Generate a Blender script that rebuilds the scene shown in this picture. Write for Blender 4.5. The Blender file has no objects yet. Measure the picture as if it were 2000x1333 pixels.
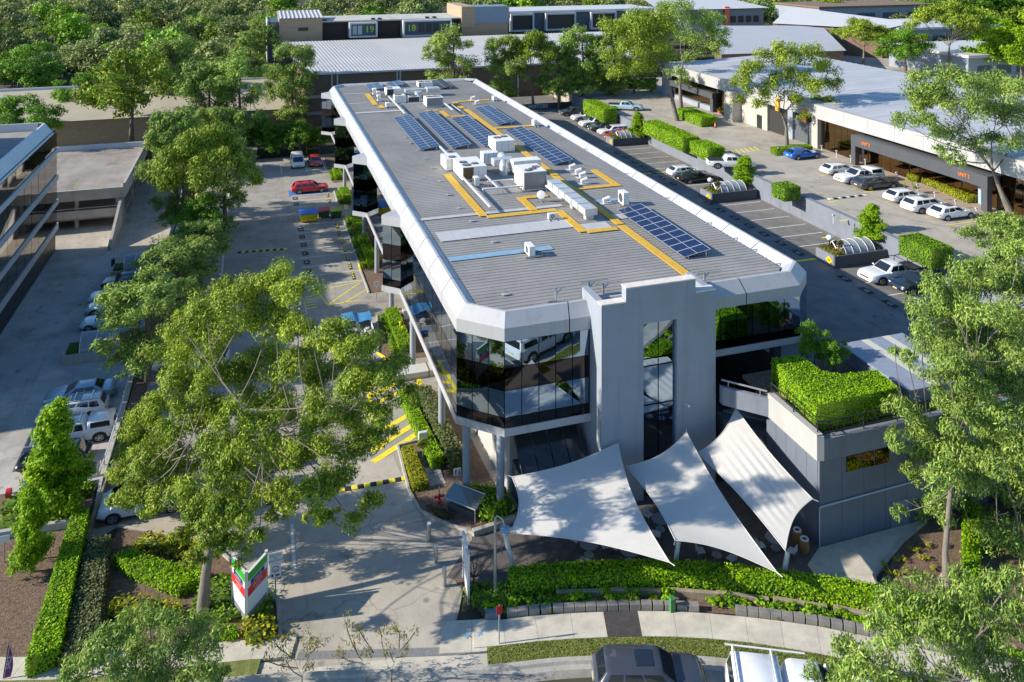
import bpy, bmesh, math, random
import numpy as np
from mathutils import Vector, Matrix

# ---------------------------------------------------------------- camera, sky, sun, exposure
SC = bpy.context.scene
COL = SC.collection
F_PX, CX, HY, CAM_Z = 1600.0, 1000.0, -98.0, 31.3        # shift-lens camera (verticals stay vertical)
YAW = math.atan(511.4 / 1600.0)
cam_d = bpy.data.cameras.new('camera')
cam = bpy.data.objects.new('camera', cam_d); COL.objects.link(cam)
cam.location = (0, 0, CAM_Z); cam.rotation_euler = (math.pi / 2, 0, -YAW)
cam_d.sensor_width = 36.0; cam_d.lens = 36.0 * F_PX / 2000.0
cam_d.shift_y = -(666.5 - HY) / 2000.0
cam_d.clip_start = 0.5; cam_d.clip_end = 3000
SC.camera = cam

SUN_DIR = Vector((-0.985, 0.17, 0.485)).normalized()       # towards the sun
world = bpy.data.worlds.new('World'); SC.world = world; world.use_nodes = True
wn = world.node_tree.nodes; wl = world.node_tree.links
sky = wn.new('ShaderNodeTexSky'); sky.sky_type = 'NISHITA'; sky.sun_disc = False
sky.sun_elevation = math.asin(SUN_DIR.z)
sky.sun_rotation = math.atan2(SUN_DIR.x, SUN_DIR.y)
sky.air_density = 1.0; sky.dust_density = 0.2; sky.ozone_density = 3.0
hsv = wn.new('ShaderNodeHueSaturation'); hsv.inputs['Saturation'].default_value = 1.15      # deep clear blue
wl.new(sky.outputs[0], hsv.inputs['Color']); wl.new(hsv.outputs[0], wn['Background'].inputs[0]); wn['Background'].inputs[1].default_value = 0.13
sun_d = bpy.data.lights.new('sun', 'SUN'); sun_d.energy = 5.0; sun_d.angle = math.radians(0.55); sun_d.color = (1.0, 0.915, 0.775)
sun = bpy.data.objects.new('sun', sun_d); COL.objects.link(sun)
sun.rotation_euler = SUN_DIR.to_track_quat('Z', 'Y').to_euler(); sun.location = (-60, 60, 90)
SC.view_settings.view_transform = 'Standard'; SC.view_settings.look = 'None'
SC.view_settings.exposure = 0.7; SC.view_settings.gamma = 1.0; SC.view_settings.use_curve_mapping = False
SC.render.engine = 'CYCLES'
SC.cycles.max_bounces = 6; SC.cycles.diffuse_bounces = 3; SC.cycles.glossy_bounces = 3
SC.cycles.transmission_bounces = 4; SC.cycles.transparent_max_bounces = 6
SC.cycles.use_denoising = True

# ---------------------------------------------------------------- measuring helpers
_c, _s = math.cos(YAW), math.sin(YAW)
KZ = 0.77
DK, UP, RZ = 4.8, 6.8, 11.35          # parking deck, upper lot, roof sheet
def gl(Y):                            # low ground rises gently towards the street
    return min(1.8, max(0.0, (60.0 - Y) * 0.06))
def at(px, py, Z):
    d = F_PX * (CAM_Z - Z) / (py - HY); u = (px - CX) / F_PX * d
    return (u * _c + d * _s, d * _c - u * _s)
def at3(px, py, Z, dz=0.0):
    x, y = at(px, py, Z); return Vector((x, y, Z + dz))
def low(px, py, dz=0.0):              # point on the low ground seen at that place of the photograph
    z = 0.0
    for _ in range(12):
        x, y = at(px, py, z); z = gl(y)
    return Vector((x, y, z + dz))
def atd(px, py, d):                   # point at a given distance in front of the camera
    u = (px - CX) / F_PX * d
    return Vector((u * _c + d * _s, d * _c - u * _s, CAM_Z - (py - HY) * d / F_PX))
def dist(v): return v[0] * _s + v[1] * _c

# ---------------------------------------------------------------- materials
MATS = {}
def srgb(h):
    h = h.lstrip('#'); v = [int(h[i:i + 2], 16) / 255 for i in (0, 2, 4)]
    return tuple((a / 12.92 if a <= .04045 else ((a + .055) / 1.055) ** 2.4) for a in v)
def mat(name, col, rough=0.7, metal=0.0, var=0.0, scale=2.0, bump=0.0, bscale=None, spec=0.5, col2=None, island=0.0, trans=0.0, coat=0.0, detail=5, stretch=None, emit=None, stain=None, objvar=0.0):
    if name in MATS: return MATS[name]
    if isinstance(col, str): col = srgb(col)
    m = bpy.data.materials.new(name); m.use_nodes = True; MATS[name] = m
    nt = m.node_tree; N = nt.nodes; L = nt.links; b = N['Principled BSDF']
    b.inputs['Roughness'].default_value = rough; b.inputs['Metallic'].default_value = metal
    b.inputs['Specular IOR Level'].default_value = spec; b.inputs['Coat Weight'].default_value = coat
    b.inputs['Base Color'].default_value = (*col, 1)
    m.diffuse_color = (*col, 1)
    src = None; co = None
    if var or bump or col2 is not None:
        tc = N.new('ShaderNodeTexCoord'); co = tc.outputs['Object']
        if stretch:
            mp = N.new('ShaderNodeMapping'); mp.inputs['Scale'].default_value = stretch
            L.new(co, mp.inputs[0]); co = mp.outputs[0]
    if var or col2 is not None:
        nz = N.new('ShaderNodeTexNoise'); nz.inputs['Scale'].default_value = scale; nz.inputs['Detail'].default_value = detail; nz.inputs['Roughness'].default_value = 0.65
        L.new(co, nz.inputs['Vector'])
        rp = N.new('ShaderNodeValToRGB'); rp.color_ramp.elements[0].position = 0.3; rp.color_ramp.elements[1].position = 0.7
        c2 = col2 if col2 is not None else tuple(min(1, x * (1 + var)) for x in col)
        if isinstance(c2, str): c2 = srgb(c2)
        c1 = tuple(x * (1 - var) for x in col)
        rp.color_ramp.elements[0].color = (*c1, 1); rp.color_ramp.elements[1].color = (*c2, 1)
        L.new(nz.outputs[0], rp.inputs[0]); src = rp.outputs[0]
    if island:
        g = N.new('ShaderNodeNewGeometry'); hs = N.new('ShaderNodeHueSaturation')
        if src is None: hs.inputs['Color'].default_value = (*col, 1)
        else: L.new(src, hs.inputs['Color'])
        mr = N.new('ShaderNodeMapRange'); mr.inputs[3].default_value = 1 - island; mr.inputs[4].default_value = 1 + island
        L.new(g.outputs['Random Per Island'], mr.inputs[0]); L.new(mr.outputs[0], hs.inputs['Value'])
        mr2 = N.new('ShaderNodeMapRange'); mr2.inputs[3].default_value = 0.5 - island * .06; mr2.inputs[4].default_value = 0.5 + island * .05
        ml = N.new('ShaderNodeMath'); ml.operation = 'FRACT'; mm = N.new('ShaderNodeMath'); mm.operation = 'MULTIPLY'; mm.inputs[1].default_value = 7.3
        L.new(g.outputs['Random Per Island'], mm.inputs[0]); L.new(mm.outputs[0], ml.inputs[0]); L.new(ml.outputs[0], mr2.inputs[0]); L.new(mr2.outputs[0], hs.inputs['Hue'])
        src = hs.outputs[0]
    if stain:                                  # patches, drips and spots of dirt with a shape of their own
        tc2 = N.new('ShaderNodeTexCoord'); v = tc2.outputs['Object']
        def mul(fac_socket, dark, src):
            mx = N.new('ShaderNodeMix'); mx.data_type = 'RGBA'; mx.blend_type = 'MULTIPLY'; L.new(fac_socket, mx.inputs[0])
            if src is None: mx.inputs[6].default_value = (*col, 1)
            else: L.new(src, mx.inputs[6])
            mx.inputs[7].default_value = (dark, dark, dark * .97, 1); return mx.outputs[2]
        def band(out, lo, hi):
            mr = N.new('ShaderNodeMapRange'); mr.inputs[1].default_value = lo; mr.inputs[2].default_value = hi; L.new(out, mr.inputs[0]); return mr.outputs[0]
        if stain == 'ground':
            n1 = N.new('ShaderNodeTexNoise'); n1.inputs['Scale'].default_value = .22; n1.inputs['Detail'].default_value = 7; n1.inputs['Roughness'].default_value = .7; L.new(v, n1.inputs['Vector']); src = mul(band(n1.outputs[0], .52, .66), .74, src)
            vo = N.new('ShaderNodeTexVoronoi'); vo.inputs['Scale'].default_value = .55; L.new(v, vo.inputs['Vector']); src = mul(band(vo.outputs['Distance'], .13, .05), .55, src)
            ve = N.new('ShaderNodeTexVoronoi'); ve.feature = 'DISTANCE_TO_EDGE'; ve.inputs['Scale'].default_value = .16
            nd = N.new('ShaderNodeTexNoise'); nd.inputs['Scale'].default_value = .8; nd.inputs['Detail'].default_value = 5; L.new(v, nd.inputs['Vector'])
            ad = N.new('ShaderNodeVectorMath'); ad.operation = 'MULTIPLY_ADD'; L.new(nd.outputs['Color'], ad.inputs[0]); ad.inputs[1].default_value = (2.2, 2.2, 0); L.new(v, ad.inputs[2]); L.new(ad.outputs[0], ve.inputs['Vector']); src = mul(band(ve.outputs['Distance'], .006, .002), .7, src)
            mp2 = N.new('ShaderNodeMapping'); mp2.inputs['Scale'].default_value = (1.3, .05, 1); L.new(v, mp2.inputs[0]); n3 = N.new('ShaderNodeTexNoise'); n3.inputs['Scale'].default_value = 1.0; n3.inputs['Detail'].default_value = 4; L.new(mp2.outputs[0], n3.inputs['Vector']); src = mul(band(n3.outputs[0], .58, .70), .84, src)
        else:
            mp2 = N.new('ShaderNodeMapping'); mp2.inputs['Scale'].default_value = (2.4, 2.4, .12); L.new(v, mp2.inputs[0]); n3 = N.new('ShaderNodeTexNoise'); n3.inputs['Scale'].default_value = 1.0; n3.inputs['Detail'].default_value = 6; L.new(mp2.outputs[0], n3.inputs['Vector']); src = mul(band(n3.outputs[0], .54, .74), .86, src)
            n1 = N.new('ShaderNodeTexNoise'); n1.inputs['Scale'].default_value = .5; n1.inputs['Detail'].default_value = 6; L.new(v, n1.inputs['Vector']); src = mul(band(n1.outputs[0], .55, .7), .92, src)
    if objvar and src is not None:
        oi = N.new('ShaderNodeObjectInfo'); h2 = N.new('ShaderNodeHueSaturation'); L.new(src, h2.inputs['Color'])
        mv = N.new('ShaderNodeMapRange'); mv.inputs[3].default_value = 1 - objvar; mv.inputs[4].default_value = 1 + objvar * 1.3; L.new(oi.outputs['Random'], mv.inputs[0]); L.new(mv.outputs[0], h2.inputs['Value'])
        fm = N.new('ShaderNodeMath'); fm.operation = 'MULTIPLY'; fm.inputs[1].default_value = 13.7; L.new(oi.outputs['Random'], fm.inputs[0]); ff = N.new('ShaderNodeMath'); ff.operation = 'FRACT'; L.new(fm.outputs[0], ff.inputs[0])
        mh = N.new('ShaderNodeMapRange'); mh.inputs[3].default_value = .5 - objvar * .07; mh.inputs[4].default_value = .5 + objvar * .05; L.new(ff.outputs[0], mh.inputs[0]); L.new(mh.outputs[0], h2.inputs['Hue']); src = h2.outputs[0]
    if src is not None: L.new(src, b.inputs['Base Color'])
    if bump:
        nb = N.new('ShaderNodeTexNoise'); nb.inputs['Scale'].default_value = bscale or scale * 4; nb.inputs['Detail'].default_value = 4
        L.new(co, nb.inputs['Vector'])
        bp = N.new('ShaderNodeBump'); bp.inputs['Strength'].default_value = bump; bp.inputs['Distance'].default_value = 0.05
        L.new(nb.outputs[0], bp.inputs['Height']); L.new(bp.outputs[0], b.inputs['Normal'])
    if trans:
        t = N.new('ShaderNodeBsdfTranslucent'); mx = N.new('ShaderNodeMixShader'); mx.inputs[0].default_value = trans
        if src is not None: L.new(src, t.inputs[0])
        else: t.inputs[0].default_value = (*col, 1)
        L.new(b.outputs[0], mx.inputs[1]); L.new(t.outputs[0], mx.inputs[2]); L.new(mx.outputs[0], N['Material Output'].inputs[0])
    if emit:
        b.inputs['Emission Color'].default_value = (*col, 1); b.inputs['Emission Strength'].default_value = emit
    return m

def foliage(name, col, col2, isl=0.35, trans=0.35, scale=0.35, objvar=0.0):
    return mat(name, col, 0.55, var=0.0001, scale=scale, col2=col2, island=isl, trans=trans, spec=0.25, detail=2, objvar=objvar)

# ---------------------------------------------------------------- mesh builder
class MB:
    def __init__(self): self.v = []; self.f = []; self.m = []; self.cur = 0
    def mi(self, i): self.cur = i; return self
    def add(self, vs, fs):
        o = len(self.v); self.v += [tuple(p) for p in vs]
        for f in fs: self.f.append(tuple(i + o for i in f)); self.m.append(self.cur)
        return self
    def box(self, x0, x1, y0, y1, z0, z1):
        vs = [(x, y, z) for z in (z0, z1) for y in (y0, y1) for x in (x0, x1)]
        return self.add(vs, [(0, 2, 3, 1), (4, 5, 7, 6), (0, 1, 5, 4), (2, 6, 7, 3), (0, 4, 6, 2), (1, 3, 7, 5)])
    def obox(self, c, sx, sy, sz, rz=0.0):      # centred in xy, standing on c.z
        ca, sa = math.cos(rz), math.sin(rz); vs = []
        for z in (0, sz):
            for y in (-sy / 2, sy / 2):
                for x in (-sx / 2, sx / 2): vs.append((c[0] + x * ca - y * sa, c[1] + x * sa + y * ca, c[2] + z))
        return self.add(vs, [(0, 2, 3, 1), (4, 5, 7, 6), (0, 1, 5, 4), (2, 6, 7, 3), (0, 4, 6, 2), (1, 3, 7, 5)])
    def prism(self, poly, z0, z1):              # z0 / z1: number or function of (x, y)
        a = sum(poly[i][0] * poly[(i + 1) % len(poly)][1] - poly[(i + 1) % len(poly)][0] * poly[i][1] for i in range(len(poly)))
        if a < 0: poly = poly[::-1]
        f0 = z0 if callable(z0) else (lambda x, y: z0); f1 = z1 if callable(z1) else (lambda x, y: z1)
        n = len(poly); vs = [(p[0], p[1], f0(p[0], p[1])) for p in poly] + [(p[0], p[1], f1(p[0], p[1])) for p in poly]
        return self.add(vs, [tuple(range(n - 1, -1, -1)), tuple(range(n, 2 * n))] + [(i, (i + 1) % n, n + (i + 1) % n, n + i) for i in range(n)])
    def quad(self, a, b, c, d): return self.add([a, b, c, d], [(0, 1, 2, 3)])
    def tube(self, pts, rad, n=8, cap=True):
        pts = [Vector(p) for p in pts]; k = len(pts)
        if not isinstance(rad, (list, tuple)): rad = [rad] * k
        vs = []; prev = None
        for i, p in enumerate(pts):
            t = (pts[min(i + 1, k - 1)] - pts[max(i - 1, 0)]).normalized()
            if prev is None: prev = t.orthogonal().normalized()
            prev = (prev - t * prev.dot(t)); prev = prev.normalized() if prev.length > 1e-6 else t.orthogonal().normalized()
            q = t.cross(prev)
            for j in range(n):
                a = 2 * math.pi * j / n; vs.append(p + (prev * math.cos(a) + q * math.sin(a)) * rad[i])
        fs = [(i * n + j, i * n + (j + 1) % n, (i + 1) * n + (j + 1) % n, (i + 1) * n + j) for i in range(k - 1) for j in range(n)]
        if cap: fs += [tuple(range(n - 1, -1, -1)), tuple(range((k - 1) * n, k * n))]
        return self.add(vs, fs)
    def cyl(self, x, y, z0, z1, r, r2=None, n=16): return self.tube([(x, y, z0), (x, y, z1)], [r, r if r2 is None else r2], n)
    def ball(self, c, r, n=10, sx=1, sy=1, sz=1):
        vs = []; fs = []; m = n // 2
        for i in range(m + 1):
            th = math.pi * i / m
            for j in range(n):
                ph = 2 * math.pi * j / n; vs.append((c[0] + r * sx * math.sin(th) * math.cos(ph), c[1] + r * sy * math.sin(th) * math.sin(ph), c[2] + r * sz * math.cos(th)))
        for i in range(m):
            for j in range(n): fs.append((i * n + j, (i + 1) * n + j, (i + 1) * n + (j + 1) % n, i * n + (j + 1) % n))
        return self.add(vs, fs)
    def mesh(self, name, mats, smooth=None, inv=None, bevel=0.0):
        me = bpy.data.meshes.new(name)
        v = self.v if inv is None else [tuple(inv @ Vector(p)) for p in self.v]
        me.from_pydata(v, [], self.f)
        if not isinstance(mats, (list, tuple)): mats = [mats]
        for q in mats: me.materials.append(q)
        me.polygons.foreach_set('material_index', self.m)
        if smooth or bevel:
            bm = bmesh.new(); bm.from_mesh(me)
            if smooth: bmesh.ops.remove_doubles(bm, verts=bm.verts, dist=1e-5)
            if bevel:
                es = [e for e in bm.edges if len(e.link_faces) == 2 and e.calc_face_angle(0) > 0.5]
                bmesh.ops.bevel(bm, geom=es, offset=bevel, segments=1, affect='EDGES', clamp_overlap=True)
            if smooth:
                for f in bm.faces: f.smooth = True
                for e in bm.edges:
                    if len(e.link_faces) != 2 or e.calc_face_angle(0) > smooth: e.smooth = False
            bm.to_mesh(me); bm.free()
        me.update(); return me

WM = {}                                          # world matrices of the things' empties
def props(o, label=None, cat=None, group=None, kind=None):
    if label: o['label'] = label
    if cat: o['category'] = cat
    if group: o['group'] = group
    if kind: o['kind'] = kind
    return o
def thing(name, label, cat, loc=(0, 0, 0), rz=0.0, group=None, kind=None):
    o = bpy.data.objects.new(name, None); COL.objects.link(o)
    o.empty_display_size = 0.3; o.location = loc; o.rotation_euler = (0, 0, rz)
    WM[o.name] = Matrix.Translation(Vector(loc)) @ Matrix.Rotation(rz, 4, 'Z')
    return props(o, label, cat, group, kind)
def obj(name, me, parent=None, loc=None, rot=None, scl=None):
    o = bpy.data.objects.new(name, me); COL.objects.link(o)
    if parent is not None: o.parent = parent
    if loc is not None: o.location = loc
    if rot is not None: o.rotation_euler = rot
    if scl is not None: o.scale = scl
    return o
def part(mb, name, mats, parent=None, smooth=None, world=True, bevel=0.0):
    inv = None
    if world and parent is not None:
        p = parent
        while p is not None and p.name not in WM: p = p.parent
        if p is not None: inv = WM[p.name].inverted()
    return obj(name, mb.mesh(name, mats, smooth, inv, bevel), parent)
def single(mb, name, mats, label, cat, group=None, smooth=None, base=None, bevel=0.0, kind=None):
    """a thing that is one mesh, its origin at its base"""
    if base is None:
        a = np.array(mb.v); base = Vector((*(a[:, :2].mean(0)), a[:, 2].min()))
    o = obj(name, mb.mesh(name, mats, smooth, Matrix.Translation(-Vector(base)), bevel), None, base)
    return props(o, label, cat, group, kind)
def struct(mb, name, mats, parent=None, smooth=None, bevel=0.0):
    o = part(mb, name, mats, parent, smooth, True, bevel)
    if parent is None: o['kind'] = 'structure'
    return o
def copy_tree(o, parent=None):
    c = o.copy(); COL.objects.link(c); c.parent = parent
    for ch in o.children: copy_tree(ch, c)
    return c
def textmesh(s, size, m, depth=0.0, name='lettering', bold=0.0):
    cu = bpy.data.curves.new(name, 'FONT'); cu.body = s; cu.size = size; cu.align_x = 'CENTER'; cu.align_y = 'CENTER'; cu.extrude = depth; cu.offset = bold; cu.resolution_u = 2
    o = bpy.data.objects.new('tmp', cu); COL.objects.link(o)
    bpy.context.view_layer.update()
    me = bpy.data.meshes.new_from_object(o.evaluated_get(bpy.context.evaluated_depsgraph_get()))
    bpy.data.objects.remove(o); me.name = name; me.materials.clear(); me.materials.append(m); return me

# ---------------------------------------------------------------- leaves
RNG = np.random.default_rng(7)
def leaf_mesh(name, P, Nrm, L, W, mats, mi=None, jitter=0.6, droop=0.0, extra=None):
    """one small pointed leaf face per point of P; Nrm: outward directions; extra: (verts, faces, mat index)"""
    n = len(P); r = RNG
    nr = Nrm + r.normal(0, jitter, (n, 3)); nr /= np.linalg.norm(nr, axis=1)[:, None] + 1e-9
    t = r.normal(0, 1, (n, 3)); t[:, 2] -= droop * 1.6; t -= nr * (t * nr).sum(1)[:, None] * (1 - min(0.6, droop * .4)); t /= np.linalg.norm(t, axis=1)[:, None] + 1e-9
    b = np.cross(nr, t); b /= np.linalg.norm(b, axis=1)[:, None] + 1e-9
    ln = (L * r.uniform(.6, 1.3, n))[:, None]; wd = (W * r.uniform(.7, 1.25, n))[:, None]
    V = np.empty((n, 4, 3)); V[:, 0] = P - t * ln * .5; V[:, 2] = P + t * ln * .5
    V[:, 1] = P + b * wd * .5 - nr * wd * .12; V[:, 3] = P - b * wd * .5 - nr * wd * .12
    V = V.reshape(-1, 3); idx = np.arange(4 * n, dtype=np.int32)
    ev = np.zeros((0, 3)); ef = []; em = 0
    if extra: ev, ef, em = np.array(extra[0], float).reshape(-1, 3), extra[1], extra[2]
    me = bpy.data.meshes.new(name); tv = len(V) + len(ev); me.vertices.add(tv)
    me.vertices.foreach_set('co', np.concatenate([V, ev]).astype(np.float32).ravel())
    lens = [4] * n + [len(f) for f in ef]
    loops = np.concatenate([idx] + [np.array([i + 4 * n for i in f], np.int32) for f in ef]) if ef else idx
    me.loops.add(len(loops)); me.loops.foreach_set('vertex_index', loops.astype(np.int32))
    me.polygons.add(len(lens)); st = np.concatenate([[0], np.cumsum(lens)[:-1]]).astype(np.int32)
    me.polygons.foreach_set('loop_start', st)
    mm = np.zeros(len(lens), np.int32)
    if mi is not None: mm[:n] = mi
    mm[n:] = em; me.polygons.foreach_set('material_index', mm)
    for q in (mats if isinstance(mats, (list, tuple)) else [mats]): me.materials.append(q)
    me.update(calc_edges=True); me.validate(); return me

def clump_points(cl, per, shell=0.55, flat=1.0):
    """cl: list of (centre, rx, ry, rz); points spread through uneven clumps"""
    Ps = []; Ns = []
    for (c, rx, ry, rz) in cl:
        n = max(8, int(per * rx * ry if per > 0 else -per))
        # sub clumps make the outline uneven
        k = max(6, int(8 + rx * 2.6)); sd = RNG.normal(0, 1, (k, 3)); sd /= np.linalg.norm(sd, axis=1)[:, None]
        sd[:, 2] = np.where(sd[:, 2] < -0.35, -sd[:, 2], sd[:, 2]); sr = RNG.uniform(.45, .95, k)[:, None]
        sc = sd * sr; srad = RNG.uniform(.34, .58, k)
        w = RNG.integers(0, k, n); d = RNG.normal(0, 1, (n, 3)); d /= np.linalg.norm(d, axis=1)[:, None] + 1e-9
        rr = RNG.uniform(0, 1, n) ** 0.45
        p = sc[w] + d * (rr * srad[w])[:, None]
        Ns.append(p * .6 + d * .7); Ps.append(np.array(c) + p * np.array([rx, ry, rz]))
    return np.concatenate(Ps), np.concatenate(Ns)
def on_y(px, py, Y):
    t = (px - CX) / F_PX; d = Y / (_c - t * _s); u = t * d
    return Vector((u * _c + d * _s, Y, CAM_Z - (py - HY) * d / F_PX))
def on_x(px, py, X):
    t = (px - CX) / F_PX; d = X / (_s + t * _c); u = t * d
    return Vector((X, d * _c - u * _s, CAM_Z - (py - HY) * d / F_PX))
def drape(poly, dz, res=1.0, name='sheet'):
    """flat sheet laid on the low ground: polygon cut along Y so that it follows the slope"""
    bm = bmesh.new(); vs = [bm.verts.new((p[0], p[1], 0)) for p in poly]; bm.faces.new(vs)
    ys = [p[1] for p in poly]
    for yc in (30.0, 60.0):
        if min(ys) < yc < max(ys):
            bmesh.ops.bisect_plane(bm, geom=bm.verts[:] + bm.edges[:] + bm.faces[:], plane_co=(0, yc, 0), plane_no=(0, 1, 0))
    bm.normal_update()
    for f in bm.faces:
        if f.normal.z < 0: f.normal_flip()
    m = MB(); bm.verts.index_update()
    m.add([(v.co.x, v.co.y, gl(v.co.y) + dz) for v in bm.verts], [tuple(v.index for v in f.verts) for f in bm.faces]); bm.free(); return m
# ================================================================ materials used in many places
M_asph = mat('asphalt', (0.30, 0.282, 0.25), 0.9, stain='ground', var=0.22, scale=0.35, bump=0.25, bscale=12, detail=9)
M_asphd = mat('deck_asphalt', (0.175, 0.168, 0.16), 0.9, stain='ground', var=0.25, scale=0.5, bump=0.25, bscale=10, detail=9)
M_conc = mat('concrete_drive', (0.39, 0.355, 0.30), 0.9, stain='ground', var=0.18, scale=0.4, bump=0.2, bscale=8, detail=9)
M_concu = mat('upper_lot_concrete', (0.37, 0.335, 0.285), 0.9, stain='ground', var=0.2, scale=0.3, bump=0.2, bscale=8, detail=9)
M_path = mat('footpath_concrete', (0.50, 0.465, 0.39), 0.9, var=0.2, scale=1.2, bump=0.15, bscale=14)
M_kerb = mat('kerb_concrete', (0.36, 0.34, 0.30), 0.9, var=0.2, scale=2, bump=0.2)
M_road = mat('road_asphalt', (0.28, 0.26, 0.235), 0.9, stain='ground', var=0.2, scale=0.8, bump=0.3, bscale=20)
M_soil = mat('leaf_mulch', (0.11, 0.07, 0.05), 0.95, var=0.5, scale=7, bump=0.9, bscale=18, col2=(0.25, 0.165, 0.115), detail=8)
M_floor = mat('forest_floor', (0.035, 0.05, 0.02), 1.0, var=0.5, scale=0.15, col2=(0.09, 0.085, 0.05))
M_white = mat('white_cladding', (0.54, 0.54, 0.54), 0.45, var=0.05, scale=1.2)
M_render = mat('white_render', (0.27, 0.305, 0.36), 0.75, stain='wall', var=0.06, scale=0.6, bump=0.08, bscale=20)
M_wpaint = mat('white_line_paint', (0.62, 0.61, 0.58), 0.8, var=0.25, scale=6, detail=8)
M_ypaint = mat('yellow_line_paint', (0.74, 0.62, 0.025), 0.8, var=0.25, scale=5, detail=8)
M_gwall = mat('grey_wall_paint', (0.17, 0.19, 0.235), 0.8, stain='wall', var=0.1, scale=0.8, bump=0.1)
M_dwall = mat('dark_wall_paint', (0.075, 0.08, 0.09), 0.75, var=0.12, scale=0.8, bump=0.1)
M_black = mat('black_rubber', (0.015, 0.015, 0.016), 0.8)
M_dark = mat('dark_frame', (0.02, 0.021, 0.023), 0.45)
M_steel = mat('galvanised_steel', (0.45, 0.46, 0.47), 0.35, metal=0.7, var=0.1, scale=3)
M_alu = mat('white_aluminium', (0.68, 0.68, 0.69), 0.35, metal=0.2)
M_mirror = mat('mirror_glass', (0.29, 0.37, 0.45), 0.015, metal=1.0, bump=0.012, bscale=0.45)
M_spand = mat('dark_spandrel_glass', (0.055, 0.05, 0.05), 0.03, metal=1.0, bump=0.01, bscale=0.45)
M_bronze = mat('bronze_glass', (0.20, 0.13, 0.06), 0.03, metal=1.0, bump=0.012, bscale=0.6)
M_brick = mat('brown_brick', (0.19, 0.125, 0.085), 0.9, var=0.35, scale=1.2, bump=0.4, bscale=6, stretch=(1, 1, 5), detail=8)
M_brickl = mat('tan_brick', (0.36, 0.26, 0.175), 0.9, var=0.2, scale=1.2, bump=0.3, bscale=6, stretch=(1, 1, 5), detail=8)

M_timber0 = mat('timber_edge', (0.25, 0.21, 0.13), .9, var=.3, scale=2)
# ================================================================ the ground and the levels
m = MB()
ys = [-60, 10, 30, 53, 60, 142, 500, 1400]
NZ = -2.4                              # the neighbour's car park lies lower
for a, b in zip(ys[:-1], ys[1:]):
    for x0_, x1_ in ((-700, -62), (-62, -8.4), (-8.4, 900)):
        if x0_ == -62 and 53 <= a < 142: m.quad((x0_, a, NZ), (x1_, a, NZ), (x1_, b, NZ), (x0_, b, NZ))
        else: m.quad((x0_, a, gl(a) - .05), (x1_, a, gl(a) - .05), (x1_, b, gl(b) - .05), (x0_, b, gl(b) - .05))
m.quad((-62, 53, NZ), (-8.4, 53, NZ), (-8.4, 53, gl(53) - .05), (-62, 53, gl(53) - .05)); m.quad((-62, 142, NZ), (-8.4, 142, NZ), (-8.4, 142, -.05), (-62, 142, -.05)); m.quad((-62, 53, NZ), (-62, 142, NZ), (-62, 142, -.05), (-62, 53, .4))
struct(m, 'ground', M_floor)
bwl = thing('boundary_wall', 'long low concrete wall with pale rail between the two car parks', 'wall', (-8.2, 53, NZ))
for a in range(53, 142, 9):
    part(MB().prism([(-8.38, a + .01), (-8.1, a + .01), (-8.1, a + 8.99), (-8.38, a + 8.99)], NZ, lambda x, y: gl(y) + .16), 'wall_length', M_kerb, bwl)
for a in range(54, 142, 4):
    part(MB().obox((-8.3, a, gl(a) + .1), .06, .06, .75), 'post', M_steel, bwl)
part(MB().tube([(-8.3, a, gl(a) + .55) for a in range(53, 141, 3)], .035, 6), 'rail', M_alu, bwl)
for a in (46.6, 49.8): part(MB().prism([(-8.1, a), (-7.9, a), (-7.9, a + 3.18), (-8.1, a + 3.18)], lambda x, y: gl(y) - .1, lambda x, y: gl(y) + .3), 'wall_length', M_timber0, bwl)
struct(drape([(-8, 46.6), (-6.6, 47.7), (-2, 44.8), (1.2, 39.2), (1.4, 35.2), (8.0, 33.9), (9.0, 36.0), (11, 41), (34, 41), (34, 128), (-8, 128)], 0.0), 'car_park', M_asph)
struct(MB().quad((-61, 53.05, NZ + .01), (-8.42, 53.05, NZ + .01), (-8.42, 141.9, NZ + .01), (-61, 141.9, NZ + .01)), 'neighbour_car_park', mat('neighbour_asphalt', (0.42, 0.40, 0.37), .9, stain='ground', var=.25, scale=.3, bump=.2, bscale=10, detail=9))
struct(drape([(-6.6, 47.6), (-2, 44.7), (1.25, 39.1), (1.4, 35.1), (8.0, 33.85), (8.9, 36.1), (8.7, 43.5), (8.4, 46.5), (8.3, 49.5), (-6.9, 49.5)], 0.006), 'driveway', M_conc)
# front court under the sails, paved
M_pave = mat('dark_pavers', (0.10, 0.09, 0.085), 0.85, var=0.3, scale=2.5, bump=0.3, bscale=5)
struct(drape([(8.9, 38.2), (11.6, 36.6), (18, 34.2), (24, 31.4), (27.6, 29.6), (27.2, 34.3), (27.6, 42), (11, 42), (10.9, 40.6)], 0.008), 'court_paving', M_pave)
struct(drape([(25.6, 33.3), (26.95, 34.15), (33.5, 34.15), (33.3, 33.6), (31.0, 33.0), (27.9, 31.6), (27.0, 30.1), (25.3, 30.8)], 0.02), 'court_slab', M_path)

# parking deck and upper lot: solid terraces
m = MB()
m.prism([(33.0, 41.2), (25.9, 41.2), (27.9, 39.4), (27.9, 34.6), (44, 34.6), (44, 40), (52, 40), (52, 140), (33, 140), (33, 60), (31.0, 60)], -0.5, DK)
struct(m, 'parking_deck', [M_asphd])
m = MB(); m.prism([(52.003, 30), (400, 30), (400, 160), (52.003, 160)], -0.5, UP)
struct(m, 'upper_lot', M_concu)
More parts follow.
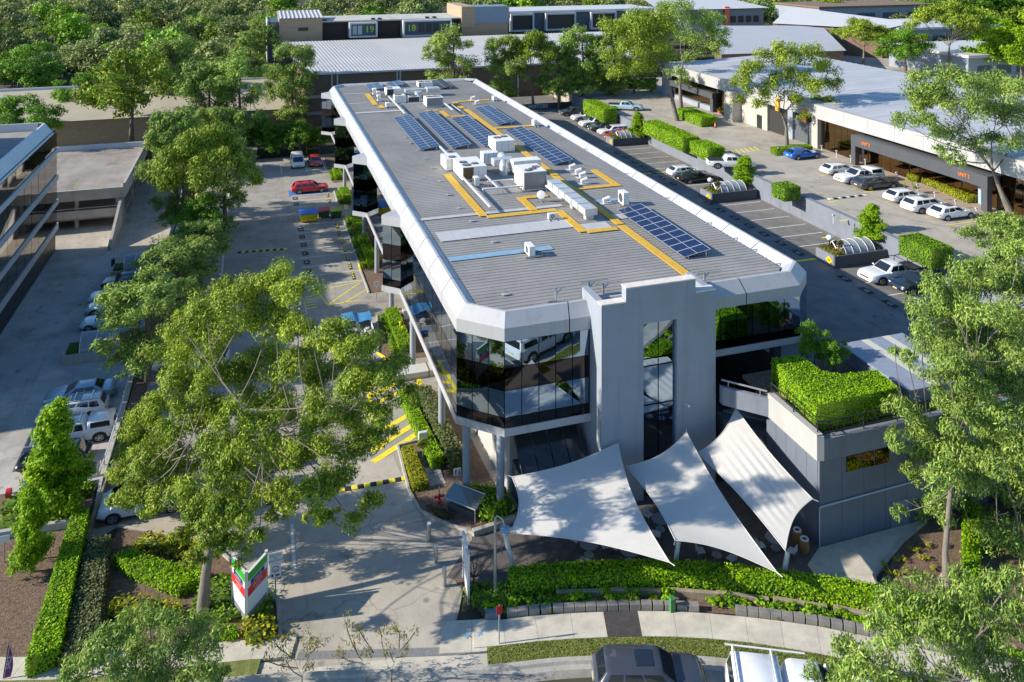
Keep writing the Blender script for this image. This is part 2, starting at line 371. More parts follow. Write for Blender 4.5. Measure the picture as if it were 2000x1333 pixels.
# retaining wall of the upper lot, in lengths
rw = thing('retaining_wall', 'long low blue grey retaining wall between deck and upper car park', 'wall', (51.75, 40, DK))
for i, (a, b) in enumerate([(40, 54), (54, 68), (68, 86), (86, 100), (100, 114), (114, 128)]):
    part(MB().box(51.6, 52.0, a + .01, b - .01, DK, UP + .12 + (.1 if i % 2 else 0)), 'wall_panel', M_gwall, rw)
    part(MB().box(51.55, 52.04, a, b - .02, UP + .12 + (.1 if i % 2 else 0), UP + .18 + (.1 if i % 2 else 0)), 'coping', M_gwall, rw)

# ---- street, kerbs, grass strip, footpath slabs
def lerp(a, b, t): return a + (b - a) * t
KL = [(-30, 44.5), (-18, 40.2), (-7.65, 36.6), (0.2, 35.0), (8.4, 32.6), (12.5, 31.7), (16.85, 30.35), (20.5, 28.6), (24.2, 26.3), (30, 21.8), (40, 11.3)]   # kerb line
def kerb(t):
    k = min(len(KL) - 2, int(t)); f = t - k
    p0 = Vector(KL[max(0, k - 1)]); p1 = Vector(KL[k]); p2 = Vector(KL[k + 1]); p3 = Vector(KL[min(len(KL) - 1, k + 2)])
    return 0.5 * ((2 * p1) + (p2 - p0) * f + (2 * p0 - 5 * p1 + 4 * p2 - p3) * f * f + (-p0 + 3 * p1 - 3 * p2 + p3) * f ** 3)
NK = 60; KP = [kerb(i * (len(KL) - 1.001) / NK) for i in range(NK + 1)]
def koff(i, o):
    t = (KP[min(i + 1, NK)] - KP[max(i - 1, 0)]).normalized(); n = Vector((-t.y, t.x)); p = KP[i] + n * o; return (p.x, p.y)
def ribbon(o0, o1, dz, i0=0, i1=NK):
    m = MB()
    for i in range(i0, i1):
        q = [koff(i, o0), koff(i + 1, o0), koff(i + 1, o1), koff(i, o1)]
        m.quad(*[(x, y, gl(y) + dz) for x, y in q])
    return m
struct(ribbon(-16, -0.35, -0.03), 'street', M_road)
m = MB()
for i in range(NK):
    a, b, c_, d_ = koff(i, -0.35), koff(i + 1, -0.35), koff(i + 1, 0.15), koff(i, 0.15)
    za, zb = gl(a[1]), gl(b[1])
    v = [(*a, za - .025), (*b, zb - .025), (*koff(i + 1, -.1), zb - .02), (*koff(i, -.1), za - .02), (*koff(i, -.05), za + .09), (*koff(i + 1, -.05), zb + .09), (*c_, zb + .1), (*d_, za + .1)]
    m.add(v, [(0, 1, 2, 3), (3, 2, 5, 4), (4, 5, 6, 7)])
struct(m, 'kerb', M_kerb)
def ki(x): return min(range(NK + 1), key=lambda i: abs(KP[i].x - x))
M_grass = mat('verge_grass', (0.15, 0.20, 0.03), 0.9, var=0.4, scale=3, bump=0.8, bscale=30, col2=(0.24, 0.25, 0.07))
struct(ribbon(0.15, 1.12, 0.09, ki(8.9), NK), 'grass_verge', M_grass)
struct(ribbon(0.15, 1.0, 0.085, 0, ki(0.4)), 'grass_verge', M_grass)
struct(ribbon(0.1, 0.9, 0.0, ki(0.4), ki(8.9)), 'crossover', M_path)
struct(ribbon(0.9, 1.35, 0.012, ki(2.0), ki(7.9)), 'crossover_strip', mat('grey_aggregate', (0.2, 0.2, 0.2), .9, var=.2, scale=8, bump=.4, bscale=30))
# footpath: separate slabs
fp = thing('footpath', None, None, (9, 34.2, 1.5)); fp['kind'] = 'structure'
def arc_pts(x0, x1, step):
    out = []; acc = 0
    i = ki(x0); last = KP[i]; out.append(i)
    fine = []
    for t in range(0, 2001):
        fine.append(kerb(t * (len(KL) - 1.001) / 2000))
    j = min(range(2001), key=lambda k: abs(fine[k].x - x0)); res = [j]
    while fine[j].x < x1 and j < 1999:
        acc = 0; k = j
        while acc < step and k < 1999: acc += (fine[k + 1] - fine[k]).length; k += 1
        res.append(k); j = k
    return fine, res
def slabs(x0, x1, o0, o1, step, dz, parent, skip=()):
    fine, res = arc_pts(x0, x1, step)
    def off(k, o):
        t = (fine[min(k + 3, 2000)] - fine[max(k - 3, 0)]).normalized(); p = fine[k] + Vector((-t.y, t.x)) * o; return (p.x, p.y)
    for n, (a, b) in enumerate(zip(res[:-1], res[1:])):
        pa, pb, pc, pd = off(a, o0), off(b, o0), off(b, o1), off(a, o1)
        cx = sum(p[0] for p in (pa, pb, pc, pd)) / 4; cy = sum(p[1] for p in (pa, pb, pc, pd)) / 4
        poly = [(cx + (p[0] - cx) * .992, cy + (p[1] - cy) * .992) for p in (pa, pb, pc, pd)]
        mm = M_path if n not in skip else M_patch
        part(MB().prism(poly, lambda x, y: gl(y) - .05, lambda x, y: gl(y) + dz), 'slab', mm, parent)
M_patch = mat('asphalt_patch', (0.055, 0.05, 0.05), .95, var=.3, scale=6, bump=.4, bscale=30)
slabs(8.75, 34, 1.13, 2.58, 1.42, 0.1, fp, skip=(4,))
slabs(7.3, 8.7, 0.95, 2.75, 1.4, 0.06, fp)
slabs(-22, 1.2, 1.0, 2.2, 1.6, 0.09, fp)
# asphalt patch through the verge at the fifth slab
fine, res = arc_pts(8.75, 34, 1.42)

# ---- low garden walls of the street front: blocks
gw = thing('garden_wall', 'low curved concrete block wall along the footpath', 'wall', (11, 35.2, 1.5))
def block_row(x0, x1, o0, o1, z0, z1, step, parent, mt, nm='block'):
    fine, res = arc_pts(x0, x1, step)
    for a, b in zip(res[:-1], res[1:]):
        t = (fine[min(b, 2000)] - fine[a]).normalized(); n = Vector((-t.y, t.x)); pa, pb = fine[a], fine[b]
        e = .006; q = [pa + n * o0 + t * e, pb + n * o0 - t * e, pb + n * o1 - t * e, pa + n * o1 + t * e]
        zz = gl(q[0].y); j = random.uniform(-.012, .012)
        part(MB().prism([(p.x, p.y) for p in q], zz + z0, zz + z1 + j), nm, mt, parent, bevel=.012)
random.seed(3)
M_block = mat('concrete_block', (0.20, 0.19, 0.18), .9, var=.25, scale=1.5, bump=.3, bscale=20)
M_timber = mat('weathered_sleeper', (0.27, 0.23, 0.16), .9, var=.3, scale=2, bump=.3, bscale=14)
block_row(10.4, 17.7, 2.62, 2.9, -.05, 0.36, 0.46, gw, M_block)
block_row(19.3, 30, 2.62, 2.9, -.05, 0.36, 0.46, gw, M_block)
part(MB().prism([koff(ki(8.9), 2.65), koff(ki(10.3), 2.65), koff(ki(10.3), 2.95), koff(ki(9.1), 2.95)], lambda x, y: gl(y) - .05, lambda x, y: gl(y) + .34), 'wall_end', M_gwall, gw)
gw2 = thing('sleeper_edging', 'weathered timber sleeper edge in front of the street hedge', 'edging', (14, 36, 1.6))
block_row(12.4, 18.3, 3.5, 3.7, 0, 0.38, 2.3, gw2, M_timber, 'sleeper')
block_row(18.6, 29, 3.5, 3.7, 0, 0.38, 2.3, gw2, M_timber, 'sleeper')
struct(drape([koff(ki(8.9), 2.75), koff(ki(13), 2.75), koff(ki(17), 2.75), koff(ki(20), 2.75), koff(ki(24), 2.75), koff(ki(30), 2.75), (31, 27.6), (27.4, 29.5), (24, 31.2), (18, 34.0), (11.7, 36.5), (9.2, 38.0)], 0.05), 'street_garden_bed', M_soil)
# garden beds on the low ground
for poly in ([(-8.0, 36.9), (-6.6, 47.5), (-2.05, 44.7), (1.15, 39.2), (1.2, 36.6), (-2, 37.3)], [(-30, 53), (-12.6, 53), (-12.6, 52.2), (-8.4, 52.2), (-8.1, 37.1), (-14, 39.6), (-30, 45.5)],
             [(8.75, 43.9), (8.55, 45.6), (8.75, 50.3), (10.4, 50.6), (10.4, 56.5), (13.2, 56.5), (13.2, 42.4), (11.3, 41.1), (9.7, 42.4)], [(10.35, 62), (9.6, 63.5), (10.2, 70.2), (13, 70.2), (13, 62)],
             [(10.4, 75), (10.3, 96.5), (13, 96.5), (13, 75)], [(10.4, 101.5), (10.4, 108), (13, 108), (13, 101.5)], [(10.6, 112), (10.6, 127), (14, 127), (14, 112)],
             [(27.6, 31.0), (31.2, 33.1), (33.6, 34.0), (41, 34.2), (46, 28), (40, 20), (31.3, 27.4), (27.6, 29.5)], [(-7.95, 47.9), (-7.0, 47.9), (-7.0, 128), (-7.95, 128)]):
    struct(drape(poly, 0.03), 'garden_bed', M_soil)
# kerbs of the beds
def kerb_line(pts, z=None, w=.16, h=.13, mt=None, label=None, yellow=()):
    for i, (a, b) in enumerate(zip(pts[:-1], pts[1:])):
        a, b = Vector(a), Vector(b); t = (b - a).normalized(); n = Vector((-t.y, t.x)) * w / 2
        q = [a + n, a - n, b - n, b + n]
        f = (lambda x, y: gl(y)) if z is None else (lambda x, y: z)
        o = part(MB().prism([(p.x, p.y) for p in q], lambda x, y: f(x, y) - .05, lambda x, y: f(x, y) + h), 'kerb_length', M_ypaint if i in yellow else M_kerb, None, bevel=.02)
        o.name = 'kerb'; o['kind'] = 'structure'
kerb_line([(10.96, 40.85), (9.6, 42.3), (8.72, 43.6), (8.5, 45.6), (8.7, 50.4), (10.3, 50.6), (10.3, 56.5)])
kerb_line([(10.2, 62), (9.4, 63.6), (9.8, 65.5), (9.95, 66.8), (10.3, 70.2)], yellow=(0, 2))
kerb_line([(10.3, 75), (10.25, 80.4), (10.3, 82), (10.3, 87), (10.3, 88.3), (10.33, 96.4), (11, 96.6)], yellow=(1, 3))
kerb_line([(11.3, 101.4), (10.3, 101.5), (10.35, 108), (10.6, 108.2)], yellow=(0,))
kerb_line([(1.25, 36.6), (1.2, 39.2), (-2.05, 44.75), (-6.65, 47.65)])
kerb_line([(27.1, 30.0), (28.0, 31.6), (31.1, 33.1), (33.4, 33.95)])
kerb_line([(10.9, 40.75), (12.0, 40.9), (13.3, 41.2)], h=.3, w=.3)

# ---- painted marks
def stripe(a, b, w, mt, z=None, name='bay_line', dz=0.012):
    a, b = Vector(a[:2]), Vector(b[:2]); t = (b - a).normalized(); n = Vector((-t.y, t.x)) * w / 2
    q = [a - n, b - n, b + n, a + n]
    if z is None: mm = drape([(p.x, p.y) for p in q], dz)
    else: mm = MB().quad(*[(p.x, p.y, z + dz) for p in q])
    return mm, name, mt
def lay(items, parent_name):
    t = thing(parent_name, None, None); t['kind'] = 'structure'
    for mm, nm, mt in items: part(mm, nm, mt, t)
items = []
for Y in (107.6, 105.2, 102.7): items.append(stripe((5.0, Y), (9.6, Y), .12, M_wpaint))
for Y in (95.9, 93.2, 90.6, 88.1, 85.6, 83.1, 80.7, 78.2): items.append(stripe((4.8, Y), (10.1, Y), .12, M_wpaint))
for Y in (69.2, 66.6, 64.1): items.append(stripe((4.6, Y), (9.6, Y), .12, M_wpaint))
for Y in np.arange(54, 118, 2.5): items.append(stripe((-7.3, Y), (-2.6, Y), .12, M_wpaint))
items.append(stripe((-2.6, 54), (-2.6, 119), .14, M_wpaint))
for X in (1.5, 4.2, 7.6, 10.2): items.append(stripe((X, 118.6), (X, 124), .12, M_wpaint))
for a, b in (((9.4, 73.8), (6.5, 73.6)), ((6.5, 73.6), (5.8, 77.0)), ((6.5, 73.6), (9.8, 77.6)), ((8, 73.7), (10.1, 75.8)), ((5.8, 77), (10.1, 77.9)), ((9.6, 97), (7.2, 100.9)), ((7.2, 100.9), (10.2, 101)), ((8.3, 99), (10.2, 100.3)), ((9.0, 97.8), (10.2, 98.8))): items.append(stripe(a, b, .12, M_ypaint))
for i in range(5): items.append(stripe((4.6 + i * .02, 73.4 + i * .62), (5.6, 73.5 + i * .62), .16, M_ypaint))
for i, Y in enumerate((62.2, 60.8, 59.4, 58.0)): items.append(stripe((8.2 - i * .1, Y - 2.0), (11.8, Y + .4), .42, M_ypaint))
for i, Y in enumerate((54.0, 52.6, 51.4)): items.append(stripe((7.0, Y - 2.2), (11.3, Y + .9), .45, M_ypaint))
items.append(stripe((7.6, 50.4), (8.1, 61.2), .3, M_ypaint)); items.append(stripe((11.2, 51), (11.9, 62.2), .3, M_ypaint))
items.append(stripe((8.3, 61.9), (10.3, 62.2), .25, M_ypaint, None, 'bay_line', .02))
for X, a, b in ((2.05, 41.0, 44.8), (2.0, 46.3, 48.6)): items.append(stripe((X, a), (X + .05, b), .17, M_wpaint, None, 'lane_line', .02))
for Y in (52.2, 54.0): items.append(stripe((-6.5, Y - 3), (-1.5, Y - 3), .12, M_wpaint))
for a, b in (((1.9, 49.3), (1.9, 42.6)), ((2.0, 42.6), (9.0, 43.9)), ((1.3, 39.3), (2.0, 42.6))): items.append(stripe(a, b, .1, M_kerb, None, 'joint_strip', .016))
lay(items, 'bay_markings')
# blue disabled bay under the red car
struct(drape([(4.7, 107.75), (9.7, 107.75), (9.7, 110.2), (4.7, 110.2)], 0.009), 'blue_bay', mat('blue_bay_paint', (0.05, 0.17, 0.5), .8, var=.2, scale=3))
# numbers stencilled on black plates in the bays
M_plate = mat('black_stencil', (0.02, 0.02, 0.022), .85, var=.3, scale=8)
M_stamp = mat('stencil_white', (0.6, 0.6, 0.58), .8)
def bay_number(x, y, z, txt, rz, sx=1.0, sy=.55, nm='bay_number'):
    t = thing(nm, None, None, (x, y, z), rz); t['kind'] = 'structure'
    obj('plate', MB().box(-sx / 2, sx / 2, -sy / 2, sy / 2, 0.013, 0.015).mesh('plate', M_plate), t)
    obj('number', textmesh(txt, sy * .75, M_stamp), t, (0, 0, 0.019))
for i, Y in enumerate((106.4, 104.0, 94.4, 91.9, 89.4, 86.8, 84.3, 81.9, 79.4)): bay_number(5.4, Y, 0, str(24 - i), math.pi / 2, 1.1, .6)
bay_number(5.3, 67.8, 0, '14', math.pi / 2, 1.1, .6); bay_number(5.3, 65.3, 0, '13', math.pi / 2, 1.1, .6)
for i, Y in enumerate((92.5, 90, 87.5, 85, 62)): bay_number(-3.3, Y, gl(Y), str(40 + i), math.pi / 2, .8, .5)
p = low(375, 1042); bay_number(p.x, p.y, p.z, 'VISITOR', math.pi / 2, 1.9, .7)
# deck marks
items = []
DL = [(1411.6, 402.4), (1437.7, 416.5), (1464.7, 431.8), (1492.6, 447.8), (1523.8, 464.5), (1556.6, 482.9)]
X0 = sum(at(*p, DK)[0] for p in DL) / 6; YS = [at(*p, DK)[1] for p in DL]; SPC = (YS[0] - YS[-1]) / 5
DECKX = X0
for Y in YS + [YS[-1] - SPC * k for k in (3.4, 4.4, 5.4)] + [YS[0] + 7.5 + SPC * k for k in range(0, 9)] + [YS[0] + 7.5 + SPC * k for k in range(12, 19)]:
    items.append(stripe((X0, Y), (X0 + 4.6, Y), .12, M_wpaint, DK))
for px, py in ((1260, 340), (1600, 505)):
    x, y = at(px, py, DK); items.append(stripe((x - 6, y), (x + (4 if py < 400 else .4), y), .3, M_ypaint, DK, 'bay_line', .014))
lay(items, 'deck_markings')
for i, Y in enumerate([y + SPC / 2 for y in YS] + [YS[-1] - SPC * k for k in (.5, 2.9, 3.9, 4.9, 5.9)] + [YS[0] + 8.7 + SPC * k for k in range(0, 7)]):
    bay_number(X0 - .9, Y, DK, str(60 + i), -math.pi / 2, 1.3, .62)
# wheel stops
def wheel_stop(x, y, z, rz, ln=1.7):
    t = thing('wheel_stop', None, None, (x, y, z), rz)
    t['kind'] = 'structure'
    obj('body', MB().add([(-ln / 2, -.09, 0), (ln / 2, -.09, 0), (ln / 2, .09, 0), (-ln / 2, .09, 0), (-ln / 2, -.04, .09), (ln / 2, -.04, .09), (ln / 2, .04, .09), (-ln / 2, .04, .09)], [(0, 1, 5, 4), (1, 2, 6, 5), (2, 3, 7, 6), (3, 0, 4, 7), (4, 5, 6, 7)]).mesh('body', M_black), t)
    for k in (-1, 0, 1): obj('reflector', MB().box(-.13, .13, -.096, .05, .02, .096).mesh('reflector', M_ypaint), t, (k * ln * .32, 0, 0))
for Y in (106.5, 104.0, 94.5, 92, 89.4, 86.9, 84.4, 82, 79.4, 67.9, 65.3): wheel_stop(9.35, Y, 0, math.pi / 2)
for Y in [y + SPC / 2 for y in YS] + [YS[-1] - SPC * .5] + [YS[0] + 8.7 + SPC * k for k in range(0, 4)]: wheel_stop(X0 + 5.2, Y, DK, math.pi / 2)
# rubber speed hump across the aisle
sh = thing('speed_hump', 'black and yellow rubber speed hump across the left car park aisle', 'speed hump', (0, 88.9, 0))
a, b = Vector((*at(465, 494, 0), 0)), Vector((*at(548, 484, 0), 0)); a2 = Vector((*at(565, 489, 0), 0))
for k in range(14):
    p = a.lerp(Vector((*at(560, 487, 0), 0)), (k + .5) / 14)
    part(MB().obox((p.x, p.y, 0.0), .42, .38, .06), 'segment', M_ypaint if k % 2 else M_black, sh, bevel=.02)

sh = thing('speed_hump', 'yellow and black rubber speed hump across the driveway behind the gum', 'speed hump', tuple(low(690, 955)))
a, b = low(520, 985), low(796, 935)
for k in range(22):
    p = a.lerp(b, (k + .5) / 22); part(MB().obox((p.x, p.y, gl(p.y)), (b - a).length / 22 * .98, .34, .07, math.atan2(b.y - a.y, b.x - a.x)), 'segment', M_ypaint if k % 2 else M_black, sh, bevel=.02)
# ================================================================ the main office building
OUT = [(10.85, 120.6), (10.85, 44.0), (13.0, 42.0), (31.75, 42.0), (33.45, 43.6), (33.45, 121.0), (31.6, 122.5), (12.6, 122.5)]
def inset(poly, o):
    n = len(poly); out = []
    for i in range(n):
        p0, p1, p2 = Vector(poly[i - 1]), Vector(poly[i]), Vector(poly[(i + 1) % n])
        a = (p1 - p0).normalized(); b = (p2 - p1).normalized(); na = Vector((-a.y, a.x)); nb = Vector((-b.y, b.x))
        k = (na + nb); k = k / max(1e-6, k.dot(na)); q = p1 + k * o; out.append((q.x, q.y))
    return out
GZ = [10.24, 8.80, 7.60, 6.15, 5.58]
ofc = thing('office_building', 'long white two storey office block with mirror glass, solar panels and grey roof', 'building', (13, 42, 1))
IN = inset(OUT, 0.10)
m = MB(); m.prism([p for p in [(25.0, 122.4), IN[7], IN[0], IN[1], IN[2], (25.0, 42.1)]], 5.30, 11.0); m.prism([(25.0, 42.1), IN[3], IN[4], IN[5], IN[6], (25.0, 122.4)], 7.6, 11.0)
part(m, 'structure_core', M_dark, ofc)
M_groof = mat('grey_roof_sheet', (0.275, 0.265, 0.25), .65, metal=0.0, stain='wall', var=.14, scale=.2, bump=.05, bscale=3)
# corrugated roof sheet with its ribs running across
m = MB(); R1 = inset(OUT, 1.25); x0, x1 = 12.1, 31.7; y = 43.25; pitch = 0.42; rows = []
def roof_x(yy):
    l = 12.1 if yy > 44.6 else 12.1 + (44.6 - yy) * 1.0; r = 31.7 if yy > 44 else 31.7 - (44 - yy) * .6
    if yy > 120: l += (yy - 120) * 1.2; r -= (yy - 119.9) * .9
    return l, r
while y < 121.2:
    for dy, z in ((0, 0), (.26, 0), (.29, .034), (.35, .034)):
        l, r = roof_x(y + dy); rows.append((l, r, y + dy, RZ - .02 + z))
    y += pitch
vs = []; fs = []
for (l, r, yy, z) in rows: vs += [(l, yy, z), (r, yy, z)]
fs = [(2 * i, 2 * i + 1, 2 * i + 3, 2 * i + 2) for i in range(len(rows) - 1)]
part(m.add(vs, fs), 'roof', M_groof, ofc)
# fascia: panels round the roof edge
PRO = [(0, 10.24), (0, 10.95), (.58, 11.6), (.74, 11.6), (1.24, 11.34)]
M_fac = mat('white_fascia_panel', (0.41, 0.42, 0.445), .4, stain='wall', var=.04, scale=.5)
rings = [inset(OUT, o) for o, z in PRO]
def fascia(i, t0, t1, pro=PRO, rg=rings):
    m = MB(); n = len(pro); vs = []
    for t in (t0, t1):
        for (o, z), rr in zip(pro, rg):
            a, b = Vector(rr[i]), Vector(rr[(i + 1) % len(OUT)]); p = a.lerp(b, t); vs.append((p.x, p.y, z))
    m.add(vs, [(k, k + n, k + n + 1, k + 1) for k in range(n - 1)]); return m
for i in range(len(OUT)):
    a, b = Vector(OUT[i]), Vector(OUT[(i + 1) % len(OUT)]); L = (b - a).length; k = max(1, round(L / 3.7)); g = .028 / L
    pro, rg = PRO, rings
    if i == 4:
        pro = PRO[:4] + [(1.3, 11.05), (1.75, 11.05), (1.76, 11.34)]; rg = [inset(OUT, o) for o, z in pro]
    for j in range(k):
        part(fascia(i, j / k + (g if j else 0), (j + 1) / k - (g if j < k - 1 else 0), pro, rg), 'fascia_panel', M_fac, ofc)
# soffit band below the glass
m = MB()
BAND = [(inset(OUT, o), z) for o, z in ((0.0, 5.58), (-.05, 5.58), (-.05, 5.16), (.6, 5.16))]
for i in (0, 1):
    for (ra, za), (rb, zb) in zip(BAND[:-1], BAND[1:]):
        m.quad((*ra[i], za), (*ra[i + 1], za), (*rb[i + 1], zb), (*rb[i], zb))
for (ra, za), (rb, zb) in zip(BAND[:-1], BAND[1:]): m.quad((*ra[2], za), (18.0, ra[2][1], za), (18.0, rb[2][1], zb), (*rb[2], zb))
part(m, 'soffit_band', M_fac, ofc)
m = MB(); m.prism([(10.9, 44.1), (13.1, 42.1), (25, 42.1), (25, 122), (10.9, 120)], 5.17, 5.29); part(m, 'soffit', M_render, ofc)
m = MB(); B2 = [(inset(OUT, o), z) for o, z in ((0.0, 7.88), (-.05, 7.88), (-.05, 7.5), (.6, 7.5))]
for (ra, za), (rb, zb) in zip(B2[:-1], B2[1:]):
    m.quad((25.0, ra[3][1], za), (*ra[3], za), (*rb[3], zb), (25.0, rb[3][1], zb))
    for i in (3, 4): m.quad((*ra[i], za), (*ra[i + 1], za), (*rb[i + 1], zb), (*rb[i], zb))
part(m, 'soffit_band', M_fac, ofc)
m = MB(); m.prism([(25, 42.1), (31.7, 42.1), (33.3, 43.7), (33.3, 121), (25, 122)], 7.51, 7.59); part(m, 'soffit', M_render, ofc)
# glass panes: one shared unit pane, placed and scaled
def unit_pane(mt, nm): return MB().add([(0, 0, 0), (1, 0, 0), (1, 0, 1), (0, 0, 1), (0, .04, 0), (1, .04, 0), (1, .04, 1), (0, .04, 1)], [(0, 1, 2, 3), (4, 7, 6, 5), (0, 4, 5, 1), (1, 5, 6, 2), (2, 6, 7, 3), (3, 7, 4, 0)]).mesh(nm, mt)
UP_M, UP_S, UP_B = unit_pane(M_mirror, 'pane'), unit_pane(M_spand, 'spandrel_pane'), unit_pane(M_bronze, 'pane')
prand = random.Random(5)
def panes(parent, a, b, zs, n, kinds, gap=.05, tilt=.0045):
    """a row of panes between plan points a -> b (outside is on the right hand of a->b), zs from top to bottom"""
    a, b = Vector(a), Vector(b); t = (b - a).normalized(); L = (b - a).length; w = L / n; inv = WM[parent.name].inverted()
    rz = math.atan2(t.y, t.x)
    for r, (zt, zb) in enumerate(zip(zs[:-1], zs[1:])):
        me = {'m': UP_M, 's': UP_S, 'b': UP_B}[kinds[r]]
        for k in range(n):
            p = a + t * (w * k + gap / 2)
            o = obj('pane' if kinds[r] != 's' else 'spandrel_pane', me, parent, inv @ Vector((p.x, p.y, zb + .02)), (prand.uniform(-tilt, tilt), 0, rz + prand.uniform(-tilt, tilt) - WM[parent.name].to_euler().z), (w - gap, 1, zt - zb - .04))
K4 = 'msms'
segs = [120.6, 119.7, 117.6, 101.4, 99.1, 82.8, 80.5, 64.0, 61.7, 44.0]
for a, b in zip(segs[0::2], segs[1::2]): panes(ofc, (10.85, a), (10.85, b), GZ, max(1, round((a - b) / 1.3)), K4)
panes(ofc, OUT[1], OUT[2], GZ, 3, K4)
panes(ofc, (13.0, 42.0), (17.9, 42.0), GZ, 5, K4)
panes(ofc, (25.1, 42.0), OUT[3], [10.3, 8.38, 7.9], 6, 'ms')
panes(ofc, OUT[3], OUT[4], [10.3, 8.38, 7.9], 2, 'ms')
panes(ofc, OUT[4], (33.45, 121), [10.3, 8.38, 7.9], 40, 'ms')
panes(ofc, OUT[7], OUT[0], GZ, 2, K4)
# triangular bays of the left side
for yt in (61.7, 80.5, 99.1, 117.6):
    A, B, C = (10.88, yt), (9.66, yt + 1.12), (10.88, yt + 2.25)
    tri = [A, B, C]
    bay = part(MB().prism(inset([B, A, (10.9, yt + 1.1), C], .06), 5.3, 10.3), 'bay', M_dark, ofc)
    part(MB().prism([(10.9, yt - .06), (9.58, yt + 1.12), (10.9, yt + 2.31)], 5.14, 5.58), 'bay_sill', M_fac, ofc)
    part(MB().prism([(10.95, yt - .06), (9.58, yt + 1.12), (10.95, yt + 2.31)], 10.24, 10.97), 'bay_cap', M_fac, ofc)
    panes(ofc, B, A, GZ, 2, K4); panes(ofc, C, B, GZ, 2, K4)
# columns and undercroft
for x, y in ((11.35, 43.75), (12.85, 42.25), (11.5, 50.5), (11.6, 60.7), (11.7, 71), (11.7, 79.6), (11.7, 89), (11.7, 98.5), (11.7, 108), (11.7, 117)):
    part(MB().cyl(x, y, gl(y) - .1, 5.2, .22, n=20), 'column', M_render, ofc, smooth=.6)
M_under = mat('undercroft_render', (0.42, 0.41, 0.40), .85, var=.1, scale=.8)
m = MB(); m.prism([(13.7, 43.3), (17.95, 43.3), (17.95, 60), (25.4, 60), (25.4, 118), (15.2, 118), (15.2, 57), (13.7, 57)], -.2, 5.15); part(m, 'undercroft_wall', M_under, ofc)
part(MB().box(25, 33.2, 56, 56.4, DK, 7.5), 'rear_wall', M_dwall, ofc); part(MB().box(32.9, 33.2, 56.4, 120, DK, 7.5), 'side_wall', M_gwall, ofc)
for x, y in ((31.0, 43.4), (31.6, 52)): part(MB().obox((x, y, DK - .1), .5, .5, 2.9), 'pillar', M_dwall, ofc)
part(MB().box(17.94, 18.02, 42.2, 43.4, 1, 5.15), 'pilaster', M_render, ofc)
# sloping skylight in front of the undercroft
part(MB().prism([(13.85, 43.28), (17.6, 43.28), (17.6, 41.3), (13.85, 41.3)], 1.0, 3.0), 'skylight_base', M_dwall, ofc)
for k in range(4):
    xa, xb = 13.9 + k * .93, 13.9 + (k + 1) * .93 - .06
    part(MB().add([(xa, 41.3, 3.05), (xb, 41.3, 3.05), (xb, 43.25, 4.75), (xa, 43.25, 4.75)], [(0, 1, 2, 3)]), 'skylight_pane', mat('skylight_glass', (.06, .065, .07), .12, metal=.6, var=.2, scale=3), ofc)
part(MB().tube([(13.85, 41.28, 3.05), (13.85, 43.25, 4.78), (17.65, 43.25, 4.78), (17.65, 41.28, 3.05)], .05, 6), 'skylight_frame', M_dark, ofc)
# ---- stair tower in front
TX0, TX1, TY = 18.0, 25.0, 40.5
m = MB()
def tower_wall(m, ty, th):
    # front wall with the tall window left open
    pr = [(TX0, -9), (20.5, -9), (20.5, 10.8), (22.56, 10.8), (22.56, -9), (TX1, -9), (TX1, 12.12), (23.72, 12.12), (23.72, 12.86), (19.45, 12.86), (19.45, 12.12), (TX0, 12.12)]
    z0 = gl(ty) - .1; pr = [(x, z0 if z == -9 else z) for x, z in pr]; n = len(pr)
    m.add([(x, ty, z) for x, z in pr] + [(x, ty + th, z) for x, z in pr], [tuple(range(n)), tuple(range(2 * n - 1, n - 1, -1))] + [((i + 1) % n, i, n + i, n + (i + 1) % n) for i in range(n)])
tower_wall(m, TY, .55)
m.box(TX0, TX0 + .4, TY + .55, 43.2, 1.0, 12.11); m.box(TX1 - .4, TX1, TY + .55, 43.2, 1.0, 12.11)
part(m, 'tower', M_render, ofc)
part(MB().box(20.4, 22.66, TY + .56, TY + .62, .8, 10.9), 'window_backing', M_dark, ofc)
inv = WM[ofc.name].inverted()
for zt, zb in ((10.74, 8.78), (8.70, 8.36), (8.28, 6.22), (6.14, 5.76), (5.68, 3.3), (3.22, 1.2)):
    for xa, xb in ((20.55, 21.50), (21.56, 22.50)):
        obj('pane', UP_M, ofc, inv @ Vector((xa, TY + .26, zb)), (prand.uniform(-.003, .003), 0, 0), (xb - xa, 1, zt - zb))
for xa, xb, zt in ((TX0 - .02, 19.43, 12.12), (23.74, TX1 + .02, 12.12), (19.42, 23.75, 12.86)):
    part(MB().box(xa, xb, TY - .03, TY + .57, zt + .002, zt + .07), 'coping', mat('coping', (0.66, .6, .55), .8, var=.15, scale=3), ofc)
# parapet lip between tower and roof
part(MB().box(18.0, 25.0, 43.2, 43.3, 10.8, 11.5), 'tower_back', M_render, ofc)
# camera on tower wall
c = on_y(1340, 790, TY); part(MB().obox((c.x, TY - .15, c.z), .12, .3, .1), 'security_camera', M_alu, ofc)

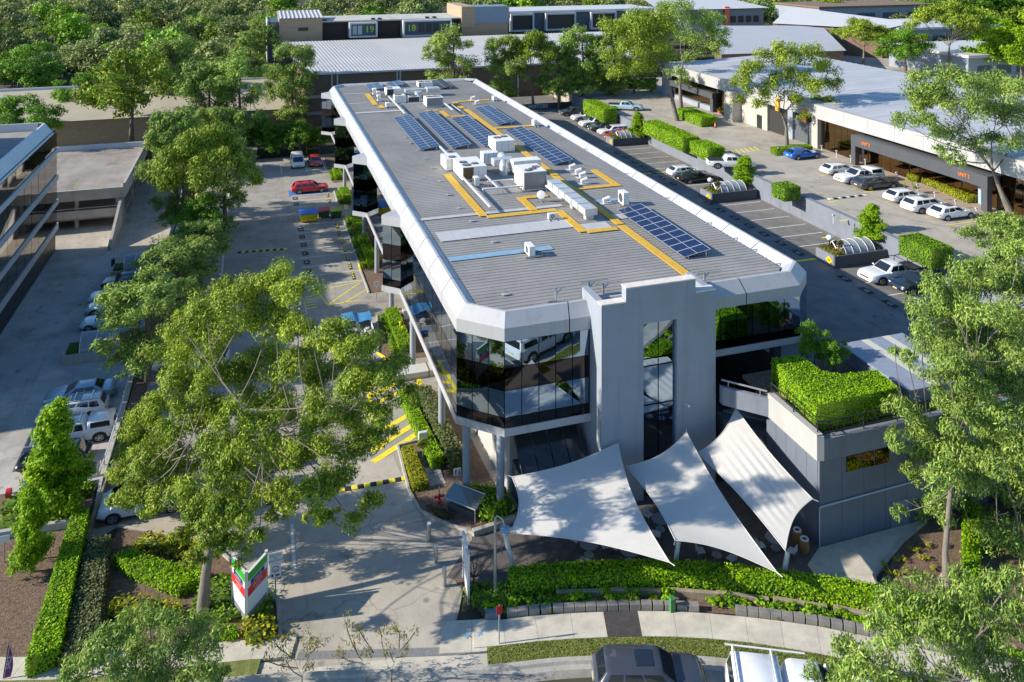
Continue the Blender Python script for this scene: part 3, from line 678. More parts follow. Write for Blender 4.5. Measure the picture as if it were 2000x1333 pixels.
# ================================================================ on the roof
def rp(px, py): return Vector((*at(px, py, RZ), RZ + .04))
M_walk = mat('yellow_walkway', (0.60, 0.36, 0.035), .75, var=.15, scale=3, detail=8)
wk = thing('roof_walkway', 'yellow non slip walkway strips laid across the grey office roof', 'walkway', (20, 60, RZ))
def walk(p, q, w=.62):
    a, b = rp(*p), rp(*q)
    if abs(a.x - b.x) > abs(a.y - b.y):
        y = (a.y + b.y) / 2; x0, x1 = sorted((a.x, b.x)); mm = MB().box(x0, x1, y - w / 2, y + w / 2, RZ + .042, RZ + .075)
    else:
        x = (a.x + b.x) / 2; y0, y1 = sorted((a.y, b.y)); mm = MB().box(x - w / 2, x + w / 2, y0, y1, RZ + .040, RZ + .073)
    part(mm, 'strip', M_walk, wk)
for p, q in (((1345, 540), (1213, 442)), ((1211, 440), (1085, 345)), ((1084, 344), (911, 214)), ((873, 342), (945, 424)), ((950, 424.5), (1088, 413)), ((1094, 413), (1137, 455)), ((1146, 454), (1205, 448)),
             ((1013, 387), (1046, 412)), ((1024, 387), (1070, 384)), ((1160, 333), (1207, 365)), ((1112, 371), (1199, 364)), ((714, 184), (737, 206)), ((740, 207), (750, 212)), ((833, 217.5), (857, 217)), ((862, 218), (876, 229)), ((882, 229), (910, 227)),
             ((966, 251.5), (1042, 247)), ((893, 199), (957, 197)), ((886, 200), (905, 213))): walk(p, q)
# pale flashing strips across the roof
M_flash = mat('pale_roof_sheet', (0.46, 0.455, 0.46), .45, var=.08, scale=1.5); M_bflash = mat('blue_roof_sheet', (0.22, 0.36, 0.48), .45, var=.1, scale=2)
fl = thing('roof_flashing', 'pale flat flashing sheets laid across the ribbed office roof', 'flashing', (16, 55, RZ))
def flash(p, q, w, mt, n=6):
    a, b = rp(*p), rp(*q); y = (a.y + b.y) / 2; x0, x1 = sorted((a.x, b.x))
    for k in range(n):
        part(MB().box(lerp(x0, x1, k / n) + .005, lerp(x0, x1, (k + 1) / n) - .005, y - w / 2, y + w / 2, RZ + .036, RZ + .039 + .001 * (k % 2)), 'sheet', mt, fl)
flash((852, 460), (1122, 440), 1.9, M_flash, 9); flash((874, 504), (1082, 488), .75, M_bflash, 4); flash((820, 428), (1100, 404), .5, M_flash, 6); flash((694, 222), (790, 216), .8, M_flash, 3); flash((675, 204), (715, 202), .4, M_flash, 2); flash((671, 185), (712, 183), .4, M_flash, 2)
flash((1196, 425), (1232, 422), 1.1, M_flash, 2); flash((1130, 446), (1190, 440), 1.4, M_flash, 2); flash((1160, 394), (1212, 390), .6, M_bflash, 2)
# solar arrays
M_pv = mat('solar_cell', (0.012, 0.03, 0.13), .12, var=.25, scale=.6, spec=.6, coat=.3)
M_pvf = mat('panel_frame', (0.62, 0.64, 0.68), .35, metal=.3)
def cell_mat():
    m_ = mat('solar_panel_face', (0.012, 0.03, 0.12), .22, spec=.35); nt = m_.node_tree; N = nt.nodes; L = nt.links
    tc = N.new('ShaderNodeTexCoord'); sp = N.new('ShaderNodeSeparateXYZ'); L.new(tc.outputs['Object'], sp.inputs[0])
    def line(axis, step, w):
        a = N.new('ShaderNodeMath'); a.operation = 'PINGPONG'; a.inputs[1].default_value = step / 2; L.new(sp.outputs[axis], a.inputs[0])
        b_ = N.new('ShaderNodeMath'); b_.operation = 'LESS_THAN'; b_.inputs[1].default_value = w; L.new(a.outputs[0], b_.inputs[0]); return b_
    l1, l2 = line(1, .24, .006), line(0, .16, .003)
    mx = N.new('ShaderNodeMath'); mx.operation = 'MAXIMUM'; L.new(l1.outputs[0], mx.inputs[0]); L.new(l2.outputs[0], mx.inputs[1])
    cr = N.new('ShaderNodeMix'); cr.data_type = 'RGBA'; cr.inputs[6].default_value = (0.008, 0.017, 0.062, 1); cr.inputs[7].default_value = (0.05, 0.075, 0.15, 1)
    L.new(mx.outputs[0], cr.inputs[0]); L.new(cr.outputs[2], N['Principled BSDF'].inputs['Base Color']); return m_
M_cell = cell_mat()
PVL, PVW = 2.0, 0.99
pv = MB(); pv.mi(0).box(0, PVL, 0, PVW, -.035, 0)
pv.mi(1)
for x in (.0, PVL / 2 - .012, PVL - .03): pv.box(x, x + (.03 if x != PVL / 2 - .012 else .024), 0, PVW, .0, .006)
for y in (0, PVW - .03): pv.box(.03, PVL - .03, y, y + .03, .0, .006)
PV_ME = pv.mesh('solar_panel', [M_cell, M_pvf])
SOL = [('near the front right', (1336, 507.6), (1200.5, 411)), ('right of the long yellow walkway, above the parapet', (1080.5, 324.6), (984.8, 256)), ('far right beside the parapet', (971, 247), (926, 213)), ('leftmost of the middle rows', (822.7, 296.4), (767.5, 234.5)), ('in the middle rows beside the grey pipe', (884.6, 293), (813.7, 225.5)), ('middle rows next to the yellow walkway', (945.4, 289.7), (883.5, 236.8)),
       ('far left corner of the roof', (722.8, 179.6), (712.4, 168.4)), ('far edge of the roof, second from left', (763, 172.5), (753, 163.5)), ('far edge, right of the air conditioners', (858, 176), (837, 161))]
TILT = math.radians(9)
for nm, bl, tl in SOL:
    a, b = rp(*bl), rp(*tl); x = (a.x + b.x) / 2; n = max(2, round((b.y - a.y) / 1.01))
    t = thing('solar_array', 'row of blue solar panels tilted left, ' + nm, 'solar panels', (x, a.y, RZ + .05), 0, 'solar arrays on the office roof')
    for k in range(n): obj('solar_panel', PV_ME, t, (0, k * 1.01, .1), (0, -TILT, 0))
    rr = MB()
    for xx in (.35, 1.65): rr.box(xx - .02, xx + .02, .1, n * 1.01 - .1, .03 + xx * math.tan(TILT), .06 + xx * math.tan(TILT))
    part(rr, 'rail', M_alu, t, world=False)
    for k in range(0, n + 1, 2):
        for xx in (.35, 1.65): obj('leg', MB().box(-.025, .025, -.025, .025, 0, .08 + xx * math.tan(TILT)).mesh('leg', M_alu), t, (xx, min(max(k * 1.01, .06), n * 1.01 - .06), -.02))
# air conditioning plant
M_ac = mat('white_ac_casing', (0.72, 0.71, 0.68), .45, var=.07, scale=2); M_coil = mat('condenser_coil', (0.20, 0.22, 0.25), .4, metal=.4, var=.2, scale=12, stretch=(8, 8, 1))
M_brcoil = mat('rusty_coil', (0.13, 0.075, 0.025), .7, var=.3, scale=8); M_fan = mat('fan_grille', (0.03, 0.03, 0.032), .5); M_duct = mat('duct_sheet', (0.55, 0.57, 0.58), .35, metal=.35, var=.12, scale=1.5)
def ac_unit(x, y, w, d, h, label, fans=(), grille=None, z=None, legs=True):
    """x, y: near left corner"""
    z = RZ + .12 if z is None else z
    t = thing('air_conditioner', label, 'air conditioner', (x, y, z - .1), 0, 'air conditioning units on the roof')
    obj('casing', MB().box(0, w, 0, d, .1, h + .1).mesh('casing', M_ac, bevel=.02), t)
    obj('base_rail', MB().box(.05, w - .05, .05, .15, -.06, .1).mesh('base_rail', M_steel), t); obj('base_rail', MB().box(.05, w - .05, d - .15, d - .05, -.06, .1).mesh('base_rail', M_steel), t)
    for (fx, fy, fr) in fans:
        f = obj('fan', MB().cyl(0, 0, 0, .06, fr, n=18).mesh('fan', M_fan, .6), t, (fx, fy, h + .1))
        g = MB()
        for k in range(6): g.obox((0, 0, .065), 2 * fr * .92, .035, .012, k * math.pi / 6)
        g.cyl(0, 0, .06, .1, fr * .28, n=10); obj('fan_guard', g.mesh('fan_guard', M_steel), f)
    if grille:
        x0, x1, mt = grille; obj('grille', MB().box(x0, x1, -.012, .02, .16, h + .04).mesh('grille', mt), t)
    for q in (.33, .66): obj('seam', MB().box(w * q - .008, w * q + .008, -.006, .01, .1, h + .1).mesh('seam', M_coil), t)
    return t
x, y, _ = rp(903, 356); ac_unit(x, y, 2.2, 3.4, 1.12, 'white rooftop plant with rusty brown coil beside the left cable tray', [(.55, .7, .36), (1.35, 1.0, .3), (.5, 1.7, .34)], (.12, 1.0, M_brcoil))
ac_unit(x - .6, y + 3.55, 1.5, 2.2, 1.0, 'white rooftop plant behind the unit with the brown coil', [(.7, .7, .32)])
x, y, _ = rp(1023, 376); ac_unit(x, y, 2.0, 2.5, 1.5, 'tall white cube plant with three fans at the head of the duct', [(.55, .55, .3), (1.05, .9, .3), (1.5, 1.4, .3)], (.04, 1.96, M_coil))
x, y, _ = rp(968, 300); ac_unit(x, y, 2.0, 2.6, 1.05, 'white plant behind the middle cluster near the yellow walkway', [(.6, 1.5, .36), (1.4, 1.8, .34)])
x, y, _ = rp(944, 324); ac_unit(x, y, 1.5, 1.1, 1.0, 'small white box plant with beige top in the middle cluster')
x, y, _ = rp(1003, 345); ac_unit(x, y, 2.6, 1.2, 1.0, 'blue shaded white plant behind the tall cube', z=RZ + .3)
x, y, _ = rp(755, 190); ac_unit(x, y, 2.0, 1.9, .95, 'far white plant with dark coil on the left', [(.5, .8, .4)], (.1, .95, M_fan))
x, y, _ = rp(771, 204); ac_unit(x, y, 1.45, 1.3, .95, 'far white plant in front, above the cable tray', [(.55, .75, .4)])
x, y, _ = rp(818, 173); ac_unit(x, y, 2.0, 1.8, .7, 'farthest white plant by the back edge of the roof', [(.5, .8, .4), (1.4, .8, .4)], (.02, .3, M_brcoil))
x, y, _ = rp(833, 211); ac_unit(x, y, 2.2, 1.9, 1.1, 'far white cube plant on the right with grey coils', [(.5, .9, .35), (1.2, .9, .35), (1.7, .9, .3)], (.1, 2.1, M_coil))
x, y, _ = rp(797, 203); ac_unit(x, y, 1.5, 1.2, .75, 'far grey plant between the two white front units', [(.75, .6, .5)], (.05, 1.45, M_fan))
def condenser(px, py, w, d, h, label, rz=0.0, side='x'):
    p = rp(px, py); t = thing('condenser', label, 'condenser', (p.x, p.y, RZ), rz, 'small condensers on the roof')
    obj('casing', MB().box(-w / 2, w / 2, -d / 2, d / 2, .1, h + .1).mesh('casing', M_ac, bevel=.015), t)
    r = min(d, h) * .36
    f = obj('fan', MB().tube([(0, 0, 0), (-.02, 0, 0)], r, 18).mesh('fan', M_fan, .6), t, (-w / 2, 0, h * .5 + .1))
    g = MB()
    for k in range(4): g.add([(-.026, math.cos(a_) * r - math.sin(a_) * .015, math.sin(a_) * r + math.cos(a_) * .015) for a_ in (k * math.pi / 4, )] + [(-.026, math.cos(k * math.pi / 4) * r + math.sin(k * math.pi / 4) * .015, math.sin(k * math.pi / 4) * r - math.cos(k * math.pi / 4) * .015), (-.026, -math.cos(k * math.pi / 4) * r + math.sin(k * math.pi / 4) * .015, -math.sin(k * math.pi / 4) * r - math.cos(k * math.pi / 4) * .015), (-.026, -math.cos(k * math.pi / 4) * r - math.sin(k * math.pi / 4) * .015, -math.sin(k * math.pi / 4) * r + math.cos(k * math.pi / 4) * .015)], [(0, 1, 2, 3)])
    obj('fan_guard', g.mesh('fan_guard', M_steel), f)
    obj('foot', MB().box(-w / 2 - .3, w / 2 + .5, -d / 2 - .02, -d / 2 + .06, .02, .1).mesh('foot', M_steel), t); obj('foot', MB().box(-w / 2 - .3, w / 2 + .5, d / 2 - .06, d / 2 + .02, .02, .1).mesh('foot', M_steel), t)
condenser(1035, 499, .42, .95, .62, 'white fan condenser alone on the blue flashing strip')
condenser(1218, 400, .5, .95, .95, 'tall white condenser at the head of the front solar row')
condenser(1078, 430, .3, .6, .42, 'small reddish white condenser beside the yellow corner', 1.57)
condenser(930, 364, .4, .7, .7, 'slim white condenser in front of the brown coil plant')
condenser(731, 186, .5, .9, .8, 'leftmost far condenser next to the yellow strip'); condenser(739, 190, .5, .6, .7, 'second far condenser behind the white vent'); condenser(740, 199, .45, .6, .8, 'third far condenser standing on the yellow strip'); condenser(757, 210, .8, .5, .5, 'small far condenser lying low by the tray', -1.57)
condenser(1044, 246, .8, .4, .6, 'condenser near the right parapet, middle', -1.57); condenser(965, 197, .8, .4, .5, 'condenser near the right parapet, far', -1.57)
# long sectional duct
x, y, _ = rp(1143, 434); x2, y2, _ = rp(1078, 372)
du = thing('roof_duct', 'long pale sheet metal duct in five sections on the office roof', 'duct', (x, y, RZ))
n = 6; Ld = (y2 - y) / n
for k in range(n): part(MB().box(x, x + 1.0, y + k * Ld + .02, y + (k + 1) * Ld - .02, RZ + .42, RZ + .92 + .0 * k), 'duct_section', M_duct, du, bevel=.015)
for k in range(1, n): part(MB().box(x - .03, x + 1.03, y + k * Ld - .02, y + k * Ld + .02, RZ + .4, RZ + .95), 'flange', M_steel, du)
for k in (0, 2, 4): part(MB().box(x + .2, x + .8, y + k * Ld + .3, y + k * Ld + .8, RZ, RZ + .42), 'support', M_duct, du)
x, y, _ = rp(975, 345)
d2 = thing('duct_elbow', 'galvanised elbow duct between the white roof plants', 'duct', (x, y, RZ))
part(MB().box(x - .3, x + 1.6, y + .6, y + 1.6, RZ + .7, RZ + 1.3), 'duct_section', M_duct, d2, bevel=.04)
part(MB().tube([(x + .5, y + .3, RZ), (x + .5, y + .3, RZ + .8), (x + .6, y + .7, RZ + 1.0)], .38, 14), 'pipe', M_duct, d2, smooth=.7)
part(MB().tube([(x + 1.0, y + 1.7, RZ + .9), (x + 1.2, y + 3.2, RZ + .9)], .42, 14), 'pipe', M_duct, d2, smooth=.7)
x, y, _ = rp(800, 190); d3 = thing('duct_run', 'pale green duct run among the far roof plants', 'duct', (x, y, RZ))
part(MB().box(x - .6, x + 2.2, y, y + .9, RZ + .6, RZ + 1.0), 'duct_section', M_duct, d3, bevel=.05); part(MB().box(x + 2.3, x + 4.2, y - .4, y + 1.2, RZ + .5, RZ + 1.1), 'duct_section', M_duct, d3, bevel=.1); part(MB().cyl(x + 1.0, y - 1.0, RZ, RZ + .9, .5), 'vent_drum', M_duct, d3, smooth=.6)
# cable trays and pipes
def tray(pts, label, r=.1, z=.42, nm='cable_tray'):
    P = [rp(*p) for p in pts]
    if len(P) == 2:
        if abs(P[0].x - P[1].x) > abs(P[0].y - P[1].y): P[1].y = P[0].y
        else: P[1].x = P[0].x
    t = thing(nm, label, 'cable tray', (P[0].x, P[0].y, RZ))
    for a, b in zip(P[:-1], P[1:]):
        dirv = (b - a).normalized(); rz = math.atan2(dirv.y, dirv.x); c = (a + b) / 2
        part(MB().obox((c.x, c.y, RZ + z), (b - a).length, r * 2, r * 1.2, rz), 'tray', M_alu, t, bevel=.02)
        for q in (.03, .5, .97):
            p = a.lerp(b, q); part(MB().obox((p.x, p.y, RZ), .05, .05, z), 'support', M_steel, t)
tray([(958, 417), (908, 356)], 'white cable tray left of the middle plants'); tray([(942, 382), (1022, 375)], 'white cable tray crossing in front of the tall cube plant'); tray([(952, 366), (1002, 361)], 'short white cable tray between the middle plants', .08)
tray([(973, 378), (948, 353)], 'short lengthwise white tray under the middle plants', .08); tray([(1098, 400), (1071, 374)], 'white cable tray beside the long duct'); tray([(884, 322), (856, 296)], 'white cable tray below the left solar rows')
tray([(791, 230), (763, 195)], 'far white cable tray at the left plant group'); tray([(783, 211), (832, 208)], 'far white tray crossing below the plants', .08); tray([(885, 223), (868, 210)], 'far white cable tray by the yellow walkway', .1); tray([(899, 224), (884, 211)], 'second far white tray by the yellow walkway', .05)
# satellite dish
p = rp(1057, 394); sd = thing('satellite_dish', 'small grey satellite dish on the office roof', 'satellite dish', p)
part(MB().cyl(p.x, p.y, RZ, RZ + .35, .03, n=8).obox((p.x, p.y, RZ + .02), .8, .05, .04).obox((p.x, p.y, RZ + .02), .05, .8, .04), 'mast', M_steel, sd)
dm = MB(); rings_ = []
for i in range(5):
    r = .36 * i / 4; rings_.append([( -.05 - .25 * (.36 ** 2 - r * r), r * math.cos(a_), r * math.sin(a_) * .9) for a_ in np.linspace(0, 2 * math.pi, 17)[:-1]])
vs = [v for rg in rings_ for v in rg]; fs = [(i * 16 + j, i * 16 + (j + 1) % 16, (i + 1) * 16 + (j + 1) % 16, (i + 1) * 16 + j) for i in range(4) for j in range(16)]
o = part(dm.add(vs, fs), 'dish', mat('dish_grey', (.45, .47, .5), .5), sd, smooth=1.0, world=False); o.location = (0, 0, .5); o.rotation_euler = (0, .3, .9)
# roof vents, whirly cowls
def vent(px, py, label, r=.16):
    p = rp(px, py); t = thing('roof_vent', label, 'vent', p, 0, 'white vents on the roof')
    obj('stack', MB().cyl(0, 0, -.04, .25, r * .6, n=12).mesh('stack', M_alu, .6), t); obj('cowl', MB().tube([(-.1, 0, .22), (.45, 0, .34)], [r, r * 1.2], 12).mesh('cowl', M_ac, .6), t); obj('base', MB().box(-.4, .7, -.3, .3, -.02, 0).mesh('base', M_flash), t)
for i, (px, py) in enumerate(((1114, 332), (1126, 341), (1134, 348), (1137, 360), (929, 204), (921, 196), (1180, 398))): vent(px, py, ['white cowl vent nearest the right solar row', 'cream cowl vent, second of the right group', 'white cowl vent in the middle of the right group', 'low white vent in the shadow by the yellow strip', 'white vent on pale tray, far right', 'white vent farthest right near the parapet', 'bent white pipe vent by the tall condenser'][i])
# anchor brackets (davits) near the tower and small roof fixings
def davit(px, py, label, h=.7):
    p = rp(px, py); t = thing('roof_davit', label, 'bracket', p, 0, 'grey davit brackets behind the roof edge')
    obj('post', MB().box(-.05, .05, -.05, .05, -.02, h).mesh('post', M_steel), t); obj('arm', MB().tube([(0, 0, h * .6), (.35, 0, h)], .05, 6).tube([(-.5, 0, h + .02), (1.2, 0, h + .02)], .025, 6).mesh('arm', M_steel), t); obj('foot', MB().tube([(-.5, .1, .0), (0, 0, .1)], .05, 6).mesh('foot', M_steel), t)
davit(1086, 590, 'grey davit bracket on roof edge left of the tower'); davit(1150, 580, 'grey davit bracket just left of the tower', .8); davit(1178, 580, 'grey davit bracket behind the tower step', .7); davit(1376, 552, 'grey davit bracket right of the tower', .5)
for i, (px, py) in enumerate(((988, 577), (966, 474), (923, 433), (899, 408), (877, 382), (861, 355), (845, 330), (832, 311), (817, 295), (804, 281), (793, 270))):
    p = rp(px, py); t = thing('roof_anchor', 'small grey roof anchor in the line along the left of the roof', 'anchor', p, 0, 'roof anchors in a line'); obj('plate', MB().box(-.22, .22, -.1, .1, 0, .03).mesh('plate', M_flash), t); obj('eye', MB().tube([(-.12, 0, .03), (-.1, 0, .14), (.1, 0, .14), (.12, 0, .03)], .025, 6).mesh('eye', M_steel), t)
# gutter sumps along the right parapet
for i, (px, py) in enumerate(((1560, 518), (1515, 490), (1481, 467), (1430, 437), (1345, 388), (1265, 340), (1190, 292), (1130, 262))):
    x, y = at(px, py, 11.1); t = thing('gutter_sump', 'grey outlet box in the roof gutter by the right parapet', 'gutter outlet', (32.1, y, 11.06), 0, 'gutter outlets'); obj('lid', MB().box(-.2, .25, -.22, .22, 0, .06).mesh('lid', M_alu), t); obj('strut', MB().box(-.5, .2, .24, .3, .15, .2).mesh('strut', M_steel), t)
# lightning mast

# ================================================================ terrace with garage wall, front right
tb = thing('terrace_building', 'dark panelled garage block with pale parapet terrace and rooftop hedge', 'building', (27, 34.2, 1.5))
M_panel = mat('blue_grey_panel', (0.13, 0.15, 0.19), .6, var=.08, scale=.8)
M_parap = mat('pale_parapet_render', (0.37, 0.365, 0.355), .8, var=.08, scale=.8)
part(MB().prism([(27.12, 34.32), (40, 34.32), (40, 41), (27.95, 41), (27.95, 39.3), (27.12, 38.4)], .9, 6.55), 'core', M_dwall, tb)
for k in range(8): part(MB().box(27.0 + k * 1.35 + .01, 27.0 + (k + 1) * 1.35 - .01, 34.2, 34.32, 1.2, 6.0), 'cladding_panel', M_panel, tb)
for k in range(5): part(MB().box(27.0, 27.12, 34.33 + k * .85 + .008, 34.33 + (k + 1) * .85 - .008, 1.2, 6.0), 'cladding_panel', M_panel, tb)
part(MB().box(26.70, 27.05, 34.0, 38.05, 6.0, 7.28), 'parapet', M_parap, tb); part(MB().box(27.05, 40, 33.9, 34.25, 6.0, 7.05), 'parapet', M_gwall, tb)
part(MB().prism([(26.7, 34.0), (27.05, 33.9), (27.05, 34.0)], 6.0, 7.2), 'parapet_corner', M_parap, tb)
part(MB().prism([(24.98, 40.05), (24.98, 39.75), (26.72, 37.95), (27.0, 38.05)], 6.02, 7.0), 'parapet', M_gwall, tb)
part(MB().prism([(25.5, 41.3), (25.5, 40.4), (27.2, 38.6), (27.9, 41)], .9, 4.7), 'void_filler', M_dwall, tb)  # dark filler put in for the shaded void below the parapet
part(MB().box(27.05, 40, 34.25, 41, 6.56, 6.75), 'planting_soil', M_soil, tb)
for px0, px1 in ((1653, 1678), (1681, 1706), (1709, 1735)):
    a, b = on_y(px0, 895, 34.2), on_y(px1, 895, 34.2); zt = 5.75; part(MB().box(a.x, b.x, 34.15, 34.195, zt - .75, zt), 'window', M_bronze, tb)
part(MB().box(31.4, 32.5, 34.14, 34.195, 1.4, 2.9), 'door', M_gwall, tb)
part(MB().tube([(26.95, 34.1, 3.55), (27.0, 34.1, 3.6), (33.5, 34.1, 3.75)], .045, 6).tube([(26.95, 34.12, 1.4), (26.95, 34.12, 3.55)], .035, 6), 'drain_pipe', mat('pale_blue_pipe', (.32, .42, .52), .5), tb)
rl = thing('terrace_railing', 'dark metal railing around the rooftop hedge', 'railing', (27, 34.1, 7.1))
RP = [(26.9, 38.0), (26.9, 36.1), (26.9, 34.2), (27.5, 34.1), (29.6, 34.1), (31.7, 34.1), (33.8, 34.1)]
for x, y in RP: part(MB().obox((x, y, 6.95), .05, .05, .9), 'post', M_dark, rl)
for h in (7.8, 7.5, 7.25): part(MB().tube([(x, y, h) for x, y in RP], .022 if h < 7.8 else .035, 6), 'rail', M_dark, rl)
rl2 = thing('bridge_handrail', 'grey handrail along the deck edge beside the tower', 'railing', (25, 40, 7))
part(MB().tube([(25.0, 39.9, 7.35), (26.7, 38.1, 7.35)], .05, 6), 'rail', M_steel, rl2)
for q in (.15, .85): part(MB().cyl(lerp(25, 26.7, q), lerp(39.9, 38.1, q), 6.9, 7.35, .025, n=6), 'post', M_steel, rl2)
# ribbed metal shed on the deck
sh = thing('metal_shed', 'flat roofed grey shed with pale translucent roof strips behind the hedge', 'shed', (35, 38, 6.5))
part(MB().box(33.75, 38.0, 35.45, 40.5, 4.8, 7.6), 'wall', mat('shed_wall', (.2, .23, .28), .5, var=.08, scale=2, stretch=(12, 12, 1)), sh)
for k in range(9):
    a, b = 33.55 + k * .52, 33.55 + (k + 1) * .52
    part(MB().box(a, b - .006, 35.25, 40.7, 7.64 + .005 * (k % 2), 7.72), 'roof_sheet', mat('clear_sheet', (.55, .53, .44), .5) if k in (3, 6) else mat('shed_roof', (.24, .27, .34), .45, var=.1, scale=3), sh)
part(MB().tube([(33.6, 42.2, 4.8), (33.6, 42.2, 6.7), (34.6, 41.6, 6.7), (34.6, 41.6, 4.8)], .06, 6), 'gate_frame', mat('pale_green_steel', (.35, .42, .3), .5), sh)

# ================================================================ shade sails
M_sail = mat('white_sail_cloth', (0.60, 0.585, 0.555), .8, trans=.12, bump=.12, bscale=6, var=.04, scale=1.5)
def sail(name, label, corners, sag, n=18, wr=0.0):
    A, B, C, D = [Vector(c) for c in corners]; m = MB(); vs = []
    cen = (A + B + C + D) / 4
    for i in range(n + 1):
        for j in range(n + 1):
            u, v = i / n, j / n; p = A.lerp(B, u).lerp(D.lerp(C, u), v)
            # edges curve inwards
            pull = sag * (4 * u * (1 - u) * (abs(2 * v - 1) ** 2) + 4 * v * (1 - v) * (abs(2 * u - 1) ** 2)) * .55
            p = p + (cen - p) * pull
            if wr: p.z += wr * math.sin(u * 46 + v * 5) * max(0, math.sin(math.pi * v)) * max(0, u * (1 - u) * 4) * (v ** .5)
            vs.append(p)
    k = n + 1; m.add(vs, [(i * k + j, (i + 1) * k + j, (i + 1) * k + j + 1, i * k + j + 1) for i in range(n) for j in range(n)])
    t = thing(name, label, 'shade sail', (cen.x, cen.y, min(c[2] for c in corners)), 0, 'white shade sails over the front court')
    o = part(m, 'cloth', M_sail, t, smooth=2.0)
    for a in (A, B, C, D):
        o_ = (a - cen).normalized(); part(MB().tube([a - o_ * .12, a + o_ * .28], .025, 6), 'corner_fitting', M_steel, t)
    for (a, b) in (((0, 0), (n, 0)), ((n, 0), (n, n)), ((n, n), (0, n)), ((0, n), (0, 0))):
        pts = [vs[round(lerp(a[0], b[0], q / n)) * k + round(lerp(a[1], b[1], q / n))] + Vector((0, 0, .004)) for q in range(n + 1)]
        part(MB().tube(pts, .022, 5), 'edge_rope', M_sail, t)
def sp(px, py, Z): return (*at(px, py, Z), Z)
sail('shade_sail', 'white four cornered shade sail on the left, dappled with tree shadow', [sp(1000, 932, 4.0), sp(1207, 866, 4.7), sp(1308, 1099, 4.1), sp(997, 1042, 3.5)], .22)
sail('shade_sail', 'white shade sail in the middle below the tower window', [sp(1222, 912, 3.9), sp(1341, 845, 5.1), sp(1518, 1119, 3.7), sp(1319, 1056, 4.1)], .22)
sail('shade_sail', 'wrinkled white shade sail on the right beside the dark wall', [sp(1362, 886, 4.4), sp(1437, 797, 5.6), sp(1587, 975, 4.6), sp(1534, 1076, 4.2)], .2, 36, .03)
def sail_post(base, top, label):
    t = thing('sail_post', label, 'post', base, 0, 'white leaning sail posts'); part(MB().tube([base, top], .115, 14), 'pole', M_alu, t, smooth=.6)
    b = Vector(base); part(MB().obox((b.x, b.y, b.z - .02), .35, .35, .05), 'base_plate', M_steel, t)
    tp = Vector(top); part(MB().tube([tp + Vector((-.16, -.02, -.25)), tp + Vector((-.14, -.02, -.9))], .03, 8), 'turnbuckle', M_steel, t)
def lowp(px, py): return tuple(low(px, py))
b = low(1007, 1128); sail_post(tuple(b), tuple(atd(986, 1043, dist(b) + .1)), 'white leaning sail post at the left end of the street hedge')
b = low(1317, 1118); sail_post(tuple(b), tuple(atd(1325, 1056, dist(b) + .1)), 'white sail post behind the middle of the street hedge')
b = low(1528, 1142); sail_post(tuple(b), tuple(atd(1538, 1080, dist(b) + .1)), 'white leaning sail post at the right end of the sails')

# ================================================================ neighbouring office, left edge
LX, LT, LYF = -20.7, 11.05, 103.4          # facade line, roof height and far end
lb = thing('neighbour_office', 'grey roofed office block with blue white fascia and dark glass bands at the left edge', 'building', (LX, 90, NZ))
part(MB().box(-60, LX - .12, 70, LYF - .2, NZ - .1, LT + .1), 'core', M_dark, lb)
part(MB().box(-60, LX - 1.3, 70, LYF - 1.2, LT + .1, LT + .22), 'roof', mat('flat_roof_membrane', (.27, .25, .235), .9, var=.2, scale=.4), lb)
M_lbf = mat('pale_blue_fascia', (0.52, 0.54, 0.57), .45, var=.05, scale=.6)
part(MB().box(-34, -29, 76, 100, LT + .2, 17.6), 'rooftop_block', M_lbf, lb)  # unseen block, added to cast the shade patch on the left car park
def fprof(x): return x
ys_ = list(np.arange(70, LYF - 4, 3.5)) + [LYF - 1.4]
for a, b in zip(ys_[:-1], ys_[1:]):
    part(MB().add([(LX, a + .01, LT - .15), (LX, b - .01, LT - .15), (LX - .9, b - .01, LT + 1.05), (LX - .9, a + .01, LT + 1.05), (LX - 1.1, b - .01, LT + 1.05), (LX - 1.1, a + .01, LT + 1.05), (LX - 1.2, b - .01, LT + .2), (LX - 1.2, a + .01, LT + .2)], [(0, 3, 2, 1), (3, 5, 4, 2), (5, 7, 6, 4)]), 'fascia_panel', M_lbf, lb)
part(MB().add([(LX, LYF - 1.4, LT - .15), (LX - .9, LYF, LT - .15), (LX - 1.5, LYF - .8, LT + 1.05), (LX - .9, LYF - 1.4, LT + 1.05), (LX - 1.7, LYF - 1.0, LT + 1.05), (LX - 1.1, LYF - 1.5, LT + 1.05)], [(0, 3, 2, 1), (3, 5, 4, 2)]), 'fascia_corner', M_lbf, lb)
part(MB().add([(LX - .9, LYF, LT - .15), (-60, LYF, LT - .15), (-60, LYF - .8, LT + 1.05), (LX - 1.5, LYF - .8, LT + 1.05), (-60, LYF - 1, LT + 1.05), (LX - 1.7, LYF - 1, LT + 1.05), (-60, LYF - 1.1, LT + .2), (LX - 1.7, LYF - 1.1, LT + .2)], [(0, 3, 2, 1), (3, 5, 4, 2), (5, 7, 6, 4)]), 'rear_fascia', M_lbf, lb)
M_lband = mat('pale_spandrel', (0.50, 0.50, 0.50), .6, var=.05, scale=.6)
dl = dist((LX, LYF - 1.4)); zc = lambda py: CAM_Z - (py - HY) * dl / F_PX
BANDS = [(zc(304), zc(294)), (zc(357), zc(346)), (zc(406), zc(396)), (zc(455), zc(443))]
for z0, z1 in BANDS: part(MB().box(LX - .12, LX + .15, 70, LYF, z0, z1), 'spandrel_band', M_lband, lb)
M_lglass = mat('dark_neighbour_glass', (0.13, 0.12, 0.105), .02, metal=1.0, bump=.01, bscale=.5); UP_L = unit_pane(M_lglass, 'pane')
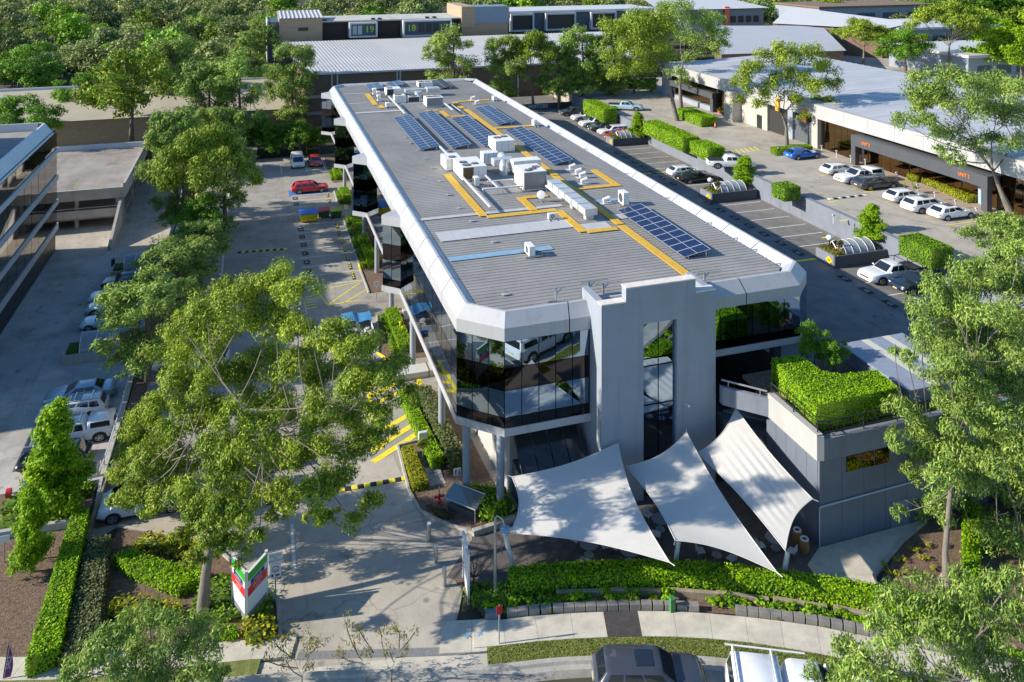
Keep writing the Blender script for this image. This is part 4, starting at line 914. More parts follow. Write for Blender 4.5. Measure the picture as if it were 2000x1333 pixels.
def lpanes(z0, z1):
    inv = WM[lb.name].inverted()
    for k in range(15):
        y = LYF - .3 - k * 2.8
        obj('pane', UP_L, lb, inv @ Vector((LX, y, z0 + .03)), (prand.uniform(-.004, .004), 0, -math.pi / 2 + prand.uniform(-.004, .004)), (2.72, 1, z1 - z0 - .06))
zz_ = [LT - .15] + [v for z0, z1 in BANDS for v in (z1, z0)]
for zt, zb in zip(zz_[0::2], zz_[1::2]): lpanes(zb, zt)
# parking structure beyond it
ps = thing('parking_structure', 'two level concrete parking deck with empty roof bays and dark lower levels', 'car park', (-17, 100, 0))
M_pk = mat('parking_concrete', (0.38, 0.36, 0.34), .9, stain='wall', var=.15, scale=.7, bump=.1); M_pkt = mat('parking_top', (0.28, 0.25, 0.225), .9, stain='ground', var=.25, scale=.3, bump=.15, bscale=6, detail=8)
PKZ = 2.2
PT = [at(120, 376, PKZ), at(241, 366, PKZ), at(303, 284, PKZ), at(112, 298, PKZ)]
PT = [(-25, PT[0][1]), PT[1], PT[2], (-30, PT[3][1])]; Yf = (PT[0][1] + PT[1][1]) / 2; Yb = (PT[2][1] + PT[3][1]) / 2; PXr = PT[1][0]
part(MB().prism([(-32, Yf), (PXr, Yf), (PXr, Yb), (-32, Yb)], PKZ - .4, PKZ), 'top_deck', M_pkt, ps)
part(MB().box(-32, PXr, Yf - .25, Yf - .002, PKZ - 1.15, PKZ + .12), 'edge_beam', M_pk, ps); part(MB().box(PXr, PXr + .25, Yf - .25, Yb + .25, PKZ - 1.15, PKZ + .6), 'edge_beam', M_pk, ps); part(MB().box(-32, PXr, Yb, Yb + .25, PKZ - 1.15, PKZ + .7), 'edge_beam', M_lbf, ps)
part(MB().box(-32, PXr, Yf - .25, Yf, PKZ - 3.3, PKZ - 2.35), 'edge_beam', M_pk, ps); part(MB().box(-32, PXr, Yf, Yb, PKZ - 3.55, PKZ - 3.3), 'middle_deck', M_pkt, ps); part(MB().box(-32, PXr, Yb - .3, Yb, NZ, PKZ - .4), 'rear_wall', M_dwall, ps)
for x in (-20, -15.5, PXr - .2):
    for y in (Yf + .6, Yf + 9, Yf + 18): part(MB().obox((x, y, NZ), .4, .4, PKZ - .4 - NZ), 'column', M_pk, ps)
part(MB().tube([(-32, Yf - .1, PKZ - 2.1), (PXr, Yf - .1, PKZ - 2.1)], .04, 6), 'handrail', M_steel, ps)
for k in range(8):
    x = -20.5 + k * 2.45
    if x < PXr - 1: part(MB().quad((x, Yf + 1.2, PKZ + .006), (x + .09, Yf + 1.2, PKZ + .006), (x + .09, Yf + 6, PKZ + .006), (x, Yf + 6, PKZ + .006)), 'bay_line', mat('worn_yellow', (.42, .33, .08), .9, var=.3, scale=4), ps); part(MB().quad((x, Yf + 14, PKZ + .006), (x + .09, Yf + 14, PKZ + .006), (x + .09, Yf + 18, PKZ + .006), (x, Yf + 18, PKZ + .006)), 'bay_line', mat('worn_yellow', (.42, .33, .08), .9, var=.3, scale=4), ps)
part(MB().prism([(PXr - .4, Yf - 9), (PXr - .1, Yf - 9), (PXr - .1, Yf), (PXr - .4, Yf)], NZ, lambda x, y: NZ + .5 + (y - Yf + 9) * .33), 'ramp_wall', M_pk, ps)
struct(MB().quad((-24, 98, NZ + .02), (PXr - .4, 99.6, NZ + .02), (PXr - .4, Yf + 22, NZ + .02), (-24, Yf + 22, NZ + .02)), 'parking_apron', M_conc)
struct(MB().quad((PXr - .1, 99.6, NZ + .02), (-9.2, 100.4, NZ + .02), (-9.2, Yf + 22, NZ + .02), (PXr - .1, Yf + 22, NZ + .02)), 'ramp_apron', M_conc)
# boom gate
bg = thing('boom_gate', 'white upright boom gate arm on a dark post at the neighbour entry', 'boom gate', (*at(221, 520, NZ), NZ)); x, y = at(221, 520, NZ)
part(MB().obox((x, y, NZ), .35, .35, .75), 'cabinet', M_dark, bg); part(MB().tube([(x, y, NZ + .7), (x + .35, y, NZ + 3.6)], .05, 6), 'arm', M_alu, bg)

# ================================================================ brick warehouses and units behind
bw = thing('brick_warehouse', 'brown brick warehouse with grey ribbed skillion roof behind the office', 'building', (12, 143, 0))
def warehouse_roof(poly, mt, pitch, parent, h=.12, nm='roof'):
    """ribbed sheet: poly = near left, near right, far right, far left (3-D); ribs run near -> far"""
    a, b, c_, d_ = [Vector(p) for p in poly]; n = max(4, int((b - a).length / pitch)); m = MB(); vs = []
    for i in range(n + 1):
        for off, z in ((0, 0), (.55, 0), (.65, h), (.9, h)):
            t = min(1, (i + off) / n); p, q = a.lerp(b, t), d_.lerp(c_, t); vs += [(p.x, p.y, p.z + z), (q.x, q.y, q.z + z)]
    k = len(vs) // 2; m.add(vs, [(2 * i, 2 * i + 2, 2 * i + 3, 2 * i + 1) for i in range(k - 1)]); return part(m, nm, mt, parent)
M_wroof = mat('warehouse_roof', (0.42, 0.42, 0.425), .55, var=.1, scale=.12); M_beige = mat('beige_roof', (0.40, 0.35, 0.25), .7, var=.1, scale=.2)
part(MB().box(8.9, 77, 143, 143.4, -.2, 10.15), 'wall', M_brick, bw); part(MB().box(8.9, 9.3, 143.4, 172, -.2, 10.3), 'wall', M_brick, bw)
warehouse_roof([(8.6, 142.7, 10.25), (77, 142.7, 10.25), (77, 173, 12.45), (5.9, 173, 12.45)], M_wroof, .62, bw, .05)
part(MB().box(8.6, 77, 142.5, 142.72, 10.0, 10.3), 'gutter', M_lbf, bw)
for px in (648, 659, 776, 782, 1012, 1100): p = on_y(px, 150, 142.8); part(MB().cyl(p.x, 142.85, 0, 10.1, .14, n=8), 'downpipe', M_lbf, bw)
for z in (3.2, 6.0): part(MB().box(9, 16, 142.9, 142.99, z, z + .5), 'concrete_band', M_pk, bw)
bl = thing('low_brick_building', 'low brown brick building with flat beige roof behind the parking deck', 'building', (-20, 143, 0))
part(MB().box(-48, 8.8, 143.2, 143.6, -.2, 4.4), 'wall', M_brickl, bl); part(MB().add([(-48, 142.9, 4.5), (8.6, 142.9, 4.5), (4, 166, 6.2), (-46, 168, 6.2)], [(0, 1, 2, 3)]), 'roof', M_beige, bl)
part(MB().box(-46, 4, 166, 166.4, 5.6, 6.5), 'parapet', M_lbf, bl)
for i, X in enumerate((-40, -28, -19, -6)):
    part(MB().obox((X, 158, 5.5), 1.2, 1.0, .9), 'roof_vent', M_duct, bl)
# upper units with the green numbers
uu = thing('numbered_units', 'row of white framed units numbered in green on the terrace behind the warehouse', 'building', (25, 176, 12))
M_navy = mat('navy_panel', (.05, .075, .11), .5, var=.1, scale=1); M_lime = mat('lime_number', (.42, .62, .02), .6)
part(MB().box(14.4, 56, 178, 190, 11, 16.0), 'core', M_dark, uu); part(MB().box(14.4, 44.6, 176.2, 190, 16.0, 16.25), 'roof', mat('pale_roof', (.45, .44, .4), .8, var=.2, scale=.3), uu)
part(MB().box(5.7, 14.4, 175.5, 186, 11.5, 17.0), 'stair_block', M_brickl, uu); warehouse_roof([(5.5, 175.3, 17.05), (14.6, 175.3, 17.05), (14.6, 186, 17.9), (5.5, 186, 17.9)], M_wroof, .8, uu); part(MB().box(9.5, 11.5, 175.4, 175.49, 14.4, 15.1), 'window', M_dark, uu)
part(MB().box(3.5, 5.68, 176, 188, 8, 16.3), 'end_wall', M_navy, uu); part(MB().box(3.3, 3.49, 175.8, 188, 8, 16.6), 'end_frame', M_white, uu)
def unit_box(x0, x1, z0, z1, txts):
    f = MB(); th = .35
    f.box(x0, x1, 174.5, 177.9, z1 - th, z1); f.box(x0, x1, 174.5, 177.9, z0, z0 + th); f.box(x0, x0 + th, 174.5, 177.9, z0 + th, z1 - th); f.box(x1 - th, x1, 174.5, 177.9, z0 + th, z1 - th)
    b = part(f, 'bay_frame', M_white, uu); part(MB().box(x0 + th, x1 - th, 175.2, 175.4, z0 + th, z1 - th), 'bay_front', M_navy, uu)
    inv = WM[uu.name].inverted()
    for (x, s) in txts: obj('number', textmesh(s, 2.0, M_lime, .02, 'number'), uu, inv @ Vector((x, 175.15, (z0 + z1) / 2)), (math.pi / 2, 0, 0))
unit_box(19.9, 25.8, 12.7, 15.9, [(24.2, '19')]); unit_box(31.3, 42.0, 12.5, 16.1, [(33.2, '18'), (40.3, '17')])
for k in range(2): part(MB().box(20.6 + k * 1.1, 21.5 + k * 1.1, 175.1, 175.19, 13.3, 15.2), 'window', mat('pale_window', (.35, .4, .42), .2), uu)
for k in range(3): part(MB().box(34.8 + k * 1.6, 36.0 + k * 1.6, 175.1, 175.19, 13.4, 15.3), 'window', M_dark, uu)
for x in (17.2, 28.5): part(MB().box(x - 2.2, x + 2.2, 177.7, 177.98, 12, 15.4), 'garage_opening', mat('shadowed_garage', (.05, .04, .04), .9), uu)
for x in (15, 25.2, 26.6, 37, 38.6): part(MB().obox((x, 177, 16.25), .8, .8, .35), 'roof_unit', M_dark, uu)
part(MB().box(44.6, 55.3, 176, 190, 11, 16.2), 'wall', M_brickl, uu); part(MB().box(47.5, 55.5, 175.8, 182, 14.8, 18.6), 'rooftop_block', mat('blue_grey_sheet', (.18, .23, .29), .5, var=.1, scale=2), uu); part(MB().box(44.5, 47.48, 175.7, 190, 14, 18.7), 'brick_fin', M_brickl, uu)
nu = thing('far_units', 'far row of white framed units behind the tall trees', 'building', (90, 190, 10))
part(MB().box(58, 99, 190, 204, 9, 15.8), 'core', M_navy, nu); part(MB().box(57.8, 99.2, 189.6, 204, 15.8, 16.3), 'roof', M_white, nu)
for x0, x1 in ((60, 66), (69, 77), (81, 88), (91, 98)):
    f = MB(); f.box(x0, x1, 188.6, 190, 15.3, 15.7).box(x0, x1, 188.6, 190, 11.4, 11.8).box(x0, x0 + .4, 188.6, 190, 11.8, 15.3).box(x1 - .4, x1, 188.6, 190, 11.8, 15.3); part(f, 'bay_frame', M_white, nu); part(MB().box(x0 + .4, x1 - .4, 189.2, 189.3, 11.8, 15.3), 'bay_front', M_dark, nu)
inv = WM[nu.name].inverted(); obj('number', textmesh('12', 2.4, M_lime, .02, 'number'), nu, inv @ Vector((84, 189.1, 14.2)), (math.pi / 2, 0, 0))
wo = thing('orange_fin_office', 'white and grey office with one orange fin and four windows in the background', 'building', (122, 190, 9))
part(MB().box(103, 132, 190, 206, 8, 15.6), 'wall', mat('cool_grey_wall', (.22, .25, .29), .7, var=.06, scale=.5), wo); part(MB().box(103, 119.5, 189.8, 189.99, 8, 15.6), 'pale_wall', M_render, wo); part(MB().box(119.6, 121.0, 189.2, 189.98, 9, 16.2), 'orange_fin', mat('orange_fin', (.75, .16, .07), .6), wo)
part(MB().add([(100, 188.5, 15.7), (133, 188.5, 15.7), (130, 206, 17.6), (104, 206, 17.6)], [(0, 1, 2, 3)]), 'roof', M_white, wo)
for k in range(4): part(MB().box(121.8 + k * 2.35, 123.4 + k * 2.35, 189.85, 189.98, 11.9, 13.6), 'window', M_dark, wo)
for k, (nm, lab, poly, mt) in enumerate((('grey_roof_warehouse', 'big plain pale grey warehouse roof behind the units', [(86, 137.5, 11.2), (113, 135, 11.2), (131, 165, 13), (106, 173, 13)], mat('pale_grey_roof', (.40, .405, .43), .6, var=.05, scale=.2)), ('white_roof_warehouse', 'bright white warehouse roof at the far right', [(122, 172, 13.2), (136, 150, 13.4), (146, 152, 14.5), (136, 184, 16.2)], M_white))):
    t = thing(nm, lab, 'building', (poly[0][0], poly[0][1], 6)); warehouse_roof(poly, mt, .9, t, .006)
    part(MB().prism([(p[0] + .4 * (1 if i in (0, 3) else -1), p[1] + .4 * (1 if i < 2 else -1)) for i, p in enumerate(poly)], 5, 11.1 if k == 0 else 12.9), 'wall', M_brick, t)
for k, (x0, x1, y0, y1, z, lab) in enumerate(((140, 170, 150, 170, 13, 'white walled building glimpsed behind the right hand trees'), (128, 150, 120, 140, 11, 'pale building hidden by trees right of the white roof'), (150, 190, 190, 210, 15, 'low brown roofed building in the far right distance'))):
    t = thing('far_building', lab, 'building', ((x0 + x1) / 2, y0, 5), 0); part(MB().box(x0, x1, y0, y1, 4, z), 'wall', M_render, t); part(MB().box(x0 - .4, x1 + .4, y0 - .4, y1 + .4, z, z + .5), 'roof', M_white if k < 2 else M_brick, t)
    for q in range(4): part(MB().box(lerp(x0, x1, .1 + q * .22), lerp(x0, x1, .25 + q * .22), y0 - .1, y0 - .01, z - 3.2, z - 1.6), 'window', M_navy, t)

# ================================================================ unit building on the right
ub = thing('unit_building', 'long white fascia unit building with bronze glass and dark portal beside the upper car park', 'building', (67, 80, UP))
part(MB().box(67.1, 92, 52, 124, UP - .1, 11.9), 'core', M_dark, ub)
M_uroof = mat('unit_roof', (.42, .43, .455), .5, var=.12, scale=.15, stretch=(1, 4, 1))
warehouse_roof([(92.5, 52, 13.0), (92.5, 124, 13.0), (67.2, 124, 12.0), (67.2, 52, 12.0)], M_uroof, 1.4, ub, .05)
for a, b in zip(range(52, 124, 4), range(56, 128, 4)): part(MB().box(66.55, 67.2, a + .01, min(b, 124) - .01, 10.45, 12.15), 'fascia_panel', mat('unit_fascia', (.38, .38, .385), .6, var=.06, scale=.5), ub)
panes(ub, (67.05, 84.4), (67.05, 77.6), [10.4, 9.2, 8.0, 6.9], 6, 'bbb'); panes(ub, (67.05, 77.2), (67.05, 59.6), [10.4, 9.1], 13, 'b'); panes(ub, (67.05, 77.2), (67.05, 59.6), [8.95, 6.9], 13, 'b'); panes(ub, (67.05, 59.2), (67.05, 52.4), [10.4, 9.2, 8.0, 6.9], 6, 'bbb')
panes(ub, (67.05, 108), (67.05, 103.6), [10.4, 9.3, 8.1, 6.9], 4, 'bbb'); panes(ub, (67.05, 122), (67.05, 108.4), [10.4, 9.6], 10, 'b'); panes(ub, (67.05, 121), (67.05, 109), [8.8, 7.6], 8, 'b')
M_port = mat('charcoal_portal', (.06, .065, .075), .6, var=.08, scale=1)
part(MB().box(65.4, 66.9, 59.2, 77.4, 9.0, 10.15), 'portal_beam', M_port, ub); part(MB().box(65.4, 66.0, 76.7, 77.38, UP, 9.0), 'portal_post', M_port, ub); part(MB().box(65.4, 66.0, 59.22, 59.9, UP, 9.0), 'portal_post', M_port, ub)
part(MB().box(66.2, 66.95, 108.2, 122, 8.8, 9.7), 'portal_beam', M_port, ub); part(MB().box(66.3, 66.9, 108.2, 109, UP, 8.8), 'portal_post', M_port, ub); part(MB().box(66.4, 67.0, 109, 120, UP, 7.5), 'low_wall', M_render, ub)
M_ubeige = mat('beige_render', (.44, .41, .35), .8, var=.08, scale=.6)
part(MB().box(66.5, 67.09, 84.6, 85.7, UP, 10.44), 'pier', M_ubeige, ub); part(MB().box(66.9, 67.09, 85.7, 89.6, UP, 9.6), 'roller_door', mat('roller_door', (.09, .10, .115), .5, var=.1, scale=2, stretch=(1, 1, 14)), ub); part(MB().box(66.6, 67.09, 89.6, 90.6, UP, 10.44), 'pier', M_render, ub)
part(MB().box(66.9, 67.09, 91, 95, UP, 9.8), 'open_bay', mat('dark_bay', (.03, .028, .027), .9), ub); part(MB().box(66.6, 67.09, 95, 101.2, UP, 10.44), 'pier', M_ubeige, ub); part(MB().box(66.52, 66.6, 96.2, 97.3, UP, 8.6), 'side_door', M_dark, ub); part(MB().box(65.2, 67.05, 101.2, 103.4, UP, 11.0), 'stair_block', M_ubeige, ub)
part(MB().box(66.3, 67.05, 122.0, 124.2, UP - 2, 10.44), 'pier', M_render, ub)
inv = WM[ub.name].inverted(); M_or = mat('orange_letters', (.65, .16, .02), .6)
for (Y, s) in ((75.0, 'UNIT 3'), (61.8, 'UNIT 2')): obj('lettering', textmesh(s, .44, M_or, .015, 'lettering', .012), ub, inv @ Vector((65.36, Y, 9.6)), (math.pi / 2, 0, -math.pi / 2))
for (Y, z) in ((92.5, 11.2), (87.0, 10.8)): part(MB().obox((66.4, Y, z - 1.2), .2, .7, 1.6), 'sign_board', mat('orange_sign', (.8, .35, .02), .6), ub)
part(MB().box(66.9, 67.0, 60.6, 61.6, UP, 8.7), 'blue_door', mat('pale_blue_door', (.3, .42, .55), .4), ub)
struct(MB().quad((62.5, 58, UP + .01), (66.9, 58, UP + .01), (66.9, 77.4, UP + .01), (62.5, 77.4, UP + .01)), 'entry_paving', mat('pinkish_paving', (.36, .27, .21), .9, var=.15, scale=3))
# yellow marks in the upper lot
items = []
UL = [(1850, 440.4), (1805, 425.2), (1766.7, 409.8), (1731.6, 394.4)]; UX = sum(at(*p, UP)[0] for p in UL) / 4; UYS = [at(*p, UP)[1] for p in UL]
for Y in UYS: items.append(stripe((UX, Y), (UX + 5, Y), .12, M_ypaint, UP))
for k in range(3): items.append(stripe((UX, UYS[-1] + 4.6 + k * 2.5), (UX + 4.8, UYS[-1] + 4.6 + k * 2.5), .12, M_ypaint, UP))
for k in range(7): a = at(1420 + k * 9, 300 - k * 1.5, UP); items.append(stripe((a[0], a[1] - .9), (a[0] + .5, a[1] + .9), .2, M_ypaint, UP))
for k in range(7):
    a = at(1415 + k * 11, 230 + k * 2.5, UP); items.append(stripe(a, (a[0] + 1.6, a[1] + .3), .12, M_ypaint, UP))
for px, py in ((1545, 303), (1688, 376), (1640, 432), (1620, 395), (1605, 465)): a = at(px, py, UP); items.append(stripe(a, (a[0] + 1.2, a[1]), .2, M_ypaint, UP))
lay(items, 'upper_lot_markings')
sh2 = thing('speed_hump', 'black and white rubber speed hump across the upper car park', 'speed hump', (*at(1670, 380, UP), UP))
a, b = Vector(at(1619, 390, UP)), Vector(at(1692, 382, UP))
for k in range(9): p = a.lerp(b, (k + .5) / 9); part(MB().obox((p.x, p.y, UP), .62, .42, .06), 'segment', M_black if k % 2 else M_wpaint, sh2, bevel=.02)
# low end wall of the deck with white lettering
ew = thing('deck_end_wall', 'dark low wall with white MOTORS lettering at the far end of the deck', 'wall', (45, 128, DK))
p0, p1 = at(1035, 216, DK), at(1140, 208, DK); Ye = (p0[1] + p1[1]) / 2
part(MB().box(33, 51.5, Ye, Ye + .3, DK, DK + .95), 'wall', M_dwall, ew); x = at(1052, 214, DK)[0]
obj('lettering', textmesh('MOTORS', .85, M_white, .01, 'lettering', .015), ew, WM[ew.name].inverted() @ Vector((x - .1, Ye - .02, DK + .5)), (math.pi / 2, 0, 0))
# planters with arched skylights on the deck
M_arch = mat('frosted_skylight', (.30, .32, .33), .15, spec=.6, var=.1, scale=2)
def planter(cx, cy, label, w=5.4, d=2.6):
    t = thing('deck_planter', label, 'planter', (cx, cy, DK), 0, 'grey planters on the parking deck')
    obj('wall', MB().box(0, w, 0, .18, 0, 1.0).mesh('wall', M_dwall), t); obj('wall', MB().box(0, w, d - .18, d, 0, 1.0).mesh('wall', M_dwall), t); obj('wall', MB().box(0, .18, .18, d - .18, 0, 1.0).mesh('wall', M_gwall), t); obj('wall', MB().box(w - .18, w, .18, d - .18, 0, 1.0).mesh('wall', M_gwall), t)
    obj('soil', MB().box(.18, w - .18, .18, d - .18, .6, .85).mesh('soil', M_soil), t)
    n = 4; x0, x1 = 1.35, 4.3; r = 1.05
    for k in range(n):
        a, b = lerp(x0, x1, k / n) + .04, lerp(x0, x1, (k + 1) / n) - .04; vs = []
        for x in (a, b):
            for q in range(9): an = math.pi * q / 8; vs.append((x, d / 2 - r * math.cos(an), .85 + r * math.sin(an) * .8))
        obj('skylight_pane', MB().add(vs, [(q, q + 9, q + 10, q + 1) for q in range(8)]).mesh('skylight_pane', M_arch, 1.0), t)
    for k in range(n + 1):
        x = lerp(x0, x1, k / n); obj('skylight_rib', MB().tube([(x, d / 2 - r * math.cos(math.pi * q / 10), .87 + r * math.sin(math.pi * q / 10) * .81) for q in range(11)], .03, 6).mesh('skylight_rib', M_alu, .6), t)
    for e in (-.5, .5, 0): obj('spoke', MB().tube([(x0, d / 2, .87), (x0, d / 2 + e * 1.4, .87 + .8 * math.cos(e * 1.5))], .035, 6).mesh('spoke', M_alu), t)
    s = obj('hump_sign', MB().add([(-.02, -.42, 0), (-.02, 0, -.34), (-.02, .42, 0), (-.02, 0, .34), (0, -.42, 0), (0, 0, -.34), (0, .42, 0), (0, 0, .34)], [(0, 1, 2, 3), (0, 4, 5, 1), (1, 5, 6, 2), (2, 6, 7, 3), (3, 7, 4, 0)]).mesh('hump_sign', M_hump), t, (-.02, d / 2 - .6, .5))
    obj('hump_symbol', MB().add([(-.03, -.2, -.05), (-.03, -.08, .05), (-.03, .08, .05), (-.03, .2, -.05)], [(0, 1, 2, 3)]).mesh('hump_symbol', M_black), s)
    return t
M_hump = mat('sign_yellow', (.85, .48, .01), .5)
for (px, py, lab, gs) in ((1183, 279, 'grey planter with arched skylight and yellow hump sign, far one', 0), (1367, 385, 'grey planter with arched skylight in the middle of the deck', 1), (1593, 505, 'grey planter with arched skylight nearest the camera', 1)):
    x, y = at(px, py, DK); planter(x, y - 2.45, lab)
    if gs:
        q = at3(px + 18, py - 18, DK); t = thing('globe_lamp', 'white globe lamp on black post in the ' + ('nearest' if py > 400 else 'middle') + ' deck planter', 'lamp', (x + .7, y - .9, DK + .8)); obj('post', MB().cyl(0, 0, 0, 1.0, .05, n=8).mesh('post', M_dark), t); obj('globe', MB().ball((0, 0, 1.2), .28, 16, 1, 1, .85).mesh('globe', mat('white_globe', (.75, .75, .74), .3), 2.0), t)
        t = thing('warning_sign', 'yellow diamond hump sign on a pole in the ' + ('nearest' if py > 400 else 'middle') + ' deck planter', 'sign', (x + 1.15, y - 1.7, DK + .8)); obj('pole', MB().cyl(0, 0, 0, .8, .03, n=6).mesh('pole', M_steel), t); obj('board', MB().add([(-.42, 0, .95), (0, 0, .6), (.42, 0, .95), (0, 0, 1.3), (-.42, .03, .95), (0, .03, .6), (.42, .03, .95), (0, .03, 1.3)], [(0, 1, 2, 3), (7, 6, 5, 4), (0, 4, 5, 1), (1, 5, 6, 2), (2, 6, 7, 3), (3, 7, 4, 0)]).mesh('board', mat('olive_sign', (.30, .22, .01), .5)), t)
        obj('symbol', MB().add([(-.2, -.006, .9), (-.08, -.006, 1.02), (.08, -.006, 1.02), (.2, -.006, .9)], [(0, 1, 2, 3)]).mesh('symbol', M_black), t)
# ================================================================ vehicles (built at life size, heights follow the scene's vertical scale)
M_cglass = mat('car_glass', (0.012, 0.016, 0.02), .03, spec=.9, coat=.6); M_tyre = mat('tyre', (.018, .018, .019), .85); M_rim = mat('alloy_rim', (.42, .43, .45), .3, metal=.7); M_rimd = mat('dark_rim', (.06, .06, .065), .4, metal=.4)
M_head = mat('headlight', (.6, .62, .65), .08, spec=.9, coat=1); M_tail = mat('tail_light', (.45, .01, .015), .15, coat=.8); M_trim = mat('black_trim', (.02, .02, .021), .6); M_nplate = mat('number_plate', (.6, .58, .35), .5); M_chrome = mat('chrome_trim', (.6, .6, .6), .12, metal=1)
PAINT = {}
def paint(hexc, metal=.0):
    if hexc not in PAINT: PAINT[hexc] = mat('car_paint_' + hexc.lstrip('#'), hexc, .28, metal=metal, coat=.9, var=.03, scale=2)
    return PAINT[hexc]
CARS = {  # L, W, H, hull top profile, cabin (windscreen base, roof front, roof rear, rear glass base), roof half width factor, wheels (rear, front), radius
    'hatch': dict(L=4.3, W=1.80, H=1.48, top=[(-.5, .62), (-.485, .86), (-.44, .97), (.0, .95), (.20, .93), (.34, .88), (.44, .80), (.485, .68), (.5, .50)], cab=(.22, .06, -.34, -.46), wr=.72, wh=(-.30, .31), r=.32),
    'sedan': dict(L=4.8, W=1.83, H=1.46, top=[(-.5, .60), (-.49, .88), (-.44, 1.0), (-.30, 1.0), (.0, .95), (.20, .92), (.34, .87), (.45, .79), (.487, .67), (.5, .50)], cab=(.22, .06, -.20, -.345), wr=.70, wh=(-.29, .30), r=.33),
    'suv': dict(L=4.65, W=1.88, H=1.68, top=[(-.5, .66), (-.49, .96), (-.46, 1.08), (.0, 1.05), (.22, 1.03), (.36, .99), (.45, .91), (.487, .78), (.5, .52)], cab=(.235, .09, -.39, -.475), wr=.74, wh=(-.29, .31), r=.37),
    'wagon': dict(L=4.85, W=1.86, H=1.56, top=[(-.5, .64), (-.49, .92), (-.46, 1.02), (.0, .99), (.21, .97), (.35, .92), (.45, .84), (.487, .72), (.5, .5)], cab=(.225, .08, -.40, -.48), wr=.72, wh=(-.29, .30), r=.34),
    'ute': dict(L=5.3, W=1.88, H=1.80, top=[(-.5, .98), (-.495, 1.12), (-.18, 1.12), (.0, 1.12), (.20, 1.12), (.34, 1.09), (.45, 1.02), (.487, .88), (.5, .58)], cab=(.215, .09, -.105, -.155), wr=.76, wh=(-.31, .31), r=.40, tray=True),
    'canopy_ute': dict(L=5.3, W=1.88, H=1.80, top=[(-.5, .98), (-.495, 1.12), (-.18, 1.12), (.0, 1.12), (.20, 1.12), (.34, 1.09), (.45, 1.02), (.487, .88), (.5, .58)], cab=(.215, .09, -.105, -.155), wr=.76, wh=(-.31, .31), r=.40, canopy=True),
    'van': dict(L=4.9, W=1.92, H=1.95, top=[(-.5, .85), (-.497, 1.15), (.0, 1.15), (.25, 1.15), (.40, 1.05), (.47, .9), (.49, .7), (.5, .5)], cab=(.40, .22, -.47, -.495), wr=.82, wh=(-.27, .33), r=.34),
}
CAR_ME = {}
def quad_part(mb, a, b, c, d, n, off, th=.012):
    a, b, c, d, n = [Vector(q) for q in (a, b, c, d, n)]; n = n.normalized() * off; i = n.normalized() * th
    mb.add([a + n, b + n, c + n, d + n, a + n - i, b + n - i, c + n - i, d + n - i], [(0, 1, 2, 3), (0, 4, 5, 1), (1, 5, 6, 2), (2, 6, 7, 3), (3, 7, 4, 0)])
def zs(mb):
    mb.v = [(x, y, z * KZ) for x, y, z in mb.v]; return mb
